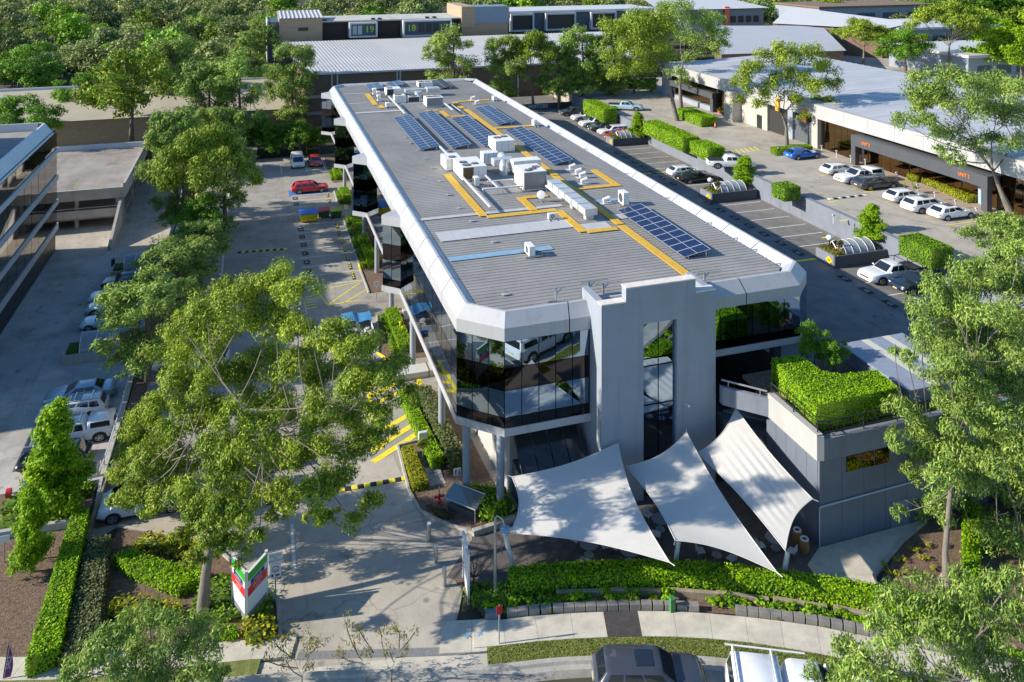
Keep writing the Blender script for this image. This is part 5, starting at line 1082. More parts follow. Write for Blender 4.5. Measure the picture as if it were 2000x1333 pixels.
def car_meshes(tp):
    if tp in CAR_ME: return CAR_ME[tp]
    C = CARS[tp]; L, W, H = C['L'], C['W'], C['H']; w = W / 2; out = []
    m = MB(); secs = []
    xs = sorted(set([p[0] for p in C['top']] + [-.47, -.4, -.3, -.2, -.1, .1, .3, .4, .47]))
    for x in xs:
        zt = np.interp(x, [p[0] for p in C['top']], [p[1] for p in C['top']])
        e = max(0, (abs(x) - .36) / .14); hw = w * (1 - .16 * e ** 2.2); zb = .24 + .14 * e ** 3
        secs.append([(x * L, y * hw, z) for y, z in ((0, zb), (.84, zb), (.96, zb + .09), (1.0, zb + .38 * (zt - zb)), (.985, zb + .72 * (zt - zb)), (.93, zt - .03), (.62, zt + .012), (0, zt + .02))])
    k = 8; vs = []
    for s_ in secs: vs += s_ + [(x, -y, z) for x, y, z in s_[1:-1][::-1]]
    n = 14; m.add(vs, [(i * n + j, i * n + (j + 1) % n, (i + 1) * n + (j + 1) % n, (i + 1) * n + j) for i in range(len(secs) - 1) for j in range(n)] + [tuple(range(n - 1, -1, -1)), tuple(range((len(secs) - 1) * n, len(secs) * n))])
    ca, cb, cc, cd = [q * L for q in C['cab']]; belt = lambda x: float(np.interp(x / L, [p[0] for p in C['top']], [p[1] for p in C['top']])) - .015
    wb, wr, zr = w * .92, w * C['wr'], H - .03
    lo = [(ca, wb * .93, belt(ca)), (cb * .4 + ca * .6 - .35, wb, belt(0)), (cd + .25, wb, belt(cd)), (cd, wb * .93, belt(cd))]
    hi = [(cb, wr * .95, zr - .015), (cb - .3, wr, zr), (cc + .2, wr, zr), (cc, wr * .95, zr - .02)]
    cv = []
    for a, b in zip(lo, hi): cv += [a, (a[0], -a[1], a[2]), b, (b[0], -b[1], b[2])]
    f = []
    for i in range(3):
        a = 4 * i; b = a + 4; f += [(a, b, b + 2, a + 2), (a + 1, a + 3, b + 3, b + 1), (a + 2, b + 2, b + 3, a + 3)]
    f += [(0, 2, 3, 1), (12, 13, 15, 14)]
    cm = MB().add(cv, f); bm_cab = zs(cm).mesh('cabin', None if False else M_trim, .9, None, .05)
    out.append(('cabin', bm_cab, 'paint', None))
    out.insert(0, ('body', zs(m).mesh('body', M_trim, .75), 'paint', None))
    # glass
    def bl(P, s, t): a, b, c, d = [Vector(q) for q in P]; return a.lerp(b, s).lerp(d.lerp(c, s), t)
    ws = [(ca, wb * .93, belt(ca)), (ca, -wb * .93, belt(ca)), (cb, -wr * .95, zr), (cb, wr * .95, zr)]
    def pane(P, s0, s1, t0, t1, nm):
        q = [bl(P, s0, t0), bl(P, s1, t0), bl(P, s1, t1), bl(P, s0, t1)]; nn = (q[1] - q[0]).cross(q[3] - q[0])
        if nn.dot((q[0] + q[2]) / 2 - Vector((0, 0, .9))) < 0: nn = -nn
        mb = MB(); quad_part(mb, *q, nn, .012); out.append((nm, zs(mb).mesh(nm, M_cglass), None, None))
    pane(ws, .06, .94, .10, .93, 'windscreen')
    rw = [(cd, wb * .93, belt(cd)), (cd, -wb * .93, belt(cd)), (cc, -wr * .95, zr), (cc, wr * .95, zr)]
    if not C.get('tray') and not C.get('canopy'): pane(rw, .08, .92, .18 if tp != 'van' else .3, .9, 'rear_window')
    for sg in (1, -1):
        A, B, Cc, D = lo[0], lo[3], hi[3], hi[0]
        S = [(ca - .1, sg * wb * .985, belt(0)), (cd + .1, sg * wb * .985, belt(cd)), (cc, sg * wr * .99, zr), (cb, sg * wr * .99, zr)]
        divs = {'sedan': ((.10, .50), (.53, .90)), 'ute': ((.12, .54), (.58, .95)), 'canopy_ute': ((.12, .54), (.58, .95)), 'van': ((.05, .22),)}.get(tp, ((.08, .36), (.39, .67), (.70, .92)))
        for s0, s1 in divs: pane(S, s0, s1, .10, .84, 'side_window')
    # trays, canopies
    if C.get('tray'):
        mb = MB().box(-.485 * L, -.165 * L, -w * .82, w * .82, 1.10, 1.16); out.append(('tray_cover', zs(mb).mesh('tray_cover', M_trim), None, None))
    if C.get('canopy'):
        x0, x1 = -.49 * L, -.16 * L; mb = MB().add([(x0, -w * .92, 1.1), (x1, -w * .92, 1.1), (x1, w * .92, 1.1), (x0, w * .92, 1.1), (x0 + .14, -w * .76, H - .02), (x1, -w * .78, H + .0), (x1, w * .78, H + .0), (x0 + .14, w * .76, H - .02)], [(0, 1, 5, 4), (1, 2, 6, 5), (2, 3, 7, 6), (3, 0, 4, 7), (4, 5, 6, 7)])
        out.append(('canopy', zs(mb).mesh('canopy', M_trim, .9, None, .05), 'paint', None))
        for sg in (1, -1):
            P = [(x0 + .1, sg * w * .92, 1.12), (x1, sg * w * .92, 1.12), (x1, sg * w * .78, H), (x0 + .2, sg * w * .76, H)]; pane(P, .12, .88, .2, .82, 'side_window')
        P = [(x0, -w * .9, 1.12), (x0, w * .9, 1.12), (x0 + .14, w * .75, H), (x0 + .14, -w * .75, H)]; pane(P, .08, .92, .12, .88, 'rear_window')
    # lights, plates, mirrors, arches
    zt = lambda x: float(np.interp(x, [p[0] for p in C['top']], [p[1] for p in C['top']]))
    for sg in (1, -1):
        out.append(('headlight', zs(MB().ball((.462 * L, sg * w * .70, zt(.47) - .06), .17, 10, .75, 1.0, .42)).mesh('headlight', M_head, 2.0), None, None))
        tz = zt(-.48) - (.12 if tp not in ('ute', 'canopy_ute', 'van') else .22); out.append(('tail_light', zs(MB().ball((-.480 * L, sg * w * .80, tz), .15, 10, .5, .8, .75 if tp in ('ute', 'canopy_ute', 'van') else .5)).mesh('tail_light', M_tail, 2.0), None, None))
        out.append(('mirror', zs(MB().ball((ca - .28, sg * (w + .06), belt(ca) + .12), .12, 8, .6, 1.0, .7)).mesh('mirror', M_trim, 2.0), 'paint', None))
    out.append(('front_plate', zs(MB().box(.497 * L, .503 * L, -.2, .2, .42, .54)).mesh('front_plate', M_nplate), None, None)); out.append(('rear_plate', zs(MB().box(-.505 * L, -.497 * L, -.2, .2, .62, .74)).mesh('rear_plate', M_nplate), None, None))
    out.append(('grille', zs(MB().box(.482 * L, .499 * L, -w * .5, w * .5, .54, max(.62, zt(.49) - .05))).mesh('grille', M_trim), None, None)); out.append(('sill', zs(MB().box(-.42 * L, .42 * L, -w * .9, w * .9, .2, .32)).mesh('sill', M_trim), None, None))
    sl = MB(); side = [(1.0, .38), (.985, .72), (.93, 1.0)]
    for q in ((.02, .19, -.13) if tp not in ('van',) else (.12, -.1)):
        for sg in (1, -1):
            zt_ = zt(q) - .02; zb_ = .26; e = w + .004
            sl.add([(q * L - .008, sg * e, zb_ + .38 * (zt_ - zb_) - .2), (q * L + .008, sg * e, zb_ + .38 * (zt_ - zb_) - .2), (q * L + .008, sg * e, zb_ + .38 * (zt_ - zb_)), (q * L - .008, sg * e, zb_ + .38 * (zt_ - zb_)), (q * L - .008, sg * (w * .985 + .005), zb_ + .72 * (zt_ - zb_)), (q * L + .008, sg * (w * .985 + .005), zb_ + .72 * (zt_ - zb_))], [(0, 1, 2, 3), (3, 2, 5, 4)])
    out.append(('door_seams', zs(sl).mesh('door_seams', M_trim), None, None))
    r = C['r']
    wt = MB().tube([(0, -.12, 0), (0, -.105, 0), (0, .105, 0), (0, .12, 0)], [r * .9, r, r, r * .9], 20)
    tyre = zs(wt).mesh('tyre', M_tyre, .6); rb = MB()
    rb.tube([(0, .121, 0), (0, .124, 0)], r * .70, 18)
    rimd = zs(rb).mesh('rim_back', M_rimd); sb = MB()
    for q in range(5):
        a = q * 2 * math.pi / 5; ca_, sa_ = math.cos(a), math.sin(a); px_, pz_ = -sa_, ca_
        sb.add([(ca_ * .04 + px_ * .035, .135, sa_ * .04 + pz_ * .035), (ca_ * r * .64 + px_ * .05, .135, sa_ * r * .64 + pz_ * .05), (ca_ * r * .64 - px_ * .05, .135, sa_ * r * .64 - pz_ * .05), (ca_ * .04 - px_ * .035, .135, sa_ * .04 - pz_ * .035)], [(0, 1, 2, 3)])
    ring = [(r * .66 * math.cos(a), .132, r * .66 * math.sin(a)) for a in np.linspace(0, 2 * math.pi, 19)]; sb.tube(ring, r * .05, 5, False); sb.tube([(0, .12, 0), (0, .14, 0)], .05, 10)
    rim = zs(sb).mesh('rim', M_rim)
    arch = zs(MB().tube([(0, 0, 0), (0, .012, 0)], r * 1.17, 22)).mesh('wheel_arch', M_trim)
    CAR_ME[tp] = (out, tyre, rimd, rim, arch); return CAR_ME[tp]
def setpaint(o, pm):
    o.material_slots[0].link = 'OBJECT'; o.material_slots[0].material = pm
NWHO = {'hatch': 'car', 'sedan': 'car', 'suv': 'car', 'wagon': 'car', 'ute': 'utility truck', 'canopy_ute': 'utility truck', 'van': 'van'}
def car(tp, hexc, loc, heading, label, group='parked cars', metal=.0, rails=None, sc=1.0, sunroof=False, rack=None):
    C = CARS[tp]; out, tyre, rimd, rim, arch = car_meshes(tp); pm = paint(hexc, metal)
    t = thing({'ute': 'utility_truck', 'canopy_ute': 'utility_truck', 'van': 'parked_van'}.get(tp, 'parked_car'), label, NWHO[tp], loc, math.radians(heading), group)
    t.scale = (sc, sc, sc)
    for nm, me, pt, _ in out:
        o = obj(nm, me, t)
        if pt: setpaint(o, pm)
    for x in C['wh']:
        for sg in (1, -1):
            wv = obj('wheel', tyre, t, (x * C['L'], sg * (C['W'] / 2 - .10), C['r'] * KZ), (0, 0, 0 if sg > 0 else math.pi))
            obj('rim_back', rimd, wv); obj('rim', rim, wv)
            obj('wheel_arch', arch, t, (x * C['L'], sg * (C['W'] / 2 - .006), (C['r'] + .03) * KZ), (0, 0, 0 if sg > 0 else math.pi))
    H = C['H'] * KZ; cab = C['cab']
    if rails:
        for sg in (1, -1): obj('roof_rail', MB().tube([(cab[1] * C['L'] - .2, sg * .58, H), (cab[2] * C['L'] + .1, sg * .58, H)], .025, 6).mesh('roof_rail', M_chrome), t)
        for q in (.25, .75): obj('cross_bar', MB().box(-.04, .04, -.62, .62, 0, .035).mesh('cross_bar', M_chrome if rails == 'light' else M_trim), t, (lerp(cab[1], cab[2], q) * C['L'], 0, H + .04))
    if sunroof: obj('sunroof', MB().box(-.35, .35, -.4, .4, -.02, .008).mesh('sunroof', M_cglass), t, (cab[1] * C['L'] - .65, 0, H - .005))
    if rack:
        g = MB()
        for x in (-.2, -.45): g.tube([(x * C['L'], -.8, .85), (x * C['L'], -.8, 1.45), (x * C['L'], .8, 1.45), (x * C['L'], .8, .85)], .035, 6)
        for y in (-.8, .8): g.tube([(.02 * C['L'], y, 1.47), (-.5 * C['L'], y, 1.47)], .03, 6)
        obj('ladder_rack', g.mesh('ladder_rack', rack), t)
    return t
def near(px, py, Z, W=1.85):                       # centre of a car along X whose near wheels touch the ground at that place
    x, y = at(px, py, Z); return (x, y + W / 2, Z)
WH, SIL, DKG, BLK = '#dcdde0', '#a9b3bb', '#3c3f45', '#15171b'
G1 = 'cars parked on the deck'
car('ute', WH, near(1757, 553, DK), 180, 'white dual cab ute with black sports rack parked beside the nearest planter', G1, rack=M_trim)
car('suv', '#1c2438', near(1813, 573, DK), 180, 'dark navy SUV with silver roof bars next to the white ute', G1, rails='light')
car('sedan', '#1d2b4f', near(1868, 606, DK), 180, 'dark blue car half hidden under the right tree', G1)
car('hatch', WH, near(1346, 346, DK), 0, 'white hatchback parked beside the black sedan on the deck', G1); car('sedan', BLK, near(1369, 358, DK), 0, 'black sedan beside the middle planter', G1)
for tp, c, px, py, lab in (('suv', '#3a4046', 1124, 227, 'dark car farthest along the deck row'), ('canopy_ute', '#d5d6d8', 1153, 237, 'white ute with canopy second in the deck row'), ('ute', WH, 1170, 249, 'white ute in the middle of the deck row'), ('suv', '#39434c', 1183, 257, 'dark slate car between two white ones on the deck'), ('suv', WH, 1204, 265, 'white SUV next to the red car on the deck'), ('hatch', '#b3131d', 1214, 273, 'red car beside the far planter')): car(tp, c, near(px, py, DK), 180, lab, G1)
G2 = 'cars in the upper car park'
x, y = at(1225, 216, UP); car('ute', '#a9c4cc', (x, y + .6, UP), -28, 'pale blue ute in the shade below the tall trees', G2)
x, y = at(1433, 329, UP); car('ute', WH, (x, y + .6, UP), -20, 'white ute driving past the square hedge', G2)
car('hatch', '#1668c7', near(1577, 312, UP), 2, 'bright blue coupe beside the low yellow hedge', G2, metal=.2)
car('hatch', WH, near(1652, 343, UP), 0, 'white hatchback at the head of the unit row', G2); car('canopy_ute', '#d8dadc', near(1690, 359, UP), 180, 'white ute with canopy and ladder bars facing the aisle', G2, rails='dark'); car('wagon', '#3f4248', near(1722, 371, UP), 0, 'charcoal wagon with roof rails and red tail lights', G2, rails='light')
car('hatch', WH, near(1783, 397, UP), 0, 'white hatchback, upper of the three white cars by the yellow hedge', G2); car('suv', WH, near(1824, 416, UP), 0, 'white large SUV, middle of the three white cars', G2, sunroof=True); car('hatch', '#e2e3e6', near(1874, 430, UP), 0, 'white crossover with dark sunroof nearest of the three', G2, sunroof=True)
G3 = 'cars in the left car park'
x, y = at(583, 331, 0); car('van', WH, (x, y + 2.5, 0), -90, 'white van facing the camera at the back of the left car park', G3)
x, y = at(618, 328, 0); car('hatch', '#b8371f', (x, y + 2.2, 0), -90, 'orange red car beside the white van', G3)
car('suv', '#c4101f', near(606, 378, 0), 0, 'red SUV with roof bars on the blue bay', G3, rails='light')
car('suv', '#5a5f63', near(404, 402, 0), 180, 'grey car under the trees on the left bays', G3); car('hatch', '#c9cdd2', near(402, 428, 0), 180, 'silver car under the trees on the left bays', G3); car('suv', '#b9c0c8', near(385, 458, 0), 180, 'pale car half hidden by branches on the left bays', G3); car('suv', '#98a0a8', near(370, 490, 0), 180, 'pale grey car deep under the branches of the left bays', G3)
p = low(372, 728); car('ute', '#cfd2d4', (p.x, p.y + .9, p.z), 170, 'white ute tray glimpsed through the big gum tree', G3)
p = low(285, 1012); car('van', '#dfe3ea', (p.x, p.y + .95, p.z), 180, 'white van parked under the big gum tree', G3)
p = low(440, 985); car('ute', '#d9dde4', (p.x, p.y + .9, p.z), 180, 'white ute hidden behind the gum foliage', G3)
p = low(500, 925); car('suv', '#c6ccd6', (p.x, p.y + .9, p.z), 0, 'pale car behind the middle of the gum crown', G3)
G4 = 'cars in the neighbouring car park'
car('sedan', '#8fa9bd', near(153, 790, NZ), 180, 'silver blue sedan at the edge of the shade', G4, metal=.2); car('suv', '#d7d8d6', near(138, 826, NZ), 180, 'white four wheel drive between the sedan and the ute', G4, rails='light', sunroof=True); car('canopy_ute', '#e0e0de', near(142, 872, NZ), 180, 'white ute with canopy and roof bars', G4, rails='light')
car('hatch', '#20242c', near(100, 922, NZ), 180, 'black hatchback behind the conical tree', G4); car('hatch', '#5e7f96', near(112, 968, NZ), 180, 'steel blue hatchback nearest the garden', G4, metal=.2)
for tp, c, px, py, lab in (('suv', '#27323d', 246, 563, 'dark SUV beside the curved bike shelter'), ('hatch', '#b9cbd8', 218, 592, 'white car in shade, first of the row under the tree'), ('hatch', '#a9bccb', 214, 614, 'pale car in shade, second of the row under the tree'), ('hatch', '#bccbd6', 205, 644, 'white car in shade, third of the row under the tree')): car(tp, c, near(px, py, NZ), 180, lab, G4)
# on the street
x, y = at(1268, 1346, 1.76); car('suv', '#3d4047', (x, y, gl(y) - .03), -18, 'dark grey SUV with sunroof parked at the kerb', 'vehicles on the street', sunroof=True, sc=.97)
x, y = at(1575, 1398, 1.77); car('canopy_ute', '#e4e6ea', (x, y, 1.77), -26, 'white truck with pale roof rack at the bottom edge', 'vehicles on the street', sc=1.12, rack=M_alu)
# ================================================================ foliage
F_gum = foliage('gum_leaves', (0.145, 0.226, 0.019), (0.307, 0.408, 0.032), .5, .18, .18)
F_gumd = foliage('grey_gum_leaves', (0.150, 0.244, 0.044), (0.300, 0.424, 0.080), .5, .18, .18)
F_cas = foliage('feathery_leaves', (0.160, 0.267, 0.051), (0.322, 0.432, 0.085), .4, .25, .2, .15)
F_dense = foliage('dense_leaves', (0.086, 0.214, 0.017), (0.199, 0.382, 0.028), .35, .3, .2)
F_bright = foliage('bright_leaves', (0.147, 0.302, 0.008), (0.328, 0.511, 0.013), .3, .35, .4)
F_for = foliage('forest_leaves', (0.112, 0.167, 0.053), (0.272, 0.321, 0.095), .4, .2, .06, .35)  # distance haze is put into this colour, paled towards blue grey
F_for2 = foliage('forest_leaves_green', (0.105, 0.226, 0.014), (0.234, 0.373, 0.028), .4, .2, .06, .35)
F_hedge = foliage('hedge_leaves', (0.156, 0.327, 0.005), (0.284, 0.495, 0.005), .3, .25, .7)
F_hedged = foliage('dark_hedge_leaves', (0.088, 0.216, 0.007), (0.194, 0.352, 0.015), .35, .2, .7)
F_hedgey = foliage('yellow_hedge_leaves', (0.27, 0.29, 0.010), (0.40, 0.40, 0.015), .25, .3, .7)
F_hedgeg = foliage('grey_hedge_leaves', (0.098, 0.124, 0.050), (0.182, 0.195, 0.083), .35, .2, .7)
F_orn = foliage('planter_leaves', (0.28, 0.20, 0.015), (0.16, 0.20, 0.02), .4, .2, 2)
M_bark = mat('pale_bark', (0.175, 0.155, 0.13), .9, var=.3, scale=1.5, bump=.4, bscale=8, stretch=(3, 3, 1)); M_barkd = mat('dark_bark', (0.13, 0.10, 0.075), .9, var=.3, scale=2, bump=.5, bscale=8, stretch=(3, 3, 1))
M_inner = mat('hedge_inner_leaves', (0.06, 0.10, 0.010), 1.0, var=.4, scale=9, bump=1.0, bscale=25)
trng = random.Random(11)

def limb(a, b, sag=.15, n=5):
    a, b = Vector(a), Vector(b); L = (b - a).length; pts = []
    off = Vector((trng.uniform(-1, 1), trng.uniform(-1, 1), trng.uniform(-.2, .6))) * L * sag * .5
    for i in range(n + 1):
        t = i / n; pts.append(a.lerp(b, t) + off * math.sin(math.pi * t) + Vector((0, 0, -L * sag * .35 * math.sin(math.pi * t))))
    return pts
def branches(base, nodes, tips, r0, rt=.02):
    """trunk through nodes; each tip grows from its nearest node"""
    m = MB(); pts = [Vector(base)] + [Vector(q) for q in nodes[0]]
    k = len(pts); m.tube(pts, [lerp(r0, r0 * .42, i / max(1, k - 1)) * (1.35 if i == 0 else 1) for i in range(k)], 9)
    allf = [pts[-1], pts[max(1, k - 2)]] + [pts[j].lerp(pts[j + 1], q) for j in range(max(1, k - 2), k - 1) for q in (.25, .5, .75)]
    for nd in nodes[1:]:
        s = min(pts[1:], key=lambda q: (q - Vector(nd)).length); lp = limb(s, nd, .12); m.tube(lp, [lerp(r0 * .27, r0 * .11, i / 5) for i in range(6)], 7); allf += [Vector(nd), lp[2], lp[3], lp[4], lp[1]]
    used = {}
    for t in tips:
        si = min(range(len(allf)), key=lambda j: (allf[j] - Vector(t)).length + max(0, allf[j].z - t[2]) * 1.5 + used.get(j, 0) * 1.3); used[si] = used.get(si, 0) + 1; s = allf[si]; lp = limb(s, t, .18); rr = max(.018, min(r0 * .14, (Vector(t) - s).length * .010)); m.tube(lp, [lerp(rr, rt, i / 5) for i in range(6)], 5, False)
        for _ in range(2):
            q = lp[3] + Vector((trng.uniform(-1, 1), trng.uniform(-1, 1), trng.uniform(-.1, .7))) * (Vector(t) - s).length * .2; m.tube(limb(lp[3], q, .1, 3), [rr * .5, rr * .35, rr * .25, rt * .6], 4, False)
    return m
def photo_tree(name, label, base, d0, clumps, nodes, r0, leaf, fol, spread, lai=2.3, bark=None, cat='tree', droop=.6, group=None, flat=.8, seed=1, dscale=1.0):
    rs = random.Random(seed); cl = []; lean = dscale
    for c in clumps:
        px, py, r = c[:3]; d = d0 + (c[3] if len(c) > 3 else rs.uniform(-spread, spread) + (lean(px, py) if callable(lean) else 0)); p = atd(px, py, d); R = r * d / F_PX * 1.24; cl.append((p, R, R, R * flat))
    A = .5 * leaf[0] * leaf[1]; P, Nn = [], []
    for c in cl:
        n = int(lai * math.pi * c[1] * c[3] / A); p_, n_ = clump_points([c], -n); P.append(p_); Nn.append(n_)
    P, Nn = np.concatenate(P), np.concatenate(Nn); Nn[:, 2] += .35
    t = thing(name, label, cat, tuple(base), 0, group); off = np.array(base)
    me = leaf_mesh('crown', P - off, Nn, leaf[0], leaf[1], fol, droop=droop); obj('crown', me, t)
    part(branches(base, [[atd(*q) for q in nodes[0]]] + [atd(*q) for q in nodes[1:]], [c[0] for c in cl], r0), 'trunk', bark or M_bark, t, smooth=1.2)
    return t

# ---- the big gum at the entrance
b = low(395, 1205); d0 = dist(b)
T1 = [(550, 555, 42), (592, 575, 34), (505, 572, 38), (455, 590, 42), (405, 605, 42), (355, 640, 36), (335, 690, 38), (395, 662, 45), (452, 652, 45), (520, 632, 48), (582, 650, 34), (650, 662, 40), (702, 690, 45), (742, 742, 42), (700, 760, 48), (642, 742, 45), (582, 722, 44), (520, 722, 44), (460, 732, 42), (400, 742, 44), (350, 762, 42), (310, 795, 38), (278, 835, 34), (262, 885, 36), (305, 862, 44), (362, 832, 44), (422, 812, 40), (482, 802, 40), (547, 802, 45), (612, 812, 44), (680, 822, 40), (735, 805, 30), (790, 772, 26), (770, 712, 26),
      (250, 935, 34), (300, 932, 42), (352, 922, 42), (402, 902, 44), (462, 902, 40), (522, 902, 40), (582, 892, 44), (642, 892, 42), (702, 880, 36), (742, 852, 26), (622, 962, 36), (562, 962, 36), (502, 962, 32), (432, 982, 38), (682, 942, 32), (722, 990, 24), (692, 1022, 20), (612, 1012, 22), (472, 1032, 26), (425, 1062, 30), (440, 1105, 28), (352, 1052, 20), (400, 1020, 28), (540, 1000, 18), (650, 1010, 16), (410, 1042, 34, -5.5), (455, 1075, 28, -5.8), (432, 1000, 34, -5.2), (385, 1090, 20, -5), (472, 1010, 28, -5.5), (505, 1055, 18, -6), (380, 1000, 26, -5), (440, 930, 38, -5), (480, 880, 36, -5), (420, 880, 36, -4.5), (520, 840, 36, -4.5), (460, 820, 34, -4.5), (240, 985, 26, 1), (282, 988, 30, .5), (330, 972, 34, 0), (372, 962, 34, -1), (300, 900, 38, 1.5), (260, 960, 28, 1)]
photo_tree('gum_tree', 'huge spreading gum tree with pale trunk at the driveway entrance', b, d0 + 3.5, T1, [[(402, 1120, d0 + .3), (414, 1040, d0 + .8), (425, 960, d0 + 1.4), (448, 880, d0 + 2.2), (478, 800, d0 + 3)], (560, 850, d0 + 1.5), (350, 860, d0 + 3), (640, 790, d0 + 1.5), (400, 700, d0 + 5)], .24, (.20, .058), [F_gum], 2.2, 4.3, seed=4, dscale=lambda px, py: (3.2 if px < 420 else 1.6 if px < 560 else -1.2) - max(0, py - 880) * .012)
# ---- right hand gums
b = low(1850, 1138); d1 = dist(b)
T9 = [(1830, 562, 30), (1882, 562, 38), (1940, 562, 40), (1985, 560, 36), (1812, 612, 32), (1862, 622, 40), (1922, 622, 42), (1980, 622, 40), (1818, 682, 36), (1872, 692, 42), (1937, 692, 42), (1990, 692, 36), (1832, 742, 32), (1892, 752, 38), (1952, 762, 42), (1995, 762, 36), (1772, 702, 18), (1748, 690, 12), (1760, 812, 34), (1812, 832, 38), (1852, 872, 38), (1752, 862, 24), (1802, 892, 28), (1882, 822, 34), (1932, 852, 38), (1982, 872, 40), (1842, 932, 34), (1782, 990, 24), (1756, 1002, 14), (1892, 932, 38), (1952, 952, 40), (1990, 1002, 36), (1842, 992, 32), (1902, 1002, 30), (1780, 932, 20), (1990, 930, 40), (1900, 540, 36), (1960, 520, 40), (1850, 590, 34), (1900, 660, 40), (1960, 660, 42), (1850, 720, 36), (1910, 790, 38), (1970, 820, 42), (1870, 890, 34), (1930, 900, 38), (1800, 850, 30), (1860, 800, 34), (1800, 650, 24), (1990, 500, 30), (1950, 1060, 36), (1990, 1080, 40), (1915, 1095, 28)]
photo_tree('gum_tree', 'leafy gum with drooping branches over the right edge, trunk in the mulch bed', b, d1 + 2.5, T9, [[(1846, 1080, d1), (1856, 960, d1 + .6), (1880, 840, d1 + 1.5)], (1900, 700, d1 + 2.5), (1800, 850, d1 + 1.5), (1960, 930, d1 + 1), (1950, 620, d1 + 3.5)], .17, (.22, .058), [F_gumd], 3.0, 3.6, seed=5, droop=.9)
x, y = at(1905, 1560, 1.8)
T9c = [(1750, 1172, 36), (1822, 1172, 42), (1892, 1162, 42), (1962, 1152, 42), (1722, 1242, 34), (1782, 1242, 42), (1852, 1242, 45), (1922, 1242, 45), (1985, 1242, 42), (1642, 1275, 32), (1692, 1302, 42), (1762, 1312, 44), (1832, 1322, 42), (1902, 1322, 42), (1972, 1322, 42), (1622, 1325, 34), (1970, 1195, 30), (1800, 1205, 34), (1880, 1205, 34), (1670, 1330, 30), (1590, 1330, 18)]
photo_tree('gum_tree', 'close leafy gum crown filling the bottom right corner', Vector((x, y, 1.75)), 27.5, T9c, [[(1890, 1420, 26.5), (1880, 1330, 27)], (1800, 1280, 27.5), (1930, 1240, 27.5), (1720, 1300, 27)], .14, (.21, .05), [F_gumd], 1.6, 2.7, seed=6, droop=1.0)
x, y = at(285, 1500, 1.8)
T10 = [(250, 1232, 34), (312, 1232, 38), (372, 1242, 38), (202, 1272, 38), (262, 1292, 42), (332, 1292, 42), (402, 1292, 34), (162, 1315, 34), (232, 1330, 36), (302, 1335, 38), (382, 1335, 36), (420, 1242, 18), (290, 1204, 24), (430, 1322, 18), (130, 1335, 20)]
photo_tree('gum_tree', 'close leafy tree crown at the bottom left in front of the hedges', Vector((x, y, 1.7)), 32.0, T10, [[(280, 1420, 31), (285, 1350, 31.5)], (230, 1300, 32), (350, 1290, 32)], .13, (.21, .055), [F_cas], 1.4, 2.9, seed=7, droop=.7)
# wispy saplings by the kerb
for i, (bx, cls, lab) in enumerate((((590, 1352), [(540, 1262, 22), (580, 1248, 24), (620, 1262, 22), (560, 1292, 18), (600, 1300, 16), (520, 1290, 14)], 'sparse olive sapling at the kerb, left of the pair'), ((715, 1350), [(675, 1215, 16), (690, 1250, 18), (720, 1275, 14), (660, 1280, 14), (700, 1230, 12)], 'tall thin sapling with bare stems at the kerb'), ((765, 1342), [(745, 1240, 18), (780, 1238, 20), (810, 1235, 10), (760, 1270, 14), (795, 1275, 12)], 'sparse sapling with yellowing leaves by the crossover'))):
    q = low(*bx); dd = dist(q); photo_tree('sapling', lab, q, dd + .2, cls, [[(bx[0], bx[1] - 30, dd)], (bx[0] - 15, bx[1] - 70, dd), (bx[0] + 15, bx[1] - 75, dd + .2)], .03, (.17, .035), [F_orn, ], .5, .55, M_barkd, droop=.9, group='saplings at the kerb', seed=20 + i)

# ---- species for copies (heights about 10 m before scaling)
SPEC = {}
def species(kind, seed, H, W, cl, fol, leaf, lai, r0, nodes, bark, droop=.5, flat=.8, bare=False):
    A = .5 * leaf[0] * leaf[1]; P, Nn = [], []
    for c in cl:
        n = int(lai * math.pi * c[1] * c[3] / A); p_, n_ = clump_points([c], -n); P.append(p_); Nn.append(n_)
    P, Nn = np.concatenate(P), np.concatenate(Nn); Nn[:, 2] += .35
    crown = leaf_mesh('crown', P, Nn, leaf[0], leaf[1], fol, droop=droop)
    tr = branches((0, 0, -.1), nodes, [c[0] for c in cl], r0).mesh('trunk', bark, 1.2); SPEC[(kind, seed)] = (crown, tr)
def mk_gum(seed, fol, leaf=(.38, .13), lai=2.5, bark=M_bark):
    r = random.Random(seed); cl = []
    for i in range(34):
        a = r.uniform(0, 6.28); q = math.sqrt(r.uniform(.01, 1)) * 4.6; z = 9.2 - (q / 4.6) ** 2 * 2.6 + r.uniform(-.9, .4); R = r.uniform(1.1, 1.8)
        cl.append(((q * math.cos(a), q * math.sin(a), z), R, R, R * .7))
    species('gum', seed, 10, 10, cl, fol, leaf, lai, .24, [[(.15, .1, 2.0), (.3, .2, 4.0)], (-2.0, .6, 6.2), (1.8, 1.2, 6.4), (.6, -1.8, 6.2), (.4, .4, 7.2)], bark)
def mk_cas(seed, fol, leaf=(.36, .10), lai=2.6):
    r = random.Random(seed); cl = []
    for i in range(40):
        h = r.uniform(2.2, 9.6); wmax = 3.3 * math.sin(math.pi * min(1, max(.08, (10.3 - h) / 9.2))) ** .7; a = r.uniform(0, 6.28); q = r.uniform(.3, 1) * wmax; R = r.uniform(.8, 1.45)
        cl.append(((q * math.cos(a), q * math.sin(a), h), R, R, R * .8))
    species('cas', seed, 10, 7, cl, fol, leaf, lai, .2, [[(.05, .1, 3.0), (-.05, .05, 6.0), (.1, 0, 8.5)], (1.2, .4, 5.5), (-1.2, -.5, 5.0)], M_barkd, .2)
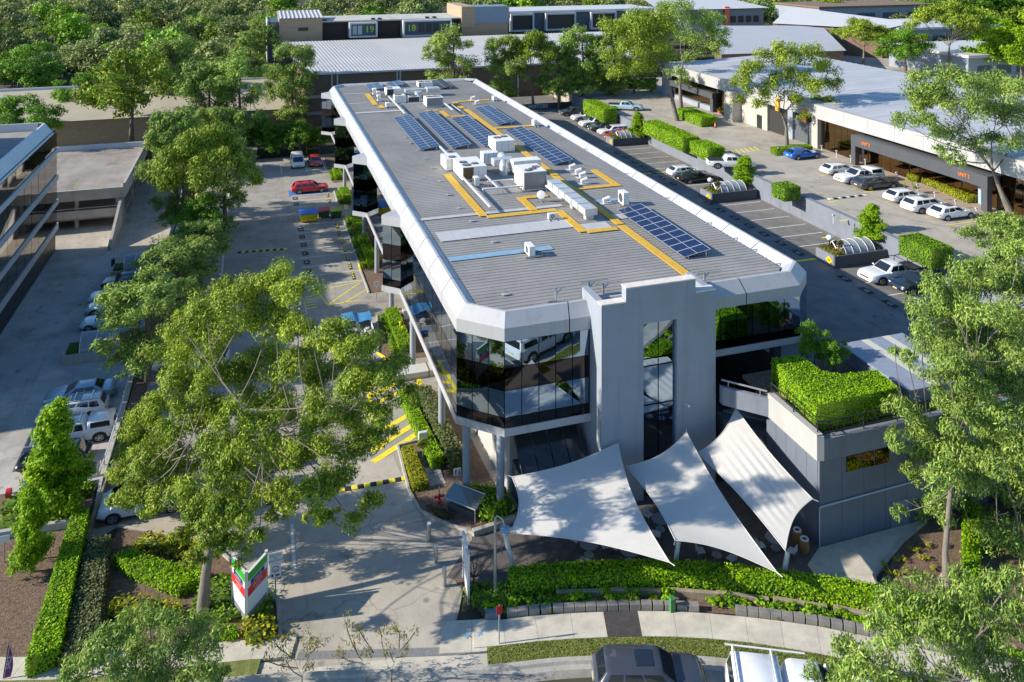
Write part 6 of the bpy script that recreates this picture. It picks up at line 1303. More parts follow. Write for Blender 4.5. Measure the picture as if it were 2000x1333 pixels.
def mk_broad(seed, fol, leaf=(.38, .2), lai=2.3):
    r = random.Random(seed); cl = []
    for i in range(26):
        v = Vector((r.gauss(0, 1), r.gauss(0, 1), r.gauss(0, 1))).normalized() * r.uniform(.4, 1); R = r.uniform(1.1, 1.8)
        cl.append(((v.x * 4.2, v.y * 4.2, 5.9 + v.z * 3.4), R, R, R * .75))
    species('broad', seed, 10, 10, cl, fol, leaf, lai, .25, [[(.1, .1, 2.2), (.2, .1, 4.0)], (-1.8, .6, 5.6), (1.8, .8, 5.6), (.2, -1.6, 5.8)], M_barkd, .3)
def mk_cone(seed, fol, leaf=(.3, .19), lai=3.0):
    r = random.Random(seed); cl = []
    for i in range(46):
        h = 1.4 + 8.0 * (i / 46); q = r.uniform(.25, .8) * 2.5 * (1 - (h - 1.2) / 9.2) ** .75; a = r.uniform(0, 6.28); R = lerp(1.5, .75, h / 10)
        cl.append(((q * math.cos(a), q * math.sin(a), h), R, R, R))
    species('cone', seed, 10, 5, cl, fol, leaf, lai, .14, [[(.0, .05, 3.0), (.05, 0, 6.0), (0, 0, 8.8)]], M_barkd, .2)
mk_gum(1, [F_gum]); mk_gum(2, [F_gumd]); mk_gum(3, [F_gum], (.36, .12)); mk_cas(1, [F_cas]); mk_cas(2, [F_cas]); mk_cas(3, [F_gumd]); mk_broad(1, [F_dense]); mk_broad(2, [F_bright]); mk_cone(1, [F_bright]); mk_broad(3, [F_dense], (.3, .18)); mk_broad(4, [F_gum], (.45, .18))
def plant(name, label, kind, seed, loc, h, w, rz=None, group=None, cat='tree'):
    crown, tr = SPEC[(kind, seed)]; t = thing(name, label, cat, loc, 0, group)
    w0 = {'gum': 11.5, 'cas': 7.5, 'broad': 10.5, 'cone': 5.2}[kind]; t.scale = (w / w0, w / w0, h / 10.2); t.rotation_euler = (0, 0, trng.uniform(0, 6.28) if rz is None else rz)
    obj('crown', crown, t); obj('trunk', tr, t); return t
def plant_px(name, label, kind, seed, px, py, Z, top, wpx, group=None, rz=None, cat='tree'):
    x, y = at(px, py, Z); d = dist((x, y)); return plant(name, label, kind, seed, (x, y, Z), (py - top) * d / F_PX, wpx * d / F_PX, rz, group, cat)
GL_ = 'trees along the left boundary'
plant_px('casuarina_tree', 'feathery grey green tree beside the neighbour row of cars', 'cas', 1, 288, 745, 0, 520, 215, GL_); plant_px('casuarina_tree', 'feathery tree behind the big gum on the left bays', 'cas', 2, 345, 640, 0, 470, 190, GL_)
plant_px('street_tree', 'broad bright tree leaning over the left parking bays', 'gum', 3, 405, 500, 0, 248, 215, GL_); plant_px('casuarina_tree', 'darker bushy tree between the two car parks', 'cas', 1, 358, 470, 0, 270, 130, GL_); plant_px('casuarina_tree', 'tall pale tree rising behind the parking deck corner', 'cas', 3, 345, 420, 0, 205, 130, GL_); plant_px('dense_tree', 'dark dense tree low on the left boundary beside parked cars', 'broad', 1, 395, 520, 0, 385, 150, GL_)
plant_px('street_tree', 'tall round tree behind the empty parking deck', 'broad', 4, 256, 300, 0, 72, 235, GL_); plant_px('casuarina_tree', 'tree right of the tall round tree, by the brick wall', 'cas', 3, 408, 300, 0, 112, 130, GL_); plant_px('casuarina_tree', 'tree at the back left corner of the car park', 'cas', 1, 468, 300, 0, 98, 140, GL_); plant_px('casuarina_tree', 'tall twin trunk casuarina left of the office roof', 'cas', 2, 572, 268, 0, 86, 125, GL_); plant_px('casuarina_tree', 'low feathery tree by the back fence', 'cas', 2, 420, 335, 0, 210, 110, GL_)
plant_px('dense_tree', 'rounded tree behind the neighbour office roof', 'broad', 3, 62, 315, 0, 168, 160, GL_); plant_px('dense_tree', 'round tree between neighbour office and the tall round tree', 'broad', 3, 150, 255, 0, 128, 120, GL_); plant_px('casuarina_tree', 'feathery tree on the far side of the low beige roof', 'cas', 3, 340, 235, 0, 70, 130, GL_); plant_px('dense_tree', 'dark tree beyond the low beige roof at the left', 'broad', 1, 60, 215, 0, 90, 150, GL_); plant_px('casuarina_tree', 'tall tree left of the numbered units', 'cas', 1, 490, 200, 0, 40, 120, GL_); plant_px('dense_tree', 'small tree at far left behind the neighbour office', 'broad', 2, 5, 300, 0, 180, 90, GL_)
plant_px('casuarina_tree', 'bright feathery tree spilling over the empty left bays', 'cas', 3, 440, 440, 0, 262, 150, GL_); plant_px('casuarina_tree', 'bushy tree above the pale cars of the left bays', 'cas', 3, 385, 560, 0, 430, 130, GL_); plant_px('dense_tree', 'rounded dark tree between the parking deck and the back fence', 'broad', 1, 365, 345, 0, 235, 150, GL_)
GB = 'row of tall trees along the brick wall'
for i, (px, py, top, w, k, s) in enumerate(((885, 218, 50, 135, 'cas', 1), (985, 216, 70, 105, 'cas', 2), (1042, 213, 62, 130, 'gum', 3), (1092, 214, 85, 100, 'cas', 3), (1138, 211, 52, 125, 'cas', 1), (1195, 208, 70, 105, 'cas', 2), (1238, 206, 28, 135, 'gum', 2), (1272, 203, 62, 95, 'cas', 3))):
    plant_px('wall_tree', ['leftmost', 'second', 'third, paler', 'fourth', 'fifth', 'sixth', 'seventh and tallest', 'rightmost'][i] + ' tree of the row in front of the brick wall', k, s, px, py, DK, top, w, GB)
b = Vector((*at(1322, 236, UP), UP)); d3 = dist(b)
photo_tree('gum_tree', 'tall white trunked gum leaning left beside the clipped hedge', b, d3, [(1200, 62, 28), (1240, 50, 30), (1282, 40, 30), (1230, 100, 30), (1270, 90, 32), (1190, 112, 22), (1220, 142, 26), (1262, 138, 26), (1300, 62, 28), (1205, 150, 16), (1295, 110, 24)], [[(1312, 190, d3), (1300, 150, d3), (1280, 110, d3)], (1240, 100, d3), (1215, 90, d3 + 1)], .3, (.38, .13), [F_gum], 3.5, 2.6, seed=31)
b = Vector((*at(1330, 211, UP), UP)); d3 = dist(b)
photo_tree('gum_tree', 'second white trunked gum standing just behind the leaning one', b, d3, [(1330, 30, 28), (1370, 45, 30), (1400, 70, 26), (1342, 80, 28), (1386, 100, 24), (1350, 120, 20), (1410, 92, 16), (1320, 142, 18), (1336, 162, 14), (1300, 20, 22), (1395, 40, 18)], [[(1328, 170, d3), (1334, 120, d3)], (1370, 80, d3), (1330, 70, d3)], .28, (.38, .13), [F_gumd], 3.5, 2.4, seed=32)
b = Vector((*at(1536, 284, UP), UP)); d3 = dist(b)
photo_tree('gum_tree', 'umbrella shaped gum in the middle of the upper car park', b, d3, [(1450, 165, 22), (1470, 140, 26), (1500, 120, 28), (1540, 110, 28), (1580, 115, 28), (1610, 140, 24), (1625, 170, 20), (1600, 175, 24), (1560, 160, 28), (1520, 160, 28), (1480, 180, 22), (1445, 198, 14), (1490, 205, 16), (1540, 196, 22), (1590, 205, 18), (1620, 200, 14), (1520, 96, 14), (1570, 228, 10)], [[(1536, 250, d3), (1528, 225, d3)], (1510, 195, d3), (1556, 200, d3), (1530, 160, d3), (1580, 165, d3 + 1)], .25, (.36, .12), [F_gum], 3.0, 2.6, seed=33)
b = Vector((*at(1975, 418, UP), UP)); d2 = dist(b)
photo_tree('gum_tree', 'large pale gum with grey limbs in front of the unit building', b, d2, [(1800, 165, 32), (1850, 160, 36), (1900, 170, 38), (1950, 175, 40), (1990, 180, 36), (1780, 200, 30), (1830, 205, 34), (1880, 215, 36), (1930, 225, 36), (1980, 235, 36), (1770, 240, 24), (1810, 250, 28), (1860, 265, 28), (1900, 290, 26), (1940, 280, 26), (1990, 290, 30), (1850, 300, 20), (1870, 315, 18), (1830, 190, 30), (1960, 205, 34), (1800, 215, 26)], [[(1955, 375, d2), (1940, 335, d2)], (1905, 290, d2 - .5), (1945, 240, d2 + .5), (1990, 260, d2 + .5), (1870, 230, d2)], .3, (.32, .1), [F_gumd], 3.0, 2.4, seed=9)
plant_px('gum_tree', 'flat topped tree beside the far brown wall', 'gum', 3, 1686, 128, 8, 38, 130, None); GR = 'green trees on the far right'
for i, (px, py, top, w, k, s) in enumerate(((1768, 150, 42, 135, 'broad', 3), (1850, 150, 0, 160, 'gum', 1), (1945, 150, 20, 170, 'broad', 2), (1995, 160, 40, 120, 'broad', 2), (1900, 70, -40, 150, 'broad', 1), (1985, 70, -50, 150, 'broad', 1), (1830, 60, -10, 110, 'broad', 1))):
    plant_px('green_tree', ['bushy tree right of the flat topped one', 'tall forked tree over white buildings', 'bright round tree at the right edge', 'bright tree cut by the right edge', 'tall dark tree in the top right', 'dark tree in the top right corner', 'dark tree behind the forked one'][i], k, s, px, py, 7, top, w, GR)
plant_px('olive_tree', 'olive green tree at the right edge of the upper car park', 'gum', 2, 1965, 560, UP, 420, 180, None)
plant_px('pear_tree', 'conical bright tree in the nearest deck planter', 'cone', 1, 1703, 478, DK + .8, 396, 68, 'conical planter trees'); plant_px('pear_tree', 'conical bright tree in the middle deck planter', 'cone', 1, 1455, 362, DK + .8, 303, 56, 'conical planter trees'); plant_px('pear_tree', 'small bright tree in the far deck planter', 'cone', 1, 1246, 270, DK + .8, 217, 38, 'conical planter trees')
x, y = at(118, 1010, .6); plant_px('conical_tree', 'tall conical green tree in the left garden', 'cone', 1, 108, 1012, .55, 778, 128, 'conical garden trees'); plant_px('conical_tree', 'smaller conical green tree at the left edge of the garden', 'cone', 1, 60, 1118, .9, 945, 82, 'conical garden trees')
plant_px('magnolia', 'glossy magnolia bush between hedge and office corner', 'broad', 3, 1590, 735, 6.6, 612, 80, 'magnolias on the terrace', cat='bush'); plant_px('magnolia', 'glossy magnolia bush beside the metal shed', 'broad', 3, 1628, 738, 6.6, 648, 78, 'magnolias on the terrace', cat='bush')
# dark understorey along the back wall
GU = 'shrubs below the back wall'
for i in range(14):
    px = 380 + i * 19; x, y = at(px, 300 + (i % 3) * 6, 0); plant('dark_shrub', 'dark evergreen shrub below the brick wall at the back of the left car park', 'broad', 1, (x, y + 2, -.3), 3.6 + (i % 4) * .8, 5.5, None, GU, 'shrub')
for i in range(12):
    px = 1085 + i * 17; x, y = at(px, 196, DK); plant('dark_shrub', 'dark climber shrub under the tall trees by the brick wall', 'broad', 1, (x, y + 1, DK - .3), 3.6 + (i % 3) * 1.2, 5.0, None, 'climbers on the right back wall', 'shrub')
# bare little tree by the court
b = low(925, 1150); dd = dist(b); t = thing('bare_tree', 'small leafless tree beside the white entrance sign', 'tree', tuple(b)); mb = MB(); tp = b + Vector((0, 0, .5)); mb.tube([b, tp], [.05, .04], 6)
for _ in range(9):
    q = tp + Vector((trng.uniform(-1, 1), trng.uniform(-.7, .7), trng.uniform(.8, 1.7))); lp = limb(tp, q, .15); mb.tube(lp, [.028, .024, .02, .016, .012, .006], 5, False)
    for _2 in range(4):
        s_ = lp[trng.randint(2, 4)]; mb.tube(limb(s_, s_ + Vector((trng.uniform(-.5, .5), trng.uniform(-.4, .4), trng.uniform(.1, .6))), .1, 3), [.012, .009, .006, .004], 4, False)
part(mb, 'trunk', M_barkd, t)

# ---- the far forest: single trees near, one mass far off
FOR = []
def mk_forest(seed, fol, leaf=(.62, .36)):
    r = random.Random(seed); cl = []
    for i in range(16):
        v = Vector((r.gauss(0, 1), r.gauss(0, 1), r.gauss(0, 1))).normalized() * r.uniform(.35, 1); R = r.uniform(1.5, 2.5); cl.append(((v.x * 3.6, v.y * 3.6, 5.8 + v.z * 3.0), R, R, R * .8))
    P, Nn = [], []
    for c in cl:
        p_, n_ = clump_points([c], -int(1.7 * math.pi * c[1] * c[3] / (.5 * leaf[0] * leaf[1]))); P.append(p_); Nn.append(n_)
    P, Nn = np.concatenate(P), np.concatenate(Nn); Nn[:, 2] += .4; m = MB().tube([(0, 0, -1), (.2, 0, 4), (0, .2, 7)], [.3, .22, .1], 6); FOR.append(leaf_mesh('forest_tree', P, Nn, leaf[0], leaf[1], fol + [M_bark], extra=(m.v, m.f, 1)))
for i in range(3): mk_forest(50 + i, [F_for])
for i in range(3): mk_forest(60 + i, [F_for2])
fr = random.Random(77); far_pts = []; nfor = 0
def forest_spot(x, y, z, sc, lab, grp):
    o = obj('forest_tree', FOR[fr.randrange(6)] if fr.random() < .6 else FOR[fr.randrange(3)], None, (x, y, z), (0, 0, fr.uniform(0, 6.28)), (sc * fr.uniform(.85, 1.2), sc * fr.uniform(.85, 1.2), sc * fr.uniform(.8, 1.25))); props(o, lab, 'tree', grp)
d = 172.0
while d < 520:
    step = 8.5 + (d - 170) * .022
    px = -60.0
    while px < 2080:
        p = atd(px + fr.uniform(-.3, .3) * step * F_PX / d, 100, d + fr.uniform(-.4, .4) * step); x, y = p.x, p.y
        left = px < 520
        ok = (left and (y > 170 or x < -52)) or (not left and d > 214 + max(0, (px - 1000) * .02))
        if px > 1780 and d > 178: ok = True
        if 1330 < px < 1780 and d < 240: ok = False
        if ok:
            sc = fr.uniform(.85, 1.3) * (1 + (d - 170) * .0012)
            if d < 300 and nfor < 290:
                nfor += 1
                forest_spot(x, y, -.5 if left else 3, sc, 'leafy tree in the dense forest behind the left car parks' if left else 'leafy tree in the wood behind the far units', 'forest trees on the left' if left else 'wood behind the units')
            else: far_pts.append((x, y, -.5 if left else 3, sc))
        px += step * F_PX / d * (1.0 if left else 1.35)
    d += step * (.95 if d < 300 else 1.25)
P, Nn = [], []
for (x, y, z, sc) in far_pts:
    for _ in range(4):
        R = fr.uniform(2.2, 3.4) * sc; p_, n_ = clump_points([((x + fr.uniform(-3, 3) * sc, y + fr.uniform(-3, 3) * sc, z + fr.uniform(5.5, 9.5) * sc), R, R, R * .7)], -84); P.append(p_); Nn.append(n_)
P, Nn = np.concatenate(P), np.concatenate(Nn); Nn[:, 2] += .5
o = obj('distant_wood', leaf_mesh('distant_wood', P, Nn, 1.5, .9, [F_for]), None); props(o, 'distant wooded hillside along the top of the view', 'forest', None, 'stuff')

# ================================================================ hedges
def hedge(name, label, poly, z0, z1, fol, leaf=(.15, .10), dens=95, group=None, rough=.05, cat='hedge', base=None):
    if rough <= .081: leaf = (leaf[0] * .72, leaf[1] * .78); dens *= 2.1; rough *= .75
    """clipped hedge: dark inner body with small leaves over its top and sides"""
    a = sum(poly[i][0] * poly[(i + 1) % len(poly)][1] - poly[(i + 1) % len(poly)][0] * poly[i][1] for i in range(len(poly))) / 2
    if a < 0: poly = poly[::-1]; a = -a
    f0 = z0 if callable(z0) else (lambda y: z0); f1 = z1 if callable(z1) else (lambda y: z1); P = []; Nn = []
    xs = [p[0] for p in poly]; ys = [p[1] for p in poly]; n = int(a * dens * 1.25) + 10; pts = []
    def inside(x, y):
        c = False; j = len(poly) - 1
        for i in range(len(poly)):
            if (poly[i][1] > y) != (poly[j][1] > y) and x < (poly[j][0] - poly[i][0]) * (y - poly[i][1]) / (poly[j][1] - poly[i][1] + 1e-12) + poly[i][0]: c = not c
            j = i
        return c
    tries = 0
    while len(pts) < n and tries < n * 12:
        tries += 1; x, y = RNG.uniform(min(xs), max(xs)), RNG.uniform(min(ys), max(ys))
        if inside(x, y): pts.append((x, y, f1(y) + RNG.normal(0, rough)))
    P += pts; Nn += [(0, 0, 1)] * len(pts)
    for i in range(len(poly)):
        p, q = Vector(poly[i]), Vector(poly[(i + 1) % len(poly)]); L = (q - p).length; t = (q - p) / max(L, 1e-6); no = Vector((t.y, -t.x)); h = f1(p.y) - f0(p.y); k = int(L * h * dens)
        for _ in range(k):
            s = RNG.uniform(0, L); z = RNG.uniform(0, 1) ** .85; c = p + t * s; zz = f0(c.y) + z * (f1(c.y) - f0(c.y)); e = RNG.normal(0, rough) - (max(0, z - .9) * .4); P.append((c.x + no.x * e, c.y + no.y * e, zz)); Nn.append((no.x, no.y, .15))
    bx, by = sum(xs) / len(xs), sum(ys) / len(ys); bz = f0(by) if base is None else base
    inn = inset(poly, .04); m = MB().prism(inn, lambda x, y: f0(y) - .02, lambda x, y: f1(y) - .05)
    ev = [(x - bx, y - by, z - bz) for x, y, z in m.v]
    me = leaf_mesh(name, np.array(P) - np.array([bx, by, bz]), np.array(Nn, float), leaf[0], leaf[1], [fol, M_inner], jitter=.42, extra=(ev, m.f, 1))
    return props(obj(name, me, None, (bx, by, bz)), label, cat, group)
def hp(pts, Z): return [at(px, py, Z) for px, py in pts]
GLY = lambda y: gl(y) + .02
# street hedge: two lengths following the kerb
def kribbon(x0, x1, o0, o1): 
    i0, i1 = ki(x0), ki(x1); return [koff(i, o0) for i in range(i0, i1 + 1)] + [koff(i, o1) for i in range(i1, i0 - 1, -1)]
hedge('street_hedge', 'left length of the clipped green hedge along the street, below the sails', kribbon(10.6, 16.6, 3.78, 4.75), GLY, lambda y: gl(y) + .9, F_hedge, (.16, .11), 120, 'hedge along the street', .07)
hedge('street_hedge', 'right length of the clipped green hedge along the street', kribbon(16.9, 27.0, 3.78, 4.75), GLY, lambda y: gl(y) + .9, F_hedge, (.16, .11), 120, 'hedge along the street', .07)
# low row of little shrubs in front
def shrub(name, label, x, y, z, r, h, fol, leaf=(.16, .09), n=170, group=None, cat='shrub'):
    P, Nn = clump_points([((0, 0, h * .5), r, r, h * .55)], -n); Nn[:, 2] += .4
    m = MB().tube([(0, 0, 0), (0, 0, h * .5)], [.03, .015], 5)
    return props(obj(name, leaf_mesh(name, P, Nn, leaf[0], leaf[1], [fol, M_barkd], extra=(m.v, m.f, 1)), None, (x, y, z)), label, cat, group)
SH_ME = [shrub('low_shrub', 'small bright shrub in the row between block wall and hedge', 0, -5, 0, .42, .45, f_, group='low shrubs along the street', n=200) for f_ in (F_hedge, F_hedged, F_bright)]
fine, res = arc_pts(9.6, 28, .62); first = True
for k, a in enumerate(res):
    if 17.3 < fine[a].x < 18.6: continue
    t = (fine[min(a + 4, 2000)] - fine[max(a - 4, 0)]).normalized(); p = fine[a] + Vector((-t.y, t.x)) * 3.2
    c = SH_ME[k % 3] if k < 3 else SH_ME[k % 3].copy()
    if k >= 3: COL.objects.link(c)
    c.location = (p.x, p.y, gl(p.y) + .05); c.rotation_euler = (0, 0, k * 1.7); c.scale = (1 + .2 * math.sin(k * 2.1),) * 2 + (.8 + .25 * math.sin(k * 3.3),)
# rooftop hedge (L shaped)
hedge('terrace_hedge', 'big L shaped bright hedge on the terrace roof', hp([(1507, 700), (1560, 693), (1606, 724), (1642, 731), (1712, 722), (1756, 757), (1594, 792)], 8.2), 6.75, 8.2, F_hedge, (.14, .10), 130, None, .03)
# hedges beside the retaining wall and in the upper lot
def box_hedge(label, fl, nl, wr, Z0, Z1, fol=None, dens=70, leaf=(.24, .16), group='clipped hedges of the upper car park'):
    """fl, nl: far and near left top corners; wr: near right top corner (places in the photograph)"""
    a, b, c = at(*fl, Z1), at(*nl, Z1), at(*wr, Z1); x0 = (a[0] + b[0]) / 2; return hedge('box_hedge', label, [(x0, b[1]), (c[0], b[1]), (c[0], a[1]), (x0, a[1])], Z0, Z1, fol or F_hedge, leaf, dens, group, .05)
box_hedge('long clipped hedge block above the retaining wall', (1262, 236), (1328, 271), (1359, 265), UP, UP + 1.7); box_hedge('square clipped hedge next to the long one', (1352, 275), (1378, 291), (1411, 286), UP, UP + 1.5)
box_hedge('bright low hedge below the white trunked gums', (1324, 212), (1366, 231), (1394, 226), UP, UP + 1.3); box_hedge('far hedge behind the parked deck row', (1140, 196), (1178, 214), (1200, 210), DK + 1.2, UP + 1.2, None, 60)
box_hedge('small square hedge on the retaining wall', (1512, 357), (1527, 369), (1559, 363), UP, UP + 1.3, F_hedged); box_hedge('large clipped hedge above the white ute', (1764, 459), (1810, 490), (1860, 482), UP, UP + 1.5, F_hedged, 90, (.2, .13))
x, y = at(1517, 305, UP); x2, y2 = at(1592, 300, UP); hedge('low_hedge', 'low yellow green hedge beside the blue coupe', [(x, y), (x2, y), (x2, y + 1.3), (x, y + 1.3)], UP, UP + .75, F_bright, (.2, .13), 70, None, .06)
for i, (p0, p1, w) in enumerate((((1772, 352), (1800, 347), 1.2), ((1800, 358), (1890, 398), 1.3))):
    a, b = Vector(at(*p0, UP)), Vector(at(*p1, UP)); t = (b - a).normalized(); n = Vector((-t.y, t.x)) * w * (1 if -t.y > 0 else -1); hedge('yellow_hedge', ['short yellow hedge beside the spiky plant', 'long yellow hedge in front of the unit windows'][i], [tuple(a), tuple(b), tuple(b + n), tuple(a + n)], UP, UP + .65, F_hedgey, (.22, .14), 70, 'yellow hedges at the units', .08)
# hedges of the left garden (heights follow the ground)
hedge('garden_hedge', 'long bright clipped hedge running up the left garden', [(-8.95, 48.3), (-8.15, 48.3), (-7.55, 38.3), (-8.75, 38.0)], GLY, lambda y: gl(y) + .95, F_hedge, (.15, .10), 130, 'hedges of the left garden', .05)
hedge('garden_hedge', 'dull grey green hedge with a few red flowers beside the bright one', [(-7.85, 45.9), (-6.75, 45.9), (-6.2, 38.4), (-7.4, 37.9)], GLY, lambda y: gl(y) + .7, F_hedgeg, (.16, .11), 110, 'hedges of the left garden', .08)
hedge('garden_hedge', 'wavy bright green hedge under the big gum', [(-6.4, 44.3), (-5.6, 44.6), (-3.9, 43.0), (-2.3, 42.1), (-2.2, 41.2), (-3.2, 40.9), (-4.3, 42.0), (-5.6, 43.2)], GLY, lambda y: gl(y) + .6, F_hedge, (.15, .10), 130, 'hedges of the left garden', .06)
for pts, lab in (([(-5.2, 46.0), (-3.4, 45.0), (-2.2, 43.6), (-3.0, 43.3), (-4.2, 44.4), (-5.6, 45.3)], 'yellow shrub bank behind the wavy hedge'), ([(-6.0, 41.4), (-4.6, 41.0), (-2.9, 39.9), (-3.2, 39.2), (-4.9, 40.1), (-6.1, 40.6)], 'yellow shrub bank in front of the wavy hedge'), ([(-.3, 38.0), (1.0, 37.9), (1.05, 36.9), (-.2, 36.9)], 'rounded yellow green shrub at the foot of the entrance sign')):
    hedge('yellow_shrub', lab, pts, GLY, lambda y: gl(y) + .42, F_hedgey, (.2, .13), 75, 'yellow shrubs by the entrance', .14, 'shrub')
hedge('low_hedge', 'low green hedge piece left of the entrance sign', [(-1.5, 38.3), (-.5, 37.9), (-.6, 37.3), (-1.7, 37.6)], GLY, lambda y: gl(y) + .35, F_hedge, (.13, .09), 120)
hedge('garden_cover', 'dark leafy ground cover around the big gum trunk', [(-2.2, 41.2), (-.4, 41.5), (.9, 39.4), (.8, 38.3), (-1.2, 38.6), (-2.6, 39.6)], GLY, lambda y: gl(y) + .35, F_hedged, (.2, .12), 70, None, .15, 'shrub')
hedge('garden_cover', 'leafy shrubs in the raised bed of the left garden', [(-12.8, 51.9), (-8.6, 52.0), (-8.5, 51.0), (-11, 50.7), (-12.9, 50.8)], GLY, lambda y: gl(y) + .45, F_hedged, (.18, .11), 80, 'bed shrubs in the left garden', .14, 'shrub'); hedge('garden_cover', 'leafy shrubs along the white wall of the left garden', [(-12.8, 49.9), (-8.7, 49.7), (-8.7, 49.0), (-12.8, 49.2)], GLY, lambda y: gl(y) + .45, F_bright, (.18, .11), 80, 'bed shrubs in the left garden', .14, 'shrub')
hedge('garden_cover', 'dark shrubs below the lamp post at the court corner', [(9.6, 36.9), (11.9, 36.3), (11.8, 35.2), (9.6, 35.9)], GLY, lambda y: gl(y) + .42, F_hedged, (.18, .11), 90, None, .13, 'shrub')
# hedges beside the office
hedge('yellow_hedge', 'clipped yellow hedge at the driveway kerb', [(8.75, 49.4), (9.45, 49.4), (9.55, 45.4), (8.7, 45.4)], GLY, lambda y: gl(y) + .5, F_hedgey, (.13, .09), 130, None, .04)
hedge('office_hedge', 'long narrow green hedge beside the front columns', [(9.75, 56.2), (10.45, 56.2), (10.9, 47.2), (10.1, 47.0)], GLY, lambda y: gl(y) + .7, F_hedge, (.14, .10), 110, 'hedges beside the office', .05)
hedge('office_hedge', 'mottled bushy hedge under the glass corner', [(10.9, 55.8), (11.9, 55.8), (12.0, 46.6), (11.1, 46.4)], GLY, lambda y: gl(y) + .9, F_hedgeg, (.17, .12), 100, 'hedges beside the office', .1)
hedge('office_hedge', 'rounded green bushes between the two corner columns', [(11.7, 44.0), (13.4, 43.0), (13.3, 41.5), (12.2, 41.1), (11.3, 42.3)], GLY, lambda y: gl(y) + .7, F_hedge, (.17, .12), 100, 'hedges beside the office', .14)
hedge('office_hedge', 'small reddish ground shrubs at the kerb corner', [(9.1, 43.7), (10.0, 43.0), (10.3, 42.3), (9.6, 42.6)], GLY, lambda y: gl(y) + .25, foliage('reddish_leaves', (.09, .045, .04), (.14, .08, .06)), (.13, .09), 90, 'hedges beside the office', .08)
for i, (a, b) in enumerate(((63.0, 66.3), (66.8, 69.9), (80.7, 85.8), (86.5, 89.7), (90.5, 92.8), (93.2, 96.2), (102.3, 104.3), (104.7, 107.3), (113, 117))):
    hedge('box_hedge', ['first', 'second', 'third', 'fourth', 'fifth', 'sixth', 'seventh', 'eighth', 'last'][i] + ' clipped hedge box along the office side, counted from the front', [(10.95, a), (12.0, a), (12.0, b), (10.95, b)], 0.02, .72, F_hedge, (.16, .11), 90, 'hedge boxes along the office', .04)
    hedge('edging_shrub', ['first', 'second', 'third', 'fourth', 'fifth', 'sixth', 'seventh', 'eighth', 'last'][i] + ' low shrub strip in front of a hedge box, counted from the front', [(10.45, a + .1), (10.88, a + .1), (10.88, b - .1), (10.45, b - .1)], .02, .38, F_hedge if i % 2 else F_bright, (.2, .06), 80, 'shrub strips along the office', .12, 'shrub')
# right garden hedge strip and small plants
hedge('garden_hedge', 'narrow green hedge along the right edge of the mulch bed', [at(1882, 990, 2), at(1912, 985, 2), at(1915, 1190, 2.4), at(1882, 1190, 2.4)], GLY, lambda y: gl(y) + .7, F_hedge, (.15, .1), 100, None, .07)
tuft = shrub('tuft_plant', 'small yellow green tuft plant in the mulch bed', 0, -5, 0, .2, .22, F_hedgey, (.16, .04), 40, 'tuft plants in the right mulch bed', 'plant'); spots = [(1750, 1098), (1765, 1099), (1780, 1080), (1795, 1082), (1815, 1070), (1735, 1122), (1752, 1125), (1770, 1120), (1795, 1130), (1815, 1130), (1825, 1115), (1728, 1107), (1800, 1095), (1845, 1070), (1810, 1095)]
for k, (px, py) in enumerate(spots):
    c = tuft if k == 0 else tuft.copy()
    if k: COL.objects.link(c)
    c.location = low(px, py, .03); c.rotation_euler = (0, 0, k)
# planter plants on the deck
for i, (px, py) in enumerate(((1183, 279), (1367, 385), (1593, 505))):
    x, y = at(px, py, DK); y -= 2.45; hedge('planter_shrubs', ['far', 'middle', 'nearest'][i] + ' planter filled with yellow and brown low plants', [(x + .22, y + .25), (x + 1.2, y + .25), (x + 1.2, y + 2.3), (x + .22, y + 2.3)], DK + .84, DK + 1.08, F_orn, (.16, .1), 110, 'planter plants', .1, 'plant')
# agave
x, y = at(1790, 378, UP); P_ = MB()
for k in range(26):
    a = k * 2.4; e = .25 + .5 * (k / 26); L_ = .75; dx, dy = math.cos(a), math.sin(a); P_.add([(x + dx * .04 - dy * .05, y + dy * .04 + dx * .05, UP + .45), (x + dx * .04 + dy * .05, y + dy * .04 - dx * .05, UP + .45), (x + dx * L_ * math.cos(e * 1.4), y + dy * L_ * math.cos(e * 1.4), UP + .45 + L_ * math.sin(e * 1.4) * .8)], [(0, 1, 2)])
t = thing('agave', 'spiky pale agave with an arching stalk by the units', 'plant', (x, y, UP)); part(P_, 'leaves', foliage('agave_leaf', (.16, .26, .12), (.25, .34, .18)), t)
q0 = at3(1768, 372, UP); part(MB().tube([(x - .3, y, UP + .3), (x - .7, y, UP + 1.5), (x - 1.2, y, UP + 1.7), (x - 1.5, y, UP + 1.2), (x - 1.55, y, UP + .2)], [.05, .06, .06, .05, .03], 6), 'stalk', F_bright, t)

# blades of the grass verge
P = []
for i in range(ki(8.9), NK):
    for _ in range(260):
        t_ = RNG.uniform(0, 1); o_ = RNG.uniform(.17, 1.1); a_, b_ = Vector(koff(i, o_)), Vector(koff(i + 1, o_)); q_ = a_.lerp(b_, t_)
        if q_.y > 22: P.append((q_.x, q_.y, gl(q_.y) + .115))
P = np.array(P); Nn = np.tile(np.array([[0, -.6, .5]]), (len(P), 1))
o = obj('verge_blades', leaf_mesh('verge_blades', P, Nn, .075, .035, [foliage('grass_blades', (.13, .19, .02), (.24, .27, .05), .35, .3, 1.2)], jitter=.8), None); props(o, 'short mown grass on the strip between footpath and kerb', 'grass', None, 'stuff')
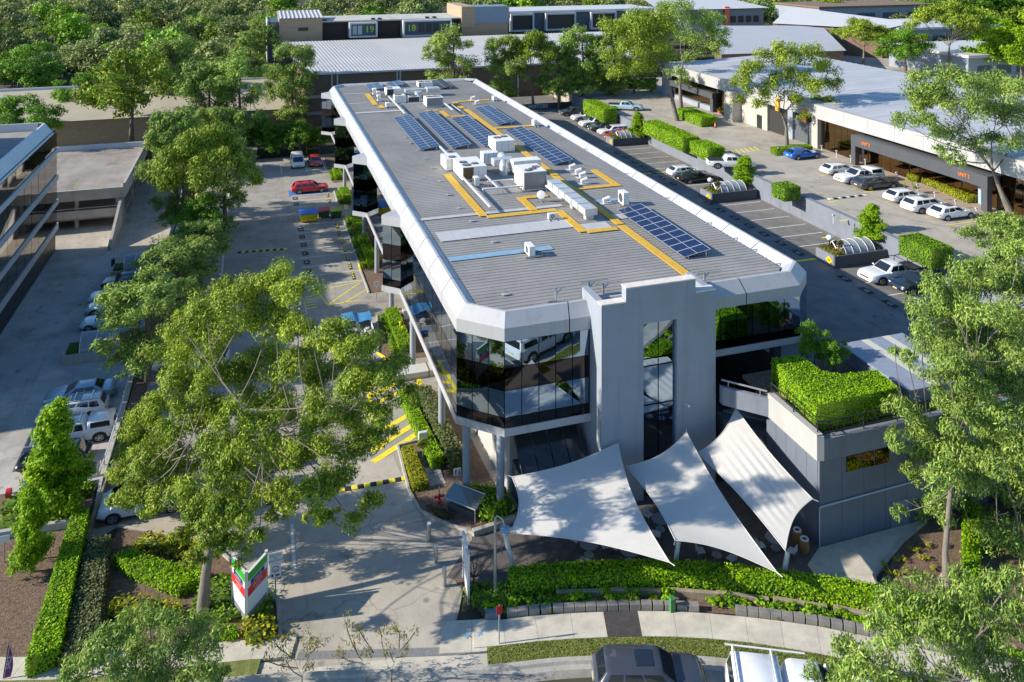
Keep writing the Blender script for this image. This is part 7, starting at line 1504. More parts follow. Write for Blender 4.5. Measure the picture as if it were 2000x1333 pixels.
# ================================================================ street furniture and small things
def pole_sign(name, label, p, h, boards, group=None):
    t = thing(name, label, 'sign', tuple(p), 0, group); obj('pole', MB().cyl(0, 0, -.05, h, .03, n=8).mesh('pole', M_steel), t)
    for (w, hh, z, mt, txt, ts, tm) in boards:
        b_ = obj('board', MB().box(-w / 2, w / 2, -.04, -.02, z - hh / 2, z + hh / 2).mesh('board', mt, bevel=.004), t)
        if txt: obj('lettering', textmesh(txt, ts, tm), t, (0, -.045, z), (math.pi / 2, 0, 0))
    return t
M_sgw = mat('sign_white', (.62, .64, .68), .5); M_sgb = mat('sign_black', (.02, .02, .03), .6); M_sgr = mat('sign_red', (.55, .02, .03), .5); M_sgg = mat('sign_green', (.02, .33, .02), .5); M_sgn = mat('sign_navy', (.01, .03, .16), .5)
p = low(538, 1174); pole_sign('give_way_sign', 'white GIVE WAY TO PEDESTRIANS sign above a speed sign at the driveway', p, 2.1, [(.62, .52, 2.0, M_sgw, 'GIVE WAY\nTO\nPEDESTRIANS', .12, M_sgn), (.5, .62, 1.42, M_sgw, '10', .2, M_sgb)])
t = bpy.data.objects['give_way_sign']; ring = [(.15 * math.cos(a), -.046, 1.5 + .13 * math.sin(a)) for a in np.linspace(0, 6.283, 25)]; obj('speed_ring', MB().tube(ring, .012, 5, False).mesh('speed_ring', M_sgb), t); obj('pictogram', MB().box(-.18, -.1, -.046, -.042, 1.16, 1.28).box(.0, .18, -.046, -.042, 1.17, 1.25).mesh('pictogram', M_sgb), t)
# V-shaped entrance sign
def sign_panel(parent, a, b, z0, z1, s):
    """double post panel between plan points a -> b"""
    a, b = Vector(a), Vector(b); tt = (b - a).normalized(); L = (b - a).length; nn = Vector((tt.y, -tt.x)); rz = math.atan2(tt.y, tt.x)
    def sheet(u0, u1, v0, v1, off, mt, nm):
        q0, q1 = a + tt * (L * u0) + nn * off, a + tt * (L * u1) + nn * off; h = z1 - z0; part(MB().quad((q0.x, q0.y, z0 + h * v0), (q1.x, q1.y, z0 + h * v0), (q1.x, q1.y, z0 + h * v1), (q0.x, q0.y, z0 + h * v1)), nm, mt, parent)
    part(MB().prism([tuple(a + nn * .06), tuple(b + nn * .06), tuple(b - nn * .06), tuple(a - nn * .06)], z0, z1), 'panel', M_sgw, parent)
    sheet(0, 1, .82, 1, .064, M_sgg, 'green_band'); sheet(.02, .98, .48, .68, .066, M_sgr, 'red_band'); sheet(0, 1, .0, .12, .064, M_sgg if s else M_gwall, 'lower_band')
    inv = WM[parent.name].inverted(); c = (a + b) / 2 + nn * .075
    sheet(.16, .84, .69, .80, .067, M_sgn, 'name_plate')
    cc = (a + b) / 2 + nn * .07; h = z1 - z0
    obj('lettering', textmesh('reece', .24, M_white), parent, inv @ Vector((cc.x, cc.y, z0 + h * .745)), (math.pi / 2, 0, rz)); obj('lettering', textmesh('plumbing\ncentre', .17, M_white), parent, inv @ Vector((cc.x, cc.y, z0 + h * .58)), (math.pi / 2, 0, rz))
A, B, C_ = low(455, 1190), low(481, 1226), low(520, 1182)
es = thing('entrance_sign', 'V shaped white, green and red entrance sign by the gum trunk', 'sign', tuple(B)); zb = B.z + .35; zt = zb + 2.0
sign_panel(es, (A.x, A.y), (B.x, B.y), zb, zt, 0); sign_panel(es, (B.x, B.y), (C_.x, C_.y), zb, zt, 0)
for q in (A, B, C_): part(MB().obox((q.x, q.y, q.z - .05), .14, .14, 2.55), 'post', M_alu, es)
A, B = low(905, 1128), low(915, 1178); es2 = thing('entrance_sign', 'narrow white and green sign seen edge on beside the driveway', 'sign', tuple(B)); sign_panel(es2, (B.x, B.y), (A.x, A.y), B.z + .3, B.z + 2.1, 0)
for q in (A, B): part(MB().obox((q.x, q.y, q.z - .05), .1, .1, 2.25), 'post', M_alu, es2)
# street lamp
b = low(967, 1172); t = thing('street_lamp', 'grey lamp post with hanging blue lamp head at the court corner', 'street lamp', tuple(b)); tp = atd(966, 1012, dist(b)); h = tp.z - b.z
obj('base', MB().cyl(0, 0, -.1, .42, .17, .12, 12).mesh('base', M_steel, .6), t); obj('pole', MB().cyl(0, 0, .3, h, .08, .06, 12).mesh('pole', M_steel, .6), t); obj('arm', MB().tube([(0, 0, h), (.12, 0, h + .06), (.32, -.05, h - .1), (.42, -.08, h - .42)], .035, 8).mesh('arm', M_steel, .8), t); obj('lamp_head', MB().ball((.45, -.1, h - .55), .25, 12, 1, 1, .55).mesh('lamp_head', mat('blue_lamp', (.16, .3, .42), .3), 2.0), t)
b = low(975, 1262); pole_sign('no_parking_sign', 'red sign on a thin pole in the grass verge', b, 1.75, [(.26, .36, 1.55, M_sgr, '', .1, M_sgw)])
b = low(893, 960); pole_sign('two_way_sign', 'white two way arrow sign beside the round column', b, 1.25, [(.42, .42, 1.1, M_sgw, '', .1, M_sgb)]); t = bpy.data.objects['two_way_sign']
for sx, up in ((-.1, 1), (.1, -1)): obj('arrow', MB().add([(sx - .02, -.045, 1.1 - .12), (sx + .02, -.045, 1.1 - .12), (sx + .02, -.045, 1.1 + .12), (sx - .02, -.045, 1.1 + .12)], [(0, 1, 2, 3)]).add([(sx - .06, -.046, 1.1 + up * .06), (sx + .06, -.046, 1.1 + up * .06), (sx, -.046, 1.1 + up * .16)], [(0, 1, 2)]).mesh('arrow', M_sgb), t)
M_oliv = mat('olive_sign2', (.36, .33, .02), .5)
def diamond(name, label, p, h, mt, r=.42):
    t = thing(name, label, 'sign', tuple(p)); obj('pole', MB().cyl(0, 0, -.05, h, .03, n=8).mesh('pole', M_steel), t)
    obj('board', MB().add([(-r, -.04, h), (0, -.04, h - r * .8), (r, -.04, h), (0, -.04, h + r * .8), (-r, -.02, h), (0, -.02, h - r * .8), (r, -.02, h), (0, -.02, h + r * .8)], [(0, 1, 2, 3), (7, 6, 5, 4), (0, 4, 5, 1), (1, 5, 6, 2), (2, 6, 7, 3), (3, 7, 4, 0)]).mesh('board', mt), t); obj('symbol', MB().add([(-.2, -.046, h - .06), (-.07, -.046, h + .06), (.07, -.046, h + .06), (.2, -.046, h - .06)], [(0, 1, 2, 3)]).mesh('symbol', M_sgb), t)
diamond('hump_warning_sign', 'yellow diamond hump sign on a pole in the driveway bed', low(826, 903), 1.1, M_oliv); diamond('hump_warning_sign', 'olive diamond sign among the hedge boxes of the left car park', low(690, 462), 1.1, M_oliv)
for px, py, lab in ((735, 590, 'white parking sign on a pole by the yellow hatching'), (676, 432, 'white parking sign on a pole beside the far bins')): pole_sign('parking_sign', lab, low(px, py), 1.75, [(.42, .45, 1.6, M_sgw, 'P', .3, M_sgn)], 'parking signs')
b = low(8, 1100); pole_sign('street_sign', 'small white sign at the left edge of the garden', b, 1.3, [(.5, .35, 1.2, M_sgw, '', .1, M_sgb)])
b = low(826, 880); t = thing('letter_box', 'white box sign on a post in the driveway bed', 'sign', tuple(b)); obj('box', MB().box(-.28, .28, -.12, .12, .7, 1.15).mesh('box', M_alu, bevel=.02), t); obj('post', MB().box(-.04, .04, -.04, .04, 0, .7).mesh('post', M_steel), t)
# bollards
for i, (px, py) in enumerate(((838, 1056), (851, 1101), (868, 1146))):
    p = low(px, py); t = thing('bollard', ['farthest', 'middle', 'nearest'][i] + ' of three steel bollards at the driveway edge', 'bollard', tuple(p), 0, 'steel bollards'); obj('post', MB().cyl(0, 0, -.05, .86, .1, n=16).mesh('post', M_steel, .6), t); obj('cap', MB().cyl(0, 0, .86, .88, .105, n=16).mesh('cap', M_alu, .6), t)
for i, (px, py) in enumerate(((782, 648), (786, 658), (831, 778), (805, 690), (383, 790))):
    p = low(px, py); t = thing('yellow_bollard', ['left yellow bollard of the pair by the crouching man', 'right yellow bollard of the pair by the crouching man', 'yellow bollard beside the column and yellow stripes', 'short yellow bollard on the hatched paving', 'yellow bollard glimpsed through the gum tree'][i], 'bollard', tuple(p), 0, 'yellow bollards'); obj('post', MB().cyl(0, 0, -.05, .8, .085, n=14).mesh('post', M_ypaint, .6), t); obj('cap', MB().ball((0, 0, .8), .085, 12, 1, 1, .5).mesh('cap', M_ypaint, 2), t)
# white marker posts of the upper lot
for i, (px, py) in enumerate(((1605, 298), (1634, 308), (1662, 318), (1690, 326), (1724, 344), (1751, 352), (1792, 376), (1826, 392), (1866, 408), (1907, 424), (1948, 440), (1628, 438), (1520, 303))):
    x, y = at(px, py, UP); t = thing('marker_post', 'white marker post at the unit bays, number %s from far end' % ['one', 'two', 'three', 'four', 'five', 'six', 'seven', 'eight', 'nine', 'ten', 'eleven', 'twelve', 'thirteen'][i] if i < 11 else ['cream marker post on the retaining wall edge', 'thin post at the corner of the low hedge'][i - 11], 'post', (x, y, UP), 0, 'white marker posts'); obj('post', MB().cyl(0, 0, 0, .75, .05, n=10).mesh('post', M_white, .6), t); obj('head', MB().box(-.13, .13, -.06, .06, .72, .86).mesh('head', M_white, bevel=.02), t)
# traffic cones / witches' hats
for i, (px, py, Z) in enumerate(((1777, 338, UP), (1793, 341, UP), (1800, 347, UP), (1814, 349, UP), (1397, 250, UP), (1556, 258, UP))):
    x, y = at(px, py, Z); t = thing('traffic_cone', ['first', 'second', 'third', 'fourth'][i] + ' red and white bollard cone by the unit entrance, from the left' if i < 4 else ['pink traffic cone beside the clipped hedge', 'red and white barrier post by the roller door'][i - 4], 'cone', (x, y, Z), 0, 'traffic cones'); obj('cone', MB().cyl(0, 0, .05, .75, .13, .06, 12).mesh('cone', mat('cone_red', (.75, .08, .06), .6), .6), t); obj('stripe', MB().cyl(0, 0, .35, .52, .112, .095, 12).mesh('stripe', M_white, .6), t); obj('base', MB().box(-.2, .2, -.2, .2, 0, .05).mesh('base', M_black), t)
# wheelie and skip bins
def bin_(name, label, x, y, z, w, d, h, body, lid, rz=0, group=None):
    t = thing(name, label, 'bin', (x, y, z), rz, group)
    obj('body', MB().add([(-w / 2 * .86, -d / 2 * .8, .12), (w / 2 * .86, -d / 2 * .8, .12), (w / 2 * .86, d / 2 * .8, .12), (-w / 2 * .86, d / 2 * .8, .12), (-w / 2, -d / 2, h), (w / 2, -d / 2, h), (w / 2, d / 2, h), (-w / 2, d / 2, h)], [(3, 2, 1, 0), (0, 1, 5, 4), (1, 2, 6, 5), (2, 3, 7, 6), (3, 0, 4, 7), (4, 5, 6, 7)]).mesh('body', body, bevel=.02), t)
    obj('lid', MB().add([(-w / 2 - .03, -d / 2 - .04, h), (w / 2 + .03, -d / 2 - .04, h), (w / 2 + .03, d / 2 + .03, h), (-w / 2 - .03, d / 2 + .03, h), (-w / 2 - .03, -d / 2 - .04, h + .06), (w / 2 + .03, -d / 2 - .04, h + .06), (w / 2 + .03, d / 2 + .03, h + .18), (-w / 2 - .03, d / 2 + .03, h + .18)], [(0, 1, 5, 4), (1, 2, 6, 5), (2, 3, 7, 6), (3, 0, 4, 7), (4, 5, 6, 7)]).mesh('lid', lid, bevel=.015), t)
    for sx in (-1, 1):
        for sy in (-1, 1): obj('castor', MB().tube([(sx * w * .36 - .03, sy * d * .33, .07), (sx * w * .36 + .03, sy * d * .33, .07)], .07, 10).mesh('castor', M_black), t)
    obj('rim', MB().box(-w / 2 - .05, w / 2 + .05, -d / 2 - .06, -d / 2 - .02, h - .12, h - .05).mesh('rim', body), t)
M_by = mat('bin_yellow', (.62, .5, .01), .45, var=.1, scale=2); M_bb = mat('bin_blue', (.02, .13, .5), .45); M_bg = mat('bin_green', (.03, .10, .035), .5, var=.1, scale=3); M_bg2 = mat('bin_bright_green', (.06, .25, .06), .5); M_br = mat('bin_red_lid', (.5, .02, .06), .45); M_byl = mat('bin_lime_lid', (.32, .40, .01), .45)
GBn = 'bins in the left car park'
x, y = at(604, 436, 0); bin_('skip_bin', 'large yellow bulk bin with blue lid', x, y + .8, 0, 2.05, 1.5, 1.0, M_by, M_bb, 0, GBn); x, y = at(633, 428, 0); bin_('wheelie_bin', 'green bulk bin with red lid', x, y + .6, 0, 1.3, 1.05, .85, M_bg, M_br, 0, GBn); x, y = at(657, 428, 0); bin_('wheelie_bin', 'green bulk bin with lime yellow lid', x, y + .6, 0, 1.3, 1.05, .85, M_bg, M_byl, 0, GBn); x, y = at(664, 340, 0); bin_('wheelie_bin', 'red lidded bin standing below the far bay of the office', x, y + .5, 0, 1.2, 1.0, .9, M_bg, M_br, 0, GBn)
for i, (px, py) in enumerate(((1451, 236), (1464, 239))): x, y = at(px, py, UP); bin_('wheelie_bin', ['left', 'right'][i] + ' of two bright green bins at the beige wall', x, y + .5, UP, 1.25, 1.0, .8, M_bg2, M_bg2, .1, 'green bins at the units')
# orange plant pots
for i, (px, py) in enumerate(((1406, 222), (1414, 226), (1423, 230))): x, y = at(px, py, UP); t = thing('plant_pot', ['far orange', 'dark middle', 'near orange'][i] + ' plant pot in front of the bronze glass', 'plant pot', (x, y, UP), 0, 'plant pots at the units'); obj('pot', MB().cyl(0, 0, 0, .4, .28, .36, 14).mesh('pot', mat('terracotta', (.55, .14, .05), .7) if i != 1 else M_dark, .6), t); P, Nn = clump_points([((0, 0, .55), .35, .35, .25)], -60); obj('plant', leaf_mesh('plant', P, Nn, .2, .12, F_bright), t)
# barrels under the right sail, tables and chairs
M_barr = mat('barrel_wood', (.30, .14, .035), .6, var=.2, scale=2, stretch=(6, 6, 1)); M_tbl = mat('table_grey', (.20, .22, .25), .4); M_chr = mat('chair_white', (.5, .5, .5), .5)
for i, (px, py) in enumerate(((1557, 1062), (1571, 1080))):
    p = low(px, py); t = thing('barrel_bin', ['rear', 'front'][i] + ' timber barrel with white ring top beside the dark wall', 'barrel', tuple(p), 0, 'timber barrels'); obj('body', MB().tube([(0, 0, 0), (0, 0, .2), (0, 0, .45), (0, 0, .68)], [.19, .23, .23, .2], 16).mesh('body', M_barr, .7), t); obj('ring', MB().tube([(.16 * math.cos(a), .16 * math.sin(a), .69) for a in np.linspace(0, 6.283, 21)], .055, 6, False).mesh('ring', M_white, 1), t); obj('opening', MB().cyl(0, 0, .66, .685, .12, n=14).mesh('opening', M_black), t)
TBL = [(1230, 1098, 'round slatted table at the edge of the left sail', .45), (1515, 1072, 'round grey table below the right sail', .5), (1150, 1085, 'round table in the shade of the left sail', .45), (1400, 1085, 'round table under the middle sail', .45), (1290, 1035, 'round table between the left and middle sails', .45)]
def chair(x, y, z, rz, label):
    t = thing('court_chair', label, 'chair', (x, y, z), rz, 'court chairs'); obj('seat', MB().box(-.2, .2, -.2, .2, .33, .36).mesh('seat', M_chr, bevel=.01), t); obj('backrest', MB().box(-.2, .2, .17, .2, .38, .64).mesh('backrest', M_chr, bevel=.01), t)
    for sx in (-.17, .17):
        for sy in (-.17, .17): obj('leg', MB().cyl(sx, sy, 0, .33, .015, n=6).mesh('leg', M_steel), t)
for i, (px, py, lab, r) in enumerate(TBL):
    p = low(px, py); t = thing('court_table', lab, 'table', tuple(p), 0, 'round tables in the court'); obj('table_top', MB().cyl(0, 0, .55, .58, r, n=24).mesh('table_top', M_tbl, .6), t); obj('leg', MB().cyl(0, 0, 0, .55, .04, n=8).mesh('leg', M_steel), t); obj('foot', MB().cyl(0, 0, 0, .03, .25, n=12).mesh('foot', M_steel), t)
    for k in range(3): a = k * 2.1 + i; chair(p.x + math.cos(a) * .85, p.y + math.sin(a) * .85, p.z, a - math.pi / 2, 'pale chair at the ' + lab.replace('round ', ''))
# green pillar box by the footpath
p = low(1313, 1198); t = thing('cable_pillar', 'green service pillar in the gap of the block wall', 'pillar', tuple(p)); obj('body', MB().box(-.13, .13, -.1, .1, -.05, .62).mesh('body', mat('pillar_green', (.05, .19, .07), .6), bevel=.02), t); obj('cap', MB().box(-.15, .15, -.13, .13, .62, .7).mesh('cap', mat('pillar_green', (.05, .19, .07), .6), bevel=.03), t)
# hydrant booster and glass shelter by the columns
p = low(858, 985); t = thing('hydrant', 'red and white hydrant booster in the driveway bed', 'hydrant', tuple(p)); M_hy = mat('hydrant_red', (.6, .02, .03), .4); obj('riser', MB().cyl(0, 0, -.05, .55, .07, n=10).tube([(-.2, 0, .42), (.2, 0, .42)], .06, 10).tube([(.0, -.18, .3), (0, .1, .3)], .05, 8).mesh('riser', M_hy, .6), t); [obj('valve', MB().ball(c_, .085, 8).mesh('valve', M_hy, 2), t) for c_ in ((-.22, 0, .42), (.22, 0, .42), (0, -.2, .3))]; obj('marker', MB().add([(-.06, 0, .5), (.06, 0, .5), (.03, 0, 1.0), (-.03, 0, 1.0)], [(0, 1, 2, 3)]).mesh('marker', M_white), t)
A, B = low(868, 1000), low(928, 1022); u = (Vector((B.x - A.x, B.y - A.y))).normalized(); n_ = Vector((-u.y, u.x)); t = thing('glass_shelter', 'small glass roofed cabinet shelter in front of the columns', 'shelter', tuple(A)); rz = math.atan2(u.y, u.x); L = (B.xy - A.xy).length
t2 = MB()
for q, dd in ((0, 0), (L, 0), (0, 1.0), (L, 1.0)): part(MB().obox((A.x + u.x * q + n_.x * dd, A.y + u.y * q + n_.y * dd, A.z), .05, .05, .75 + dd * .25, rz), 'post', M_steel, t)
part(MB().quad(*[(A.x + u.x * q + n_.x * dd, A.y + u.y * q + n_.y * dd, A.z + .77 + dd * .25) for q, dd in ((-.05, -.05), (L + .05, -.05), (L + .05, 1.05), (-.05, 1.05))]), 'glass_roof', mat('shelter_glass', (.22, .26, .27), .08, metal=.5), t); part(MB().obox((A.x + u.x * L / 2 + n_.x * .5, A.y + u.y * L / 2 + n_.y * .5, A.z), L * .9, .6, .4, rz), 'cabinet', M_dwall, t); part(MB().tube([(A.x, A.y, A.z + .76), (B.x, B.y, A.z + .76), (B.x + n_.x, B.y + n_.y, A.z + 1.02), (A.x + n_.x, A.y + n_.y, A.z + 1.02), (A.x, A.y, A.z + .76)], .03, 6), 'frame', M_steel, t)
p = low(850, 935); t = thing('pit_cover', None, None, tuple(p)); t['kind'] = 'structure'; obj('lid', MB().box(-.45, .45, -1.0, 1.0, 0, .07).mesh('lid', M_kerb), t); obj('letters', textmesh('FIRE', .28, M_sgb), t, (0, .4, .075))
# stacked sheets, box and crouching man beside the columns
p = low(800, 735); t = thing('sheet_stack', 'stack of white wall sheets strapped on the yellow hatched paving', 'building material', tuple(p))
for k in range(5): obj('sheet', MB().box(-1.9, 2.2, -.6, .6, k * .1, k * .1 + .085).mesh('sheet', M_white if k % 2 == 0 else mat('sheet_edge', (.5, .46, .36), .7)), t)
for x in (-.9, 1.3): obj('strap', MB().box(x, x + .06, -.62, .62, -.01, .52).mesh('strap', mat('strap_brown', (.2, .14, .03), .6)), t)
p = low(793, 622); t = thing('white_cabinet', 'pale square cabinet under the office edge behind the man', 'cabinet', tuple(p)); obj('body', MB().box(-.3, .3, -.3, .3, 0, .75).mesh('body', M_ubeige, bevel=.02), t); obj('door', MB().box(-.25, .25, -.315, -.302, .08, .68).mesh('door', M_alu), t)
# timber pallet stack glimpsed under the overhang
p = low(742, 508); t = thing('log_pile', 'small pile of cut timber under the office overhang', 'timber', tuple(p))
for k in range(12): obj('log', MB().tube([(-.5, 0, 0), (.5, 0, 0)], .1, 8).mesh('log', mat('cut_timber', (.42, .24, .08), .8), .7), t, (0, (k % 4) * .21 - .3 + .1 * (k // 4 % 2), .1 + (k // 4) * .18), (0, 0, .15 * math.sin(k)))
# utility trailer with blue tarpaulin
p = low(700, 655); t = thing('box_trailer', 'white box trailer loaded with rubbish and a blue tarp beside the kerb', 'trailer', (p.x, p.y, p.z)); M_tarp = mat('blue_tarp', (.05, .22, .45), .5, var=.2, scale=3, bump=.5, bscale=3)
obj('tray', MB().box(-1.1, 1.1, -1.9, 1.9, .3, .36).mesh('tray', M_steel), t)
for a_, b_ in (((-1.1, -1.9), (1.1, -1.86)), ((-1.1, 1.86), (1.1, 1.9)), ((-1.1, -1.86), (-1.06, 1.86)), ((1.06, -1.86), (1.1, 1.86))): obj('side_board', MB().box(a_[0], b_[0], a_[1], b_[1], .36, .86).mesh('side_board', M_alu), t)
obj('emblem', MB().tube([(0, -1.905, .6), (0, -1.915, .6)], .3, 20).mesh('emblem', mat('blue_emblem', (.02, .12, .5), .5)), t).scale = (1.6, 1, .6)
tm = MB(); N_ = 14
tm.add([(-1.2 + 2.4 * i / N_, .3 + 1.7 * j / N_, .88 + .05 * math.sin(i * .7 + j * .5) * math.cos(j * .6) + (.2 if i < 7 else .06)) for j in range(N_ + 1) for i in range(N_ + 1)], [(j * (N_ + 1) + i, j * (N_ + 1) + i + 1, (j + 1) * (N_ + 1) + i + 1, (j + 1) * (N_ + 1) + i) for j in range(N_) for i in range(N_)]); obj('tarpaulin', tm.mesh('tarpaulin', M_tarp, 2), t)
rr = random.Random(9)
for k in range(14): obj('rubbish_piece', MB().obox((rr.uniform(-.9, .9), rr.uniform(-1.6, .2), .4 + rr.uniform(0, .3)), rr.uniform(.2, .6), rr.uniform(.15, .5), rr.uniform(.1, .3), rr.uniform(0, 3)).mesh('rubbish_piece', [M_white, M_timber, M_ubeige][k % 3]), t)
for sx in (-1.2, 1.2): obj('wheel', MB().tube([(sx - .1, 0, .25), (sx + .1, 0, .25)], .25, 16).mesh('wheel', M_tyre, .6), t)
# crouching man: one continuous body
p = low(799, 650); t = thing('person', 'person crouching in dark clothing with an orange bag beside a round column', 'person', tuple(p), math.radians(-70))
vv = [((0, 0, .36), .15), ((.02, 0, .55), .15), ((.10, 0, .72), .17), ((.14, 0, .86), .075), ((.18, 0, .93), .06), ((.0, .12, .34), .11), ((.32, .16, .42), .09), ((.12, .17, .08), .06), ((.28, .17, .04), .05), ((0, -.12, .34), .11), ((.32, -.16, .42), .09), ((.12, -.17, .08), .06), ((.28, -.17, .04), .05), ((.12, .21, .76), .075), ((.26, .25, .56), .055), ((.44, .10, .50), .04), ((.50, .05, .49), .035), ((.12, -.21, .76), .075), ((.26, -.25, .56), .055), ((.44, -.10, .50), .04), ((.50, -.05, .49), .035)]
ee = [(0, 1), (1, 2), (2, 3), (3, 4), (0, 5), (5, 6), (6, 7), (7, 8), (0, 9), (9, 10), (10, 11), (11, 12), (2, 13), (13, 14), (14, 15), (15, 16), (2, 17), (17, 18), (18, 19), (19, 20)]
me = bpy.data.meshes.new('body'); me.from_pydata([(x, y, z * KZ) for (x, y, z), r in vv], ee, []); o = obj('body', me, t); me.materials.append(mat('navy_work_clothes', (.03, .035, .06), .85))
sk = o.modifiers.new('skin', 'SKIN'); o.modifiers.new('sub', 'SUBSURF').levels = 1; o.modifiers['sub'].render_levels = 2
for i, ((x, y, z), r) in enumerate(vv): me.skin_vertices[0].data[i].radius = (r, r * .9)
me.skin_vertices[0].data[0].use_root = True
M_skin = mat('skin', (.42, .24, .16), .6); obj('head', MB().ball((.21, 0, 1.05 * KZ), .105, 14, 1, .85, 1.0).ball((.31, 0, 1.03 * KZ), .022, 6).ball((.2, .09, 1.04 * KZ), .025, 6).ball((.2, -.09, 1.04 * KZ), .025, 6).mesh('head', M_skin, 2), t); obj('hair', MB().ball((.18, 0, 1.09 * KZ), .11, 12, .95, .9, .8).mesh('hair', mat('grey_hair', (.2, .18, .16), .8), 2), t)
hb = MB()
for sy in (-1, 1):
    hb.ball((.52, sy * .05, .48 * KZ), .04, 8, 1.2, .9, .6)
    for f_ in range(4): hb.tube([(.55, sy * (.03 + f_ * .015), .48 * KZ), (.6, sy * (.03 + f_ * .015), .45 * KZ)], .009, 5)
    hb.tube([(.52, sy * .02, .48 * KZ), (.56, sy * .0, .46 * KZ)], .01, 5)
obj('hands', hb.mesh('hands', M_skin, 2), t)
x_ = p.x - .05; t = thing('tool_bag', 'small orange tool bag in front of the crouching person', 'bag', (p.x - .05, p.y - .55, p.z)); obj('bag', MB().box(-.3, .3, -.15, .15, 0, .22).mesh('bag', mat('orange_bag', (.8, .12, .02), .6), bevel=.05), t); obj('handle', MB().tube([(-.15, 0, .2), (-.1, 0, .32), (.1, 0, .32), (.15, 0, .2)], .015, 6).mesh('handle', M_black), t)
# neighbour bike shelters
def arch_shelter(px, py, label, w, d):
    x, y = at(px, py, NZ); t = thing('bike_shelter', label, 'shelter', (x, y, NZ), 0, 'curved shelters in the neighbour car park'); n = 3
    obj('planter_wall', MB().box(-.3, w + 1.2, -.15, .05, 0, .75).mesh('planter_wall', M_pk), t); obj('planter_wall', MB().box(-.3, -.1, .05, d + .4, 0, .75).mesh('planter_wall', M_pk), t); obj('planter_hedge', MB().box(-.05, .7, .1, d, .3, 1.0).mesh('planter_hedge', M_inner), t)
    for k in range(n):
        a, b = .9 + lerp(0, w, k / n) + .02, .9 + lerp(0, w, (k + 1) / n) - .02; vs = []
        for xx in (a, b):
            for q in range(8): an = math.pi * .52 * q / 7; vs.append((xx, .1 + d * (1 - math.cos(an)) * .9, .6 + 1.2 * math.sin(an)))
        obj('curved_pane', MB().add(vs, [(q, q + 8, q + 9, q + 1) for q in range(7)]).mesh('curved_pane', mat('smoky_polycarbonate', (.22, .25, .28), .15, spec=.7), 1), t)
    for k in range(n + 1): xx = .9 + w * k / n; obj('rib', MB().tube([(xx, .1 + d * (1 - math.cos(math.pi * .52 * q / 9)) * .9, .62 + 1.21 * math.sin(math.pi * .52 * q / 9)) for q in range(10)], .04, 6).mesh('rib', M_alu), t)
arch_shelter(222, 545, 'curved bike shelter beside the boom gate', 3.2, 1.6); arch_shelter(130, 712, 'curved bike shelter with hedge in the shade under the tree', 3.6, 1.6)
for i, (px, py) in enumerate(((125, 713), (137, 690), (312, 560), (243, 735), (237, 862), (197, 940))): x, y = at(px, py, NZ); t = thing('marker_post', 'cream post %s beside the neighbour bays' % ['at the shelter corner', 'behind the shelter wall', 'by the dark SUV', 'beside the silver blue sedan', 'next to the white canopy ute', 'behind the steel blue hatchback'][i], 'post', (x, y, NZ), 0, 'posts of the neighbour car park'); obj('post', MB().cyl(0, 0, 0, 1.25, .05, n=8).mesh('post', M_ubeige), t); obj('cap', MB().ball((0, 0, 1.25), .055, 8).mesh('cap', M_ubeige, 2), t)
# accessible bay sign on the asphalt
x, y = at(142, 727, NZ); t = thing('accessible_mark', None, None, (x, y, NZ + .02), .5); t['kind'] = 'structure'; obj('wheel_mark', MB().tube([(.35 * math.cos(a), .35 * math.sin(a), 0) for a in np.linspace(0, 5, 18)], .03, 4).tube([(0, .1, 0), (.1, .6, 0), (.5, .1, 0), (.75, .1, 0)], .03, 4).mesh('wheel_mark', mat('blue_mark', (.3, .45, .55), .8)), t)
# white wall in the left garden, hose reel, flag banner
gwl = thing('garden_retaining_wall', 'low white wall across the left garden', 'wall', (-10.5, 48.6, .6)); part(MB().prism([(-13.5, 48.8), (-13.5, 48.55), (-8.95, 48.35), (-8.95, 48.6)], .5, 1.1), 'wall', M_parap, gwl); part(MB().prism([(-9.0, 52.25), (-8.1, 52.35), (-7.95, 49.2), (-8.1, 49.1), (-8.25, 52.1), (-9.0, 52.05)], .3, .85), 'return_wall', M_parap, gwl); part(MB().prism([(-13, 52.3), (-9, 52.3), (-9, 52.15), (-13, 52.15)], .3, .75), 'rear_wall', M_parap, gwl)
p = low(17, 985); t = thing('hose_reel', 'red covered hose reel on a post at the left edge', 'hose reel', tuple(p)); obj('post', MB().box(-.05, .05, -.05, .05, 0, .6).mesh('post', M_dark), t); obj('cover', MB().tube([(-.12, 0, .62), (.12, 0, .62)], .24, 16).mesh('cover', M_hy, .6), t)
p = low(12, 1330); t = thing('feather_banner', 'purple feather flag reading SALE at the bottom left edge', 'flag', tuple(p)); obj('pole', MB().tube([(-.12, 0, -.1), (0, 0, .6), (.14, 0, 1.5)], .015, 6).mesh('pole', M_steel), t); vs = []
for i in range(11): z = .12 + 1.35 * i / 10; vs += [(-.13 + .2 * i / 10, 0, z), (-.13 + .2 * i / 10 + .32 * math.sin(math.pi * (.35 + .62 * i / 10)), .01 * math.sin(i), z)]
obj('cloth', MB().add(vs, [(2 * i, 2 * i + 1, 2 * i + 3, 2 * i + 2) for i in range(10)]).mesh('cloth', mat('purple_flag', (.16, .03, .17), .7), 2), t); obj('lettering', textmesh('SALE', .26, M_white), t, (.1, -.03, .75), (math.pi / 2, -1.42, 0))
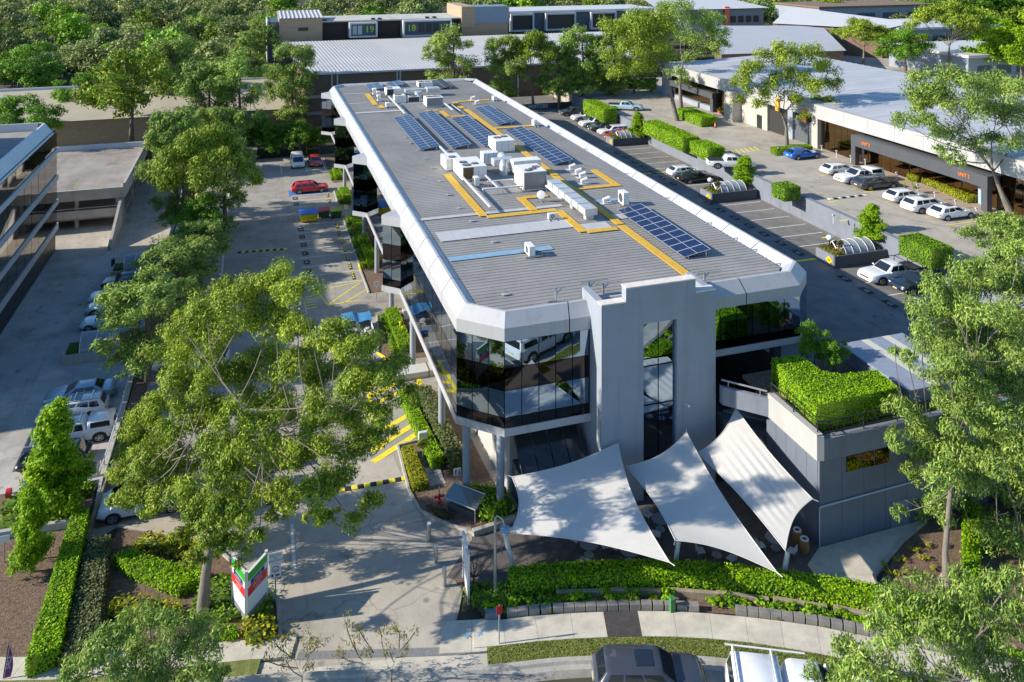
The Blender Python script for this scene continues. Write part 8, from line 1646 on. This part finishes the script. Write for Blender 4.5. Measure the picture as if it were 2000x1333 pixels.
# boulder in the mulch bed
p = low(1848, 1140); rk = MB(); rk.ball((0, 0, .12), .42, 14, 1.2, .8, .6); rk.v = [(x + .06 * math.sin(y * 9 + z * 5), y + .05 * math.sin(x * 8), z + .05 * math.sin(x * 7 + y * 6)) for x, y, z in rk.v]; o = obj('boulder', rk.mesh('boulder', mat('sandstone', (.34, .28, .22), .9, var=.25, scale=4, bump=.4), 2), None, p); props(o, 'sandstone boulder beside the gum trunk in the mulch bed', 'rock')
# yellow rail frame at the back fence, crate shed
x, y = at(612, 298, 0); t = thing('barrier_rail', 'yellow tube barrier in the dark back corner', 'barrier', (x, y, 0)); obj('frame', MB().tube([(-1, 0, 0), (-1, 0, 1.2), (1, 0, 1.2), (1, 0, 0)], .05, 6).mesh('frame', M_ypaint), t); obj('mid_rail', MB().tube([(-1, 0, .6), (1, 0, .6)], .04, 6).mesh('mid_rail', M_ypaint), t)
x, y = at(482, 318, 0); t = thing('storage_crate', 'brown storage shed in the dark back left corner', 'shed', (x, y, 0)); obj('wall', MB().box(-1.4, 1.4, 0, 2, 0, 1.7).mesh('wall', mat('brown_shed', (.12, .10, .08), .8)), t); obj('roof', MB().box(-1.5, 1.5, -.1, 2.1, 1.7, 1.8).mesh('roof', mat('brown_shed_roof', (.16, .14, .12), .8)), t); obj('label_plate', MB().box(-.5, .4, -.02, -.004, 1.0, 1.15).mesh('label_plate', M_sgw), t)
# tall pole in the forest edge
x, y = at(338, 150, 0); t = thing('light_pole', 'tall grey light pole at the forest edge', 'pole', (x, y, 0)); obj('pole', MB().cyl(0, 0, 0, 13, .2, .12, 8).mesh('pole', M_steel), t); obj('lamp_arm', MB().tube([(0, 0, 13), (1.2, 0, 13.2)], .08, 6).mesh('lamp_arm', M_steel), t)
# spray marks on the footpath
for px, py, c in ((912, 1246, (.05, .3, .6)), (938, 1243, (.05, .3, .6)), (960, 1204, (.7, .15, .03))): p = low(px, py); o = obj('spray_mark', MB().obox((0, 0, 0), .3, .05, .003, .8).obox((0, 0, 0.003), .05, .28, .003, .8).mesh('spray_mark', mat('spray_%d' % int(c[0] * 100), c, .8)), None, (p.x, p.y, p.z + .105)); o['kind'] = 'structure'
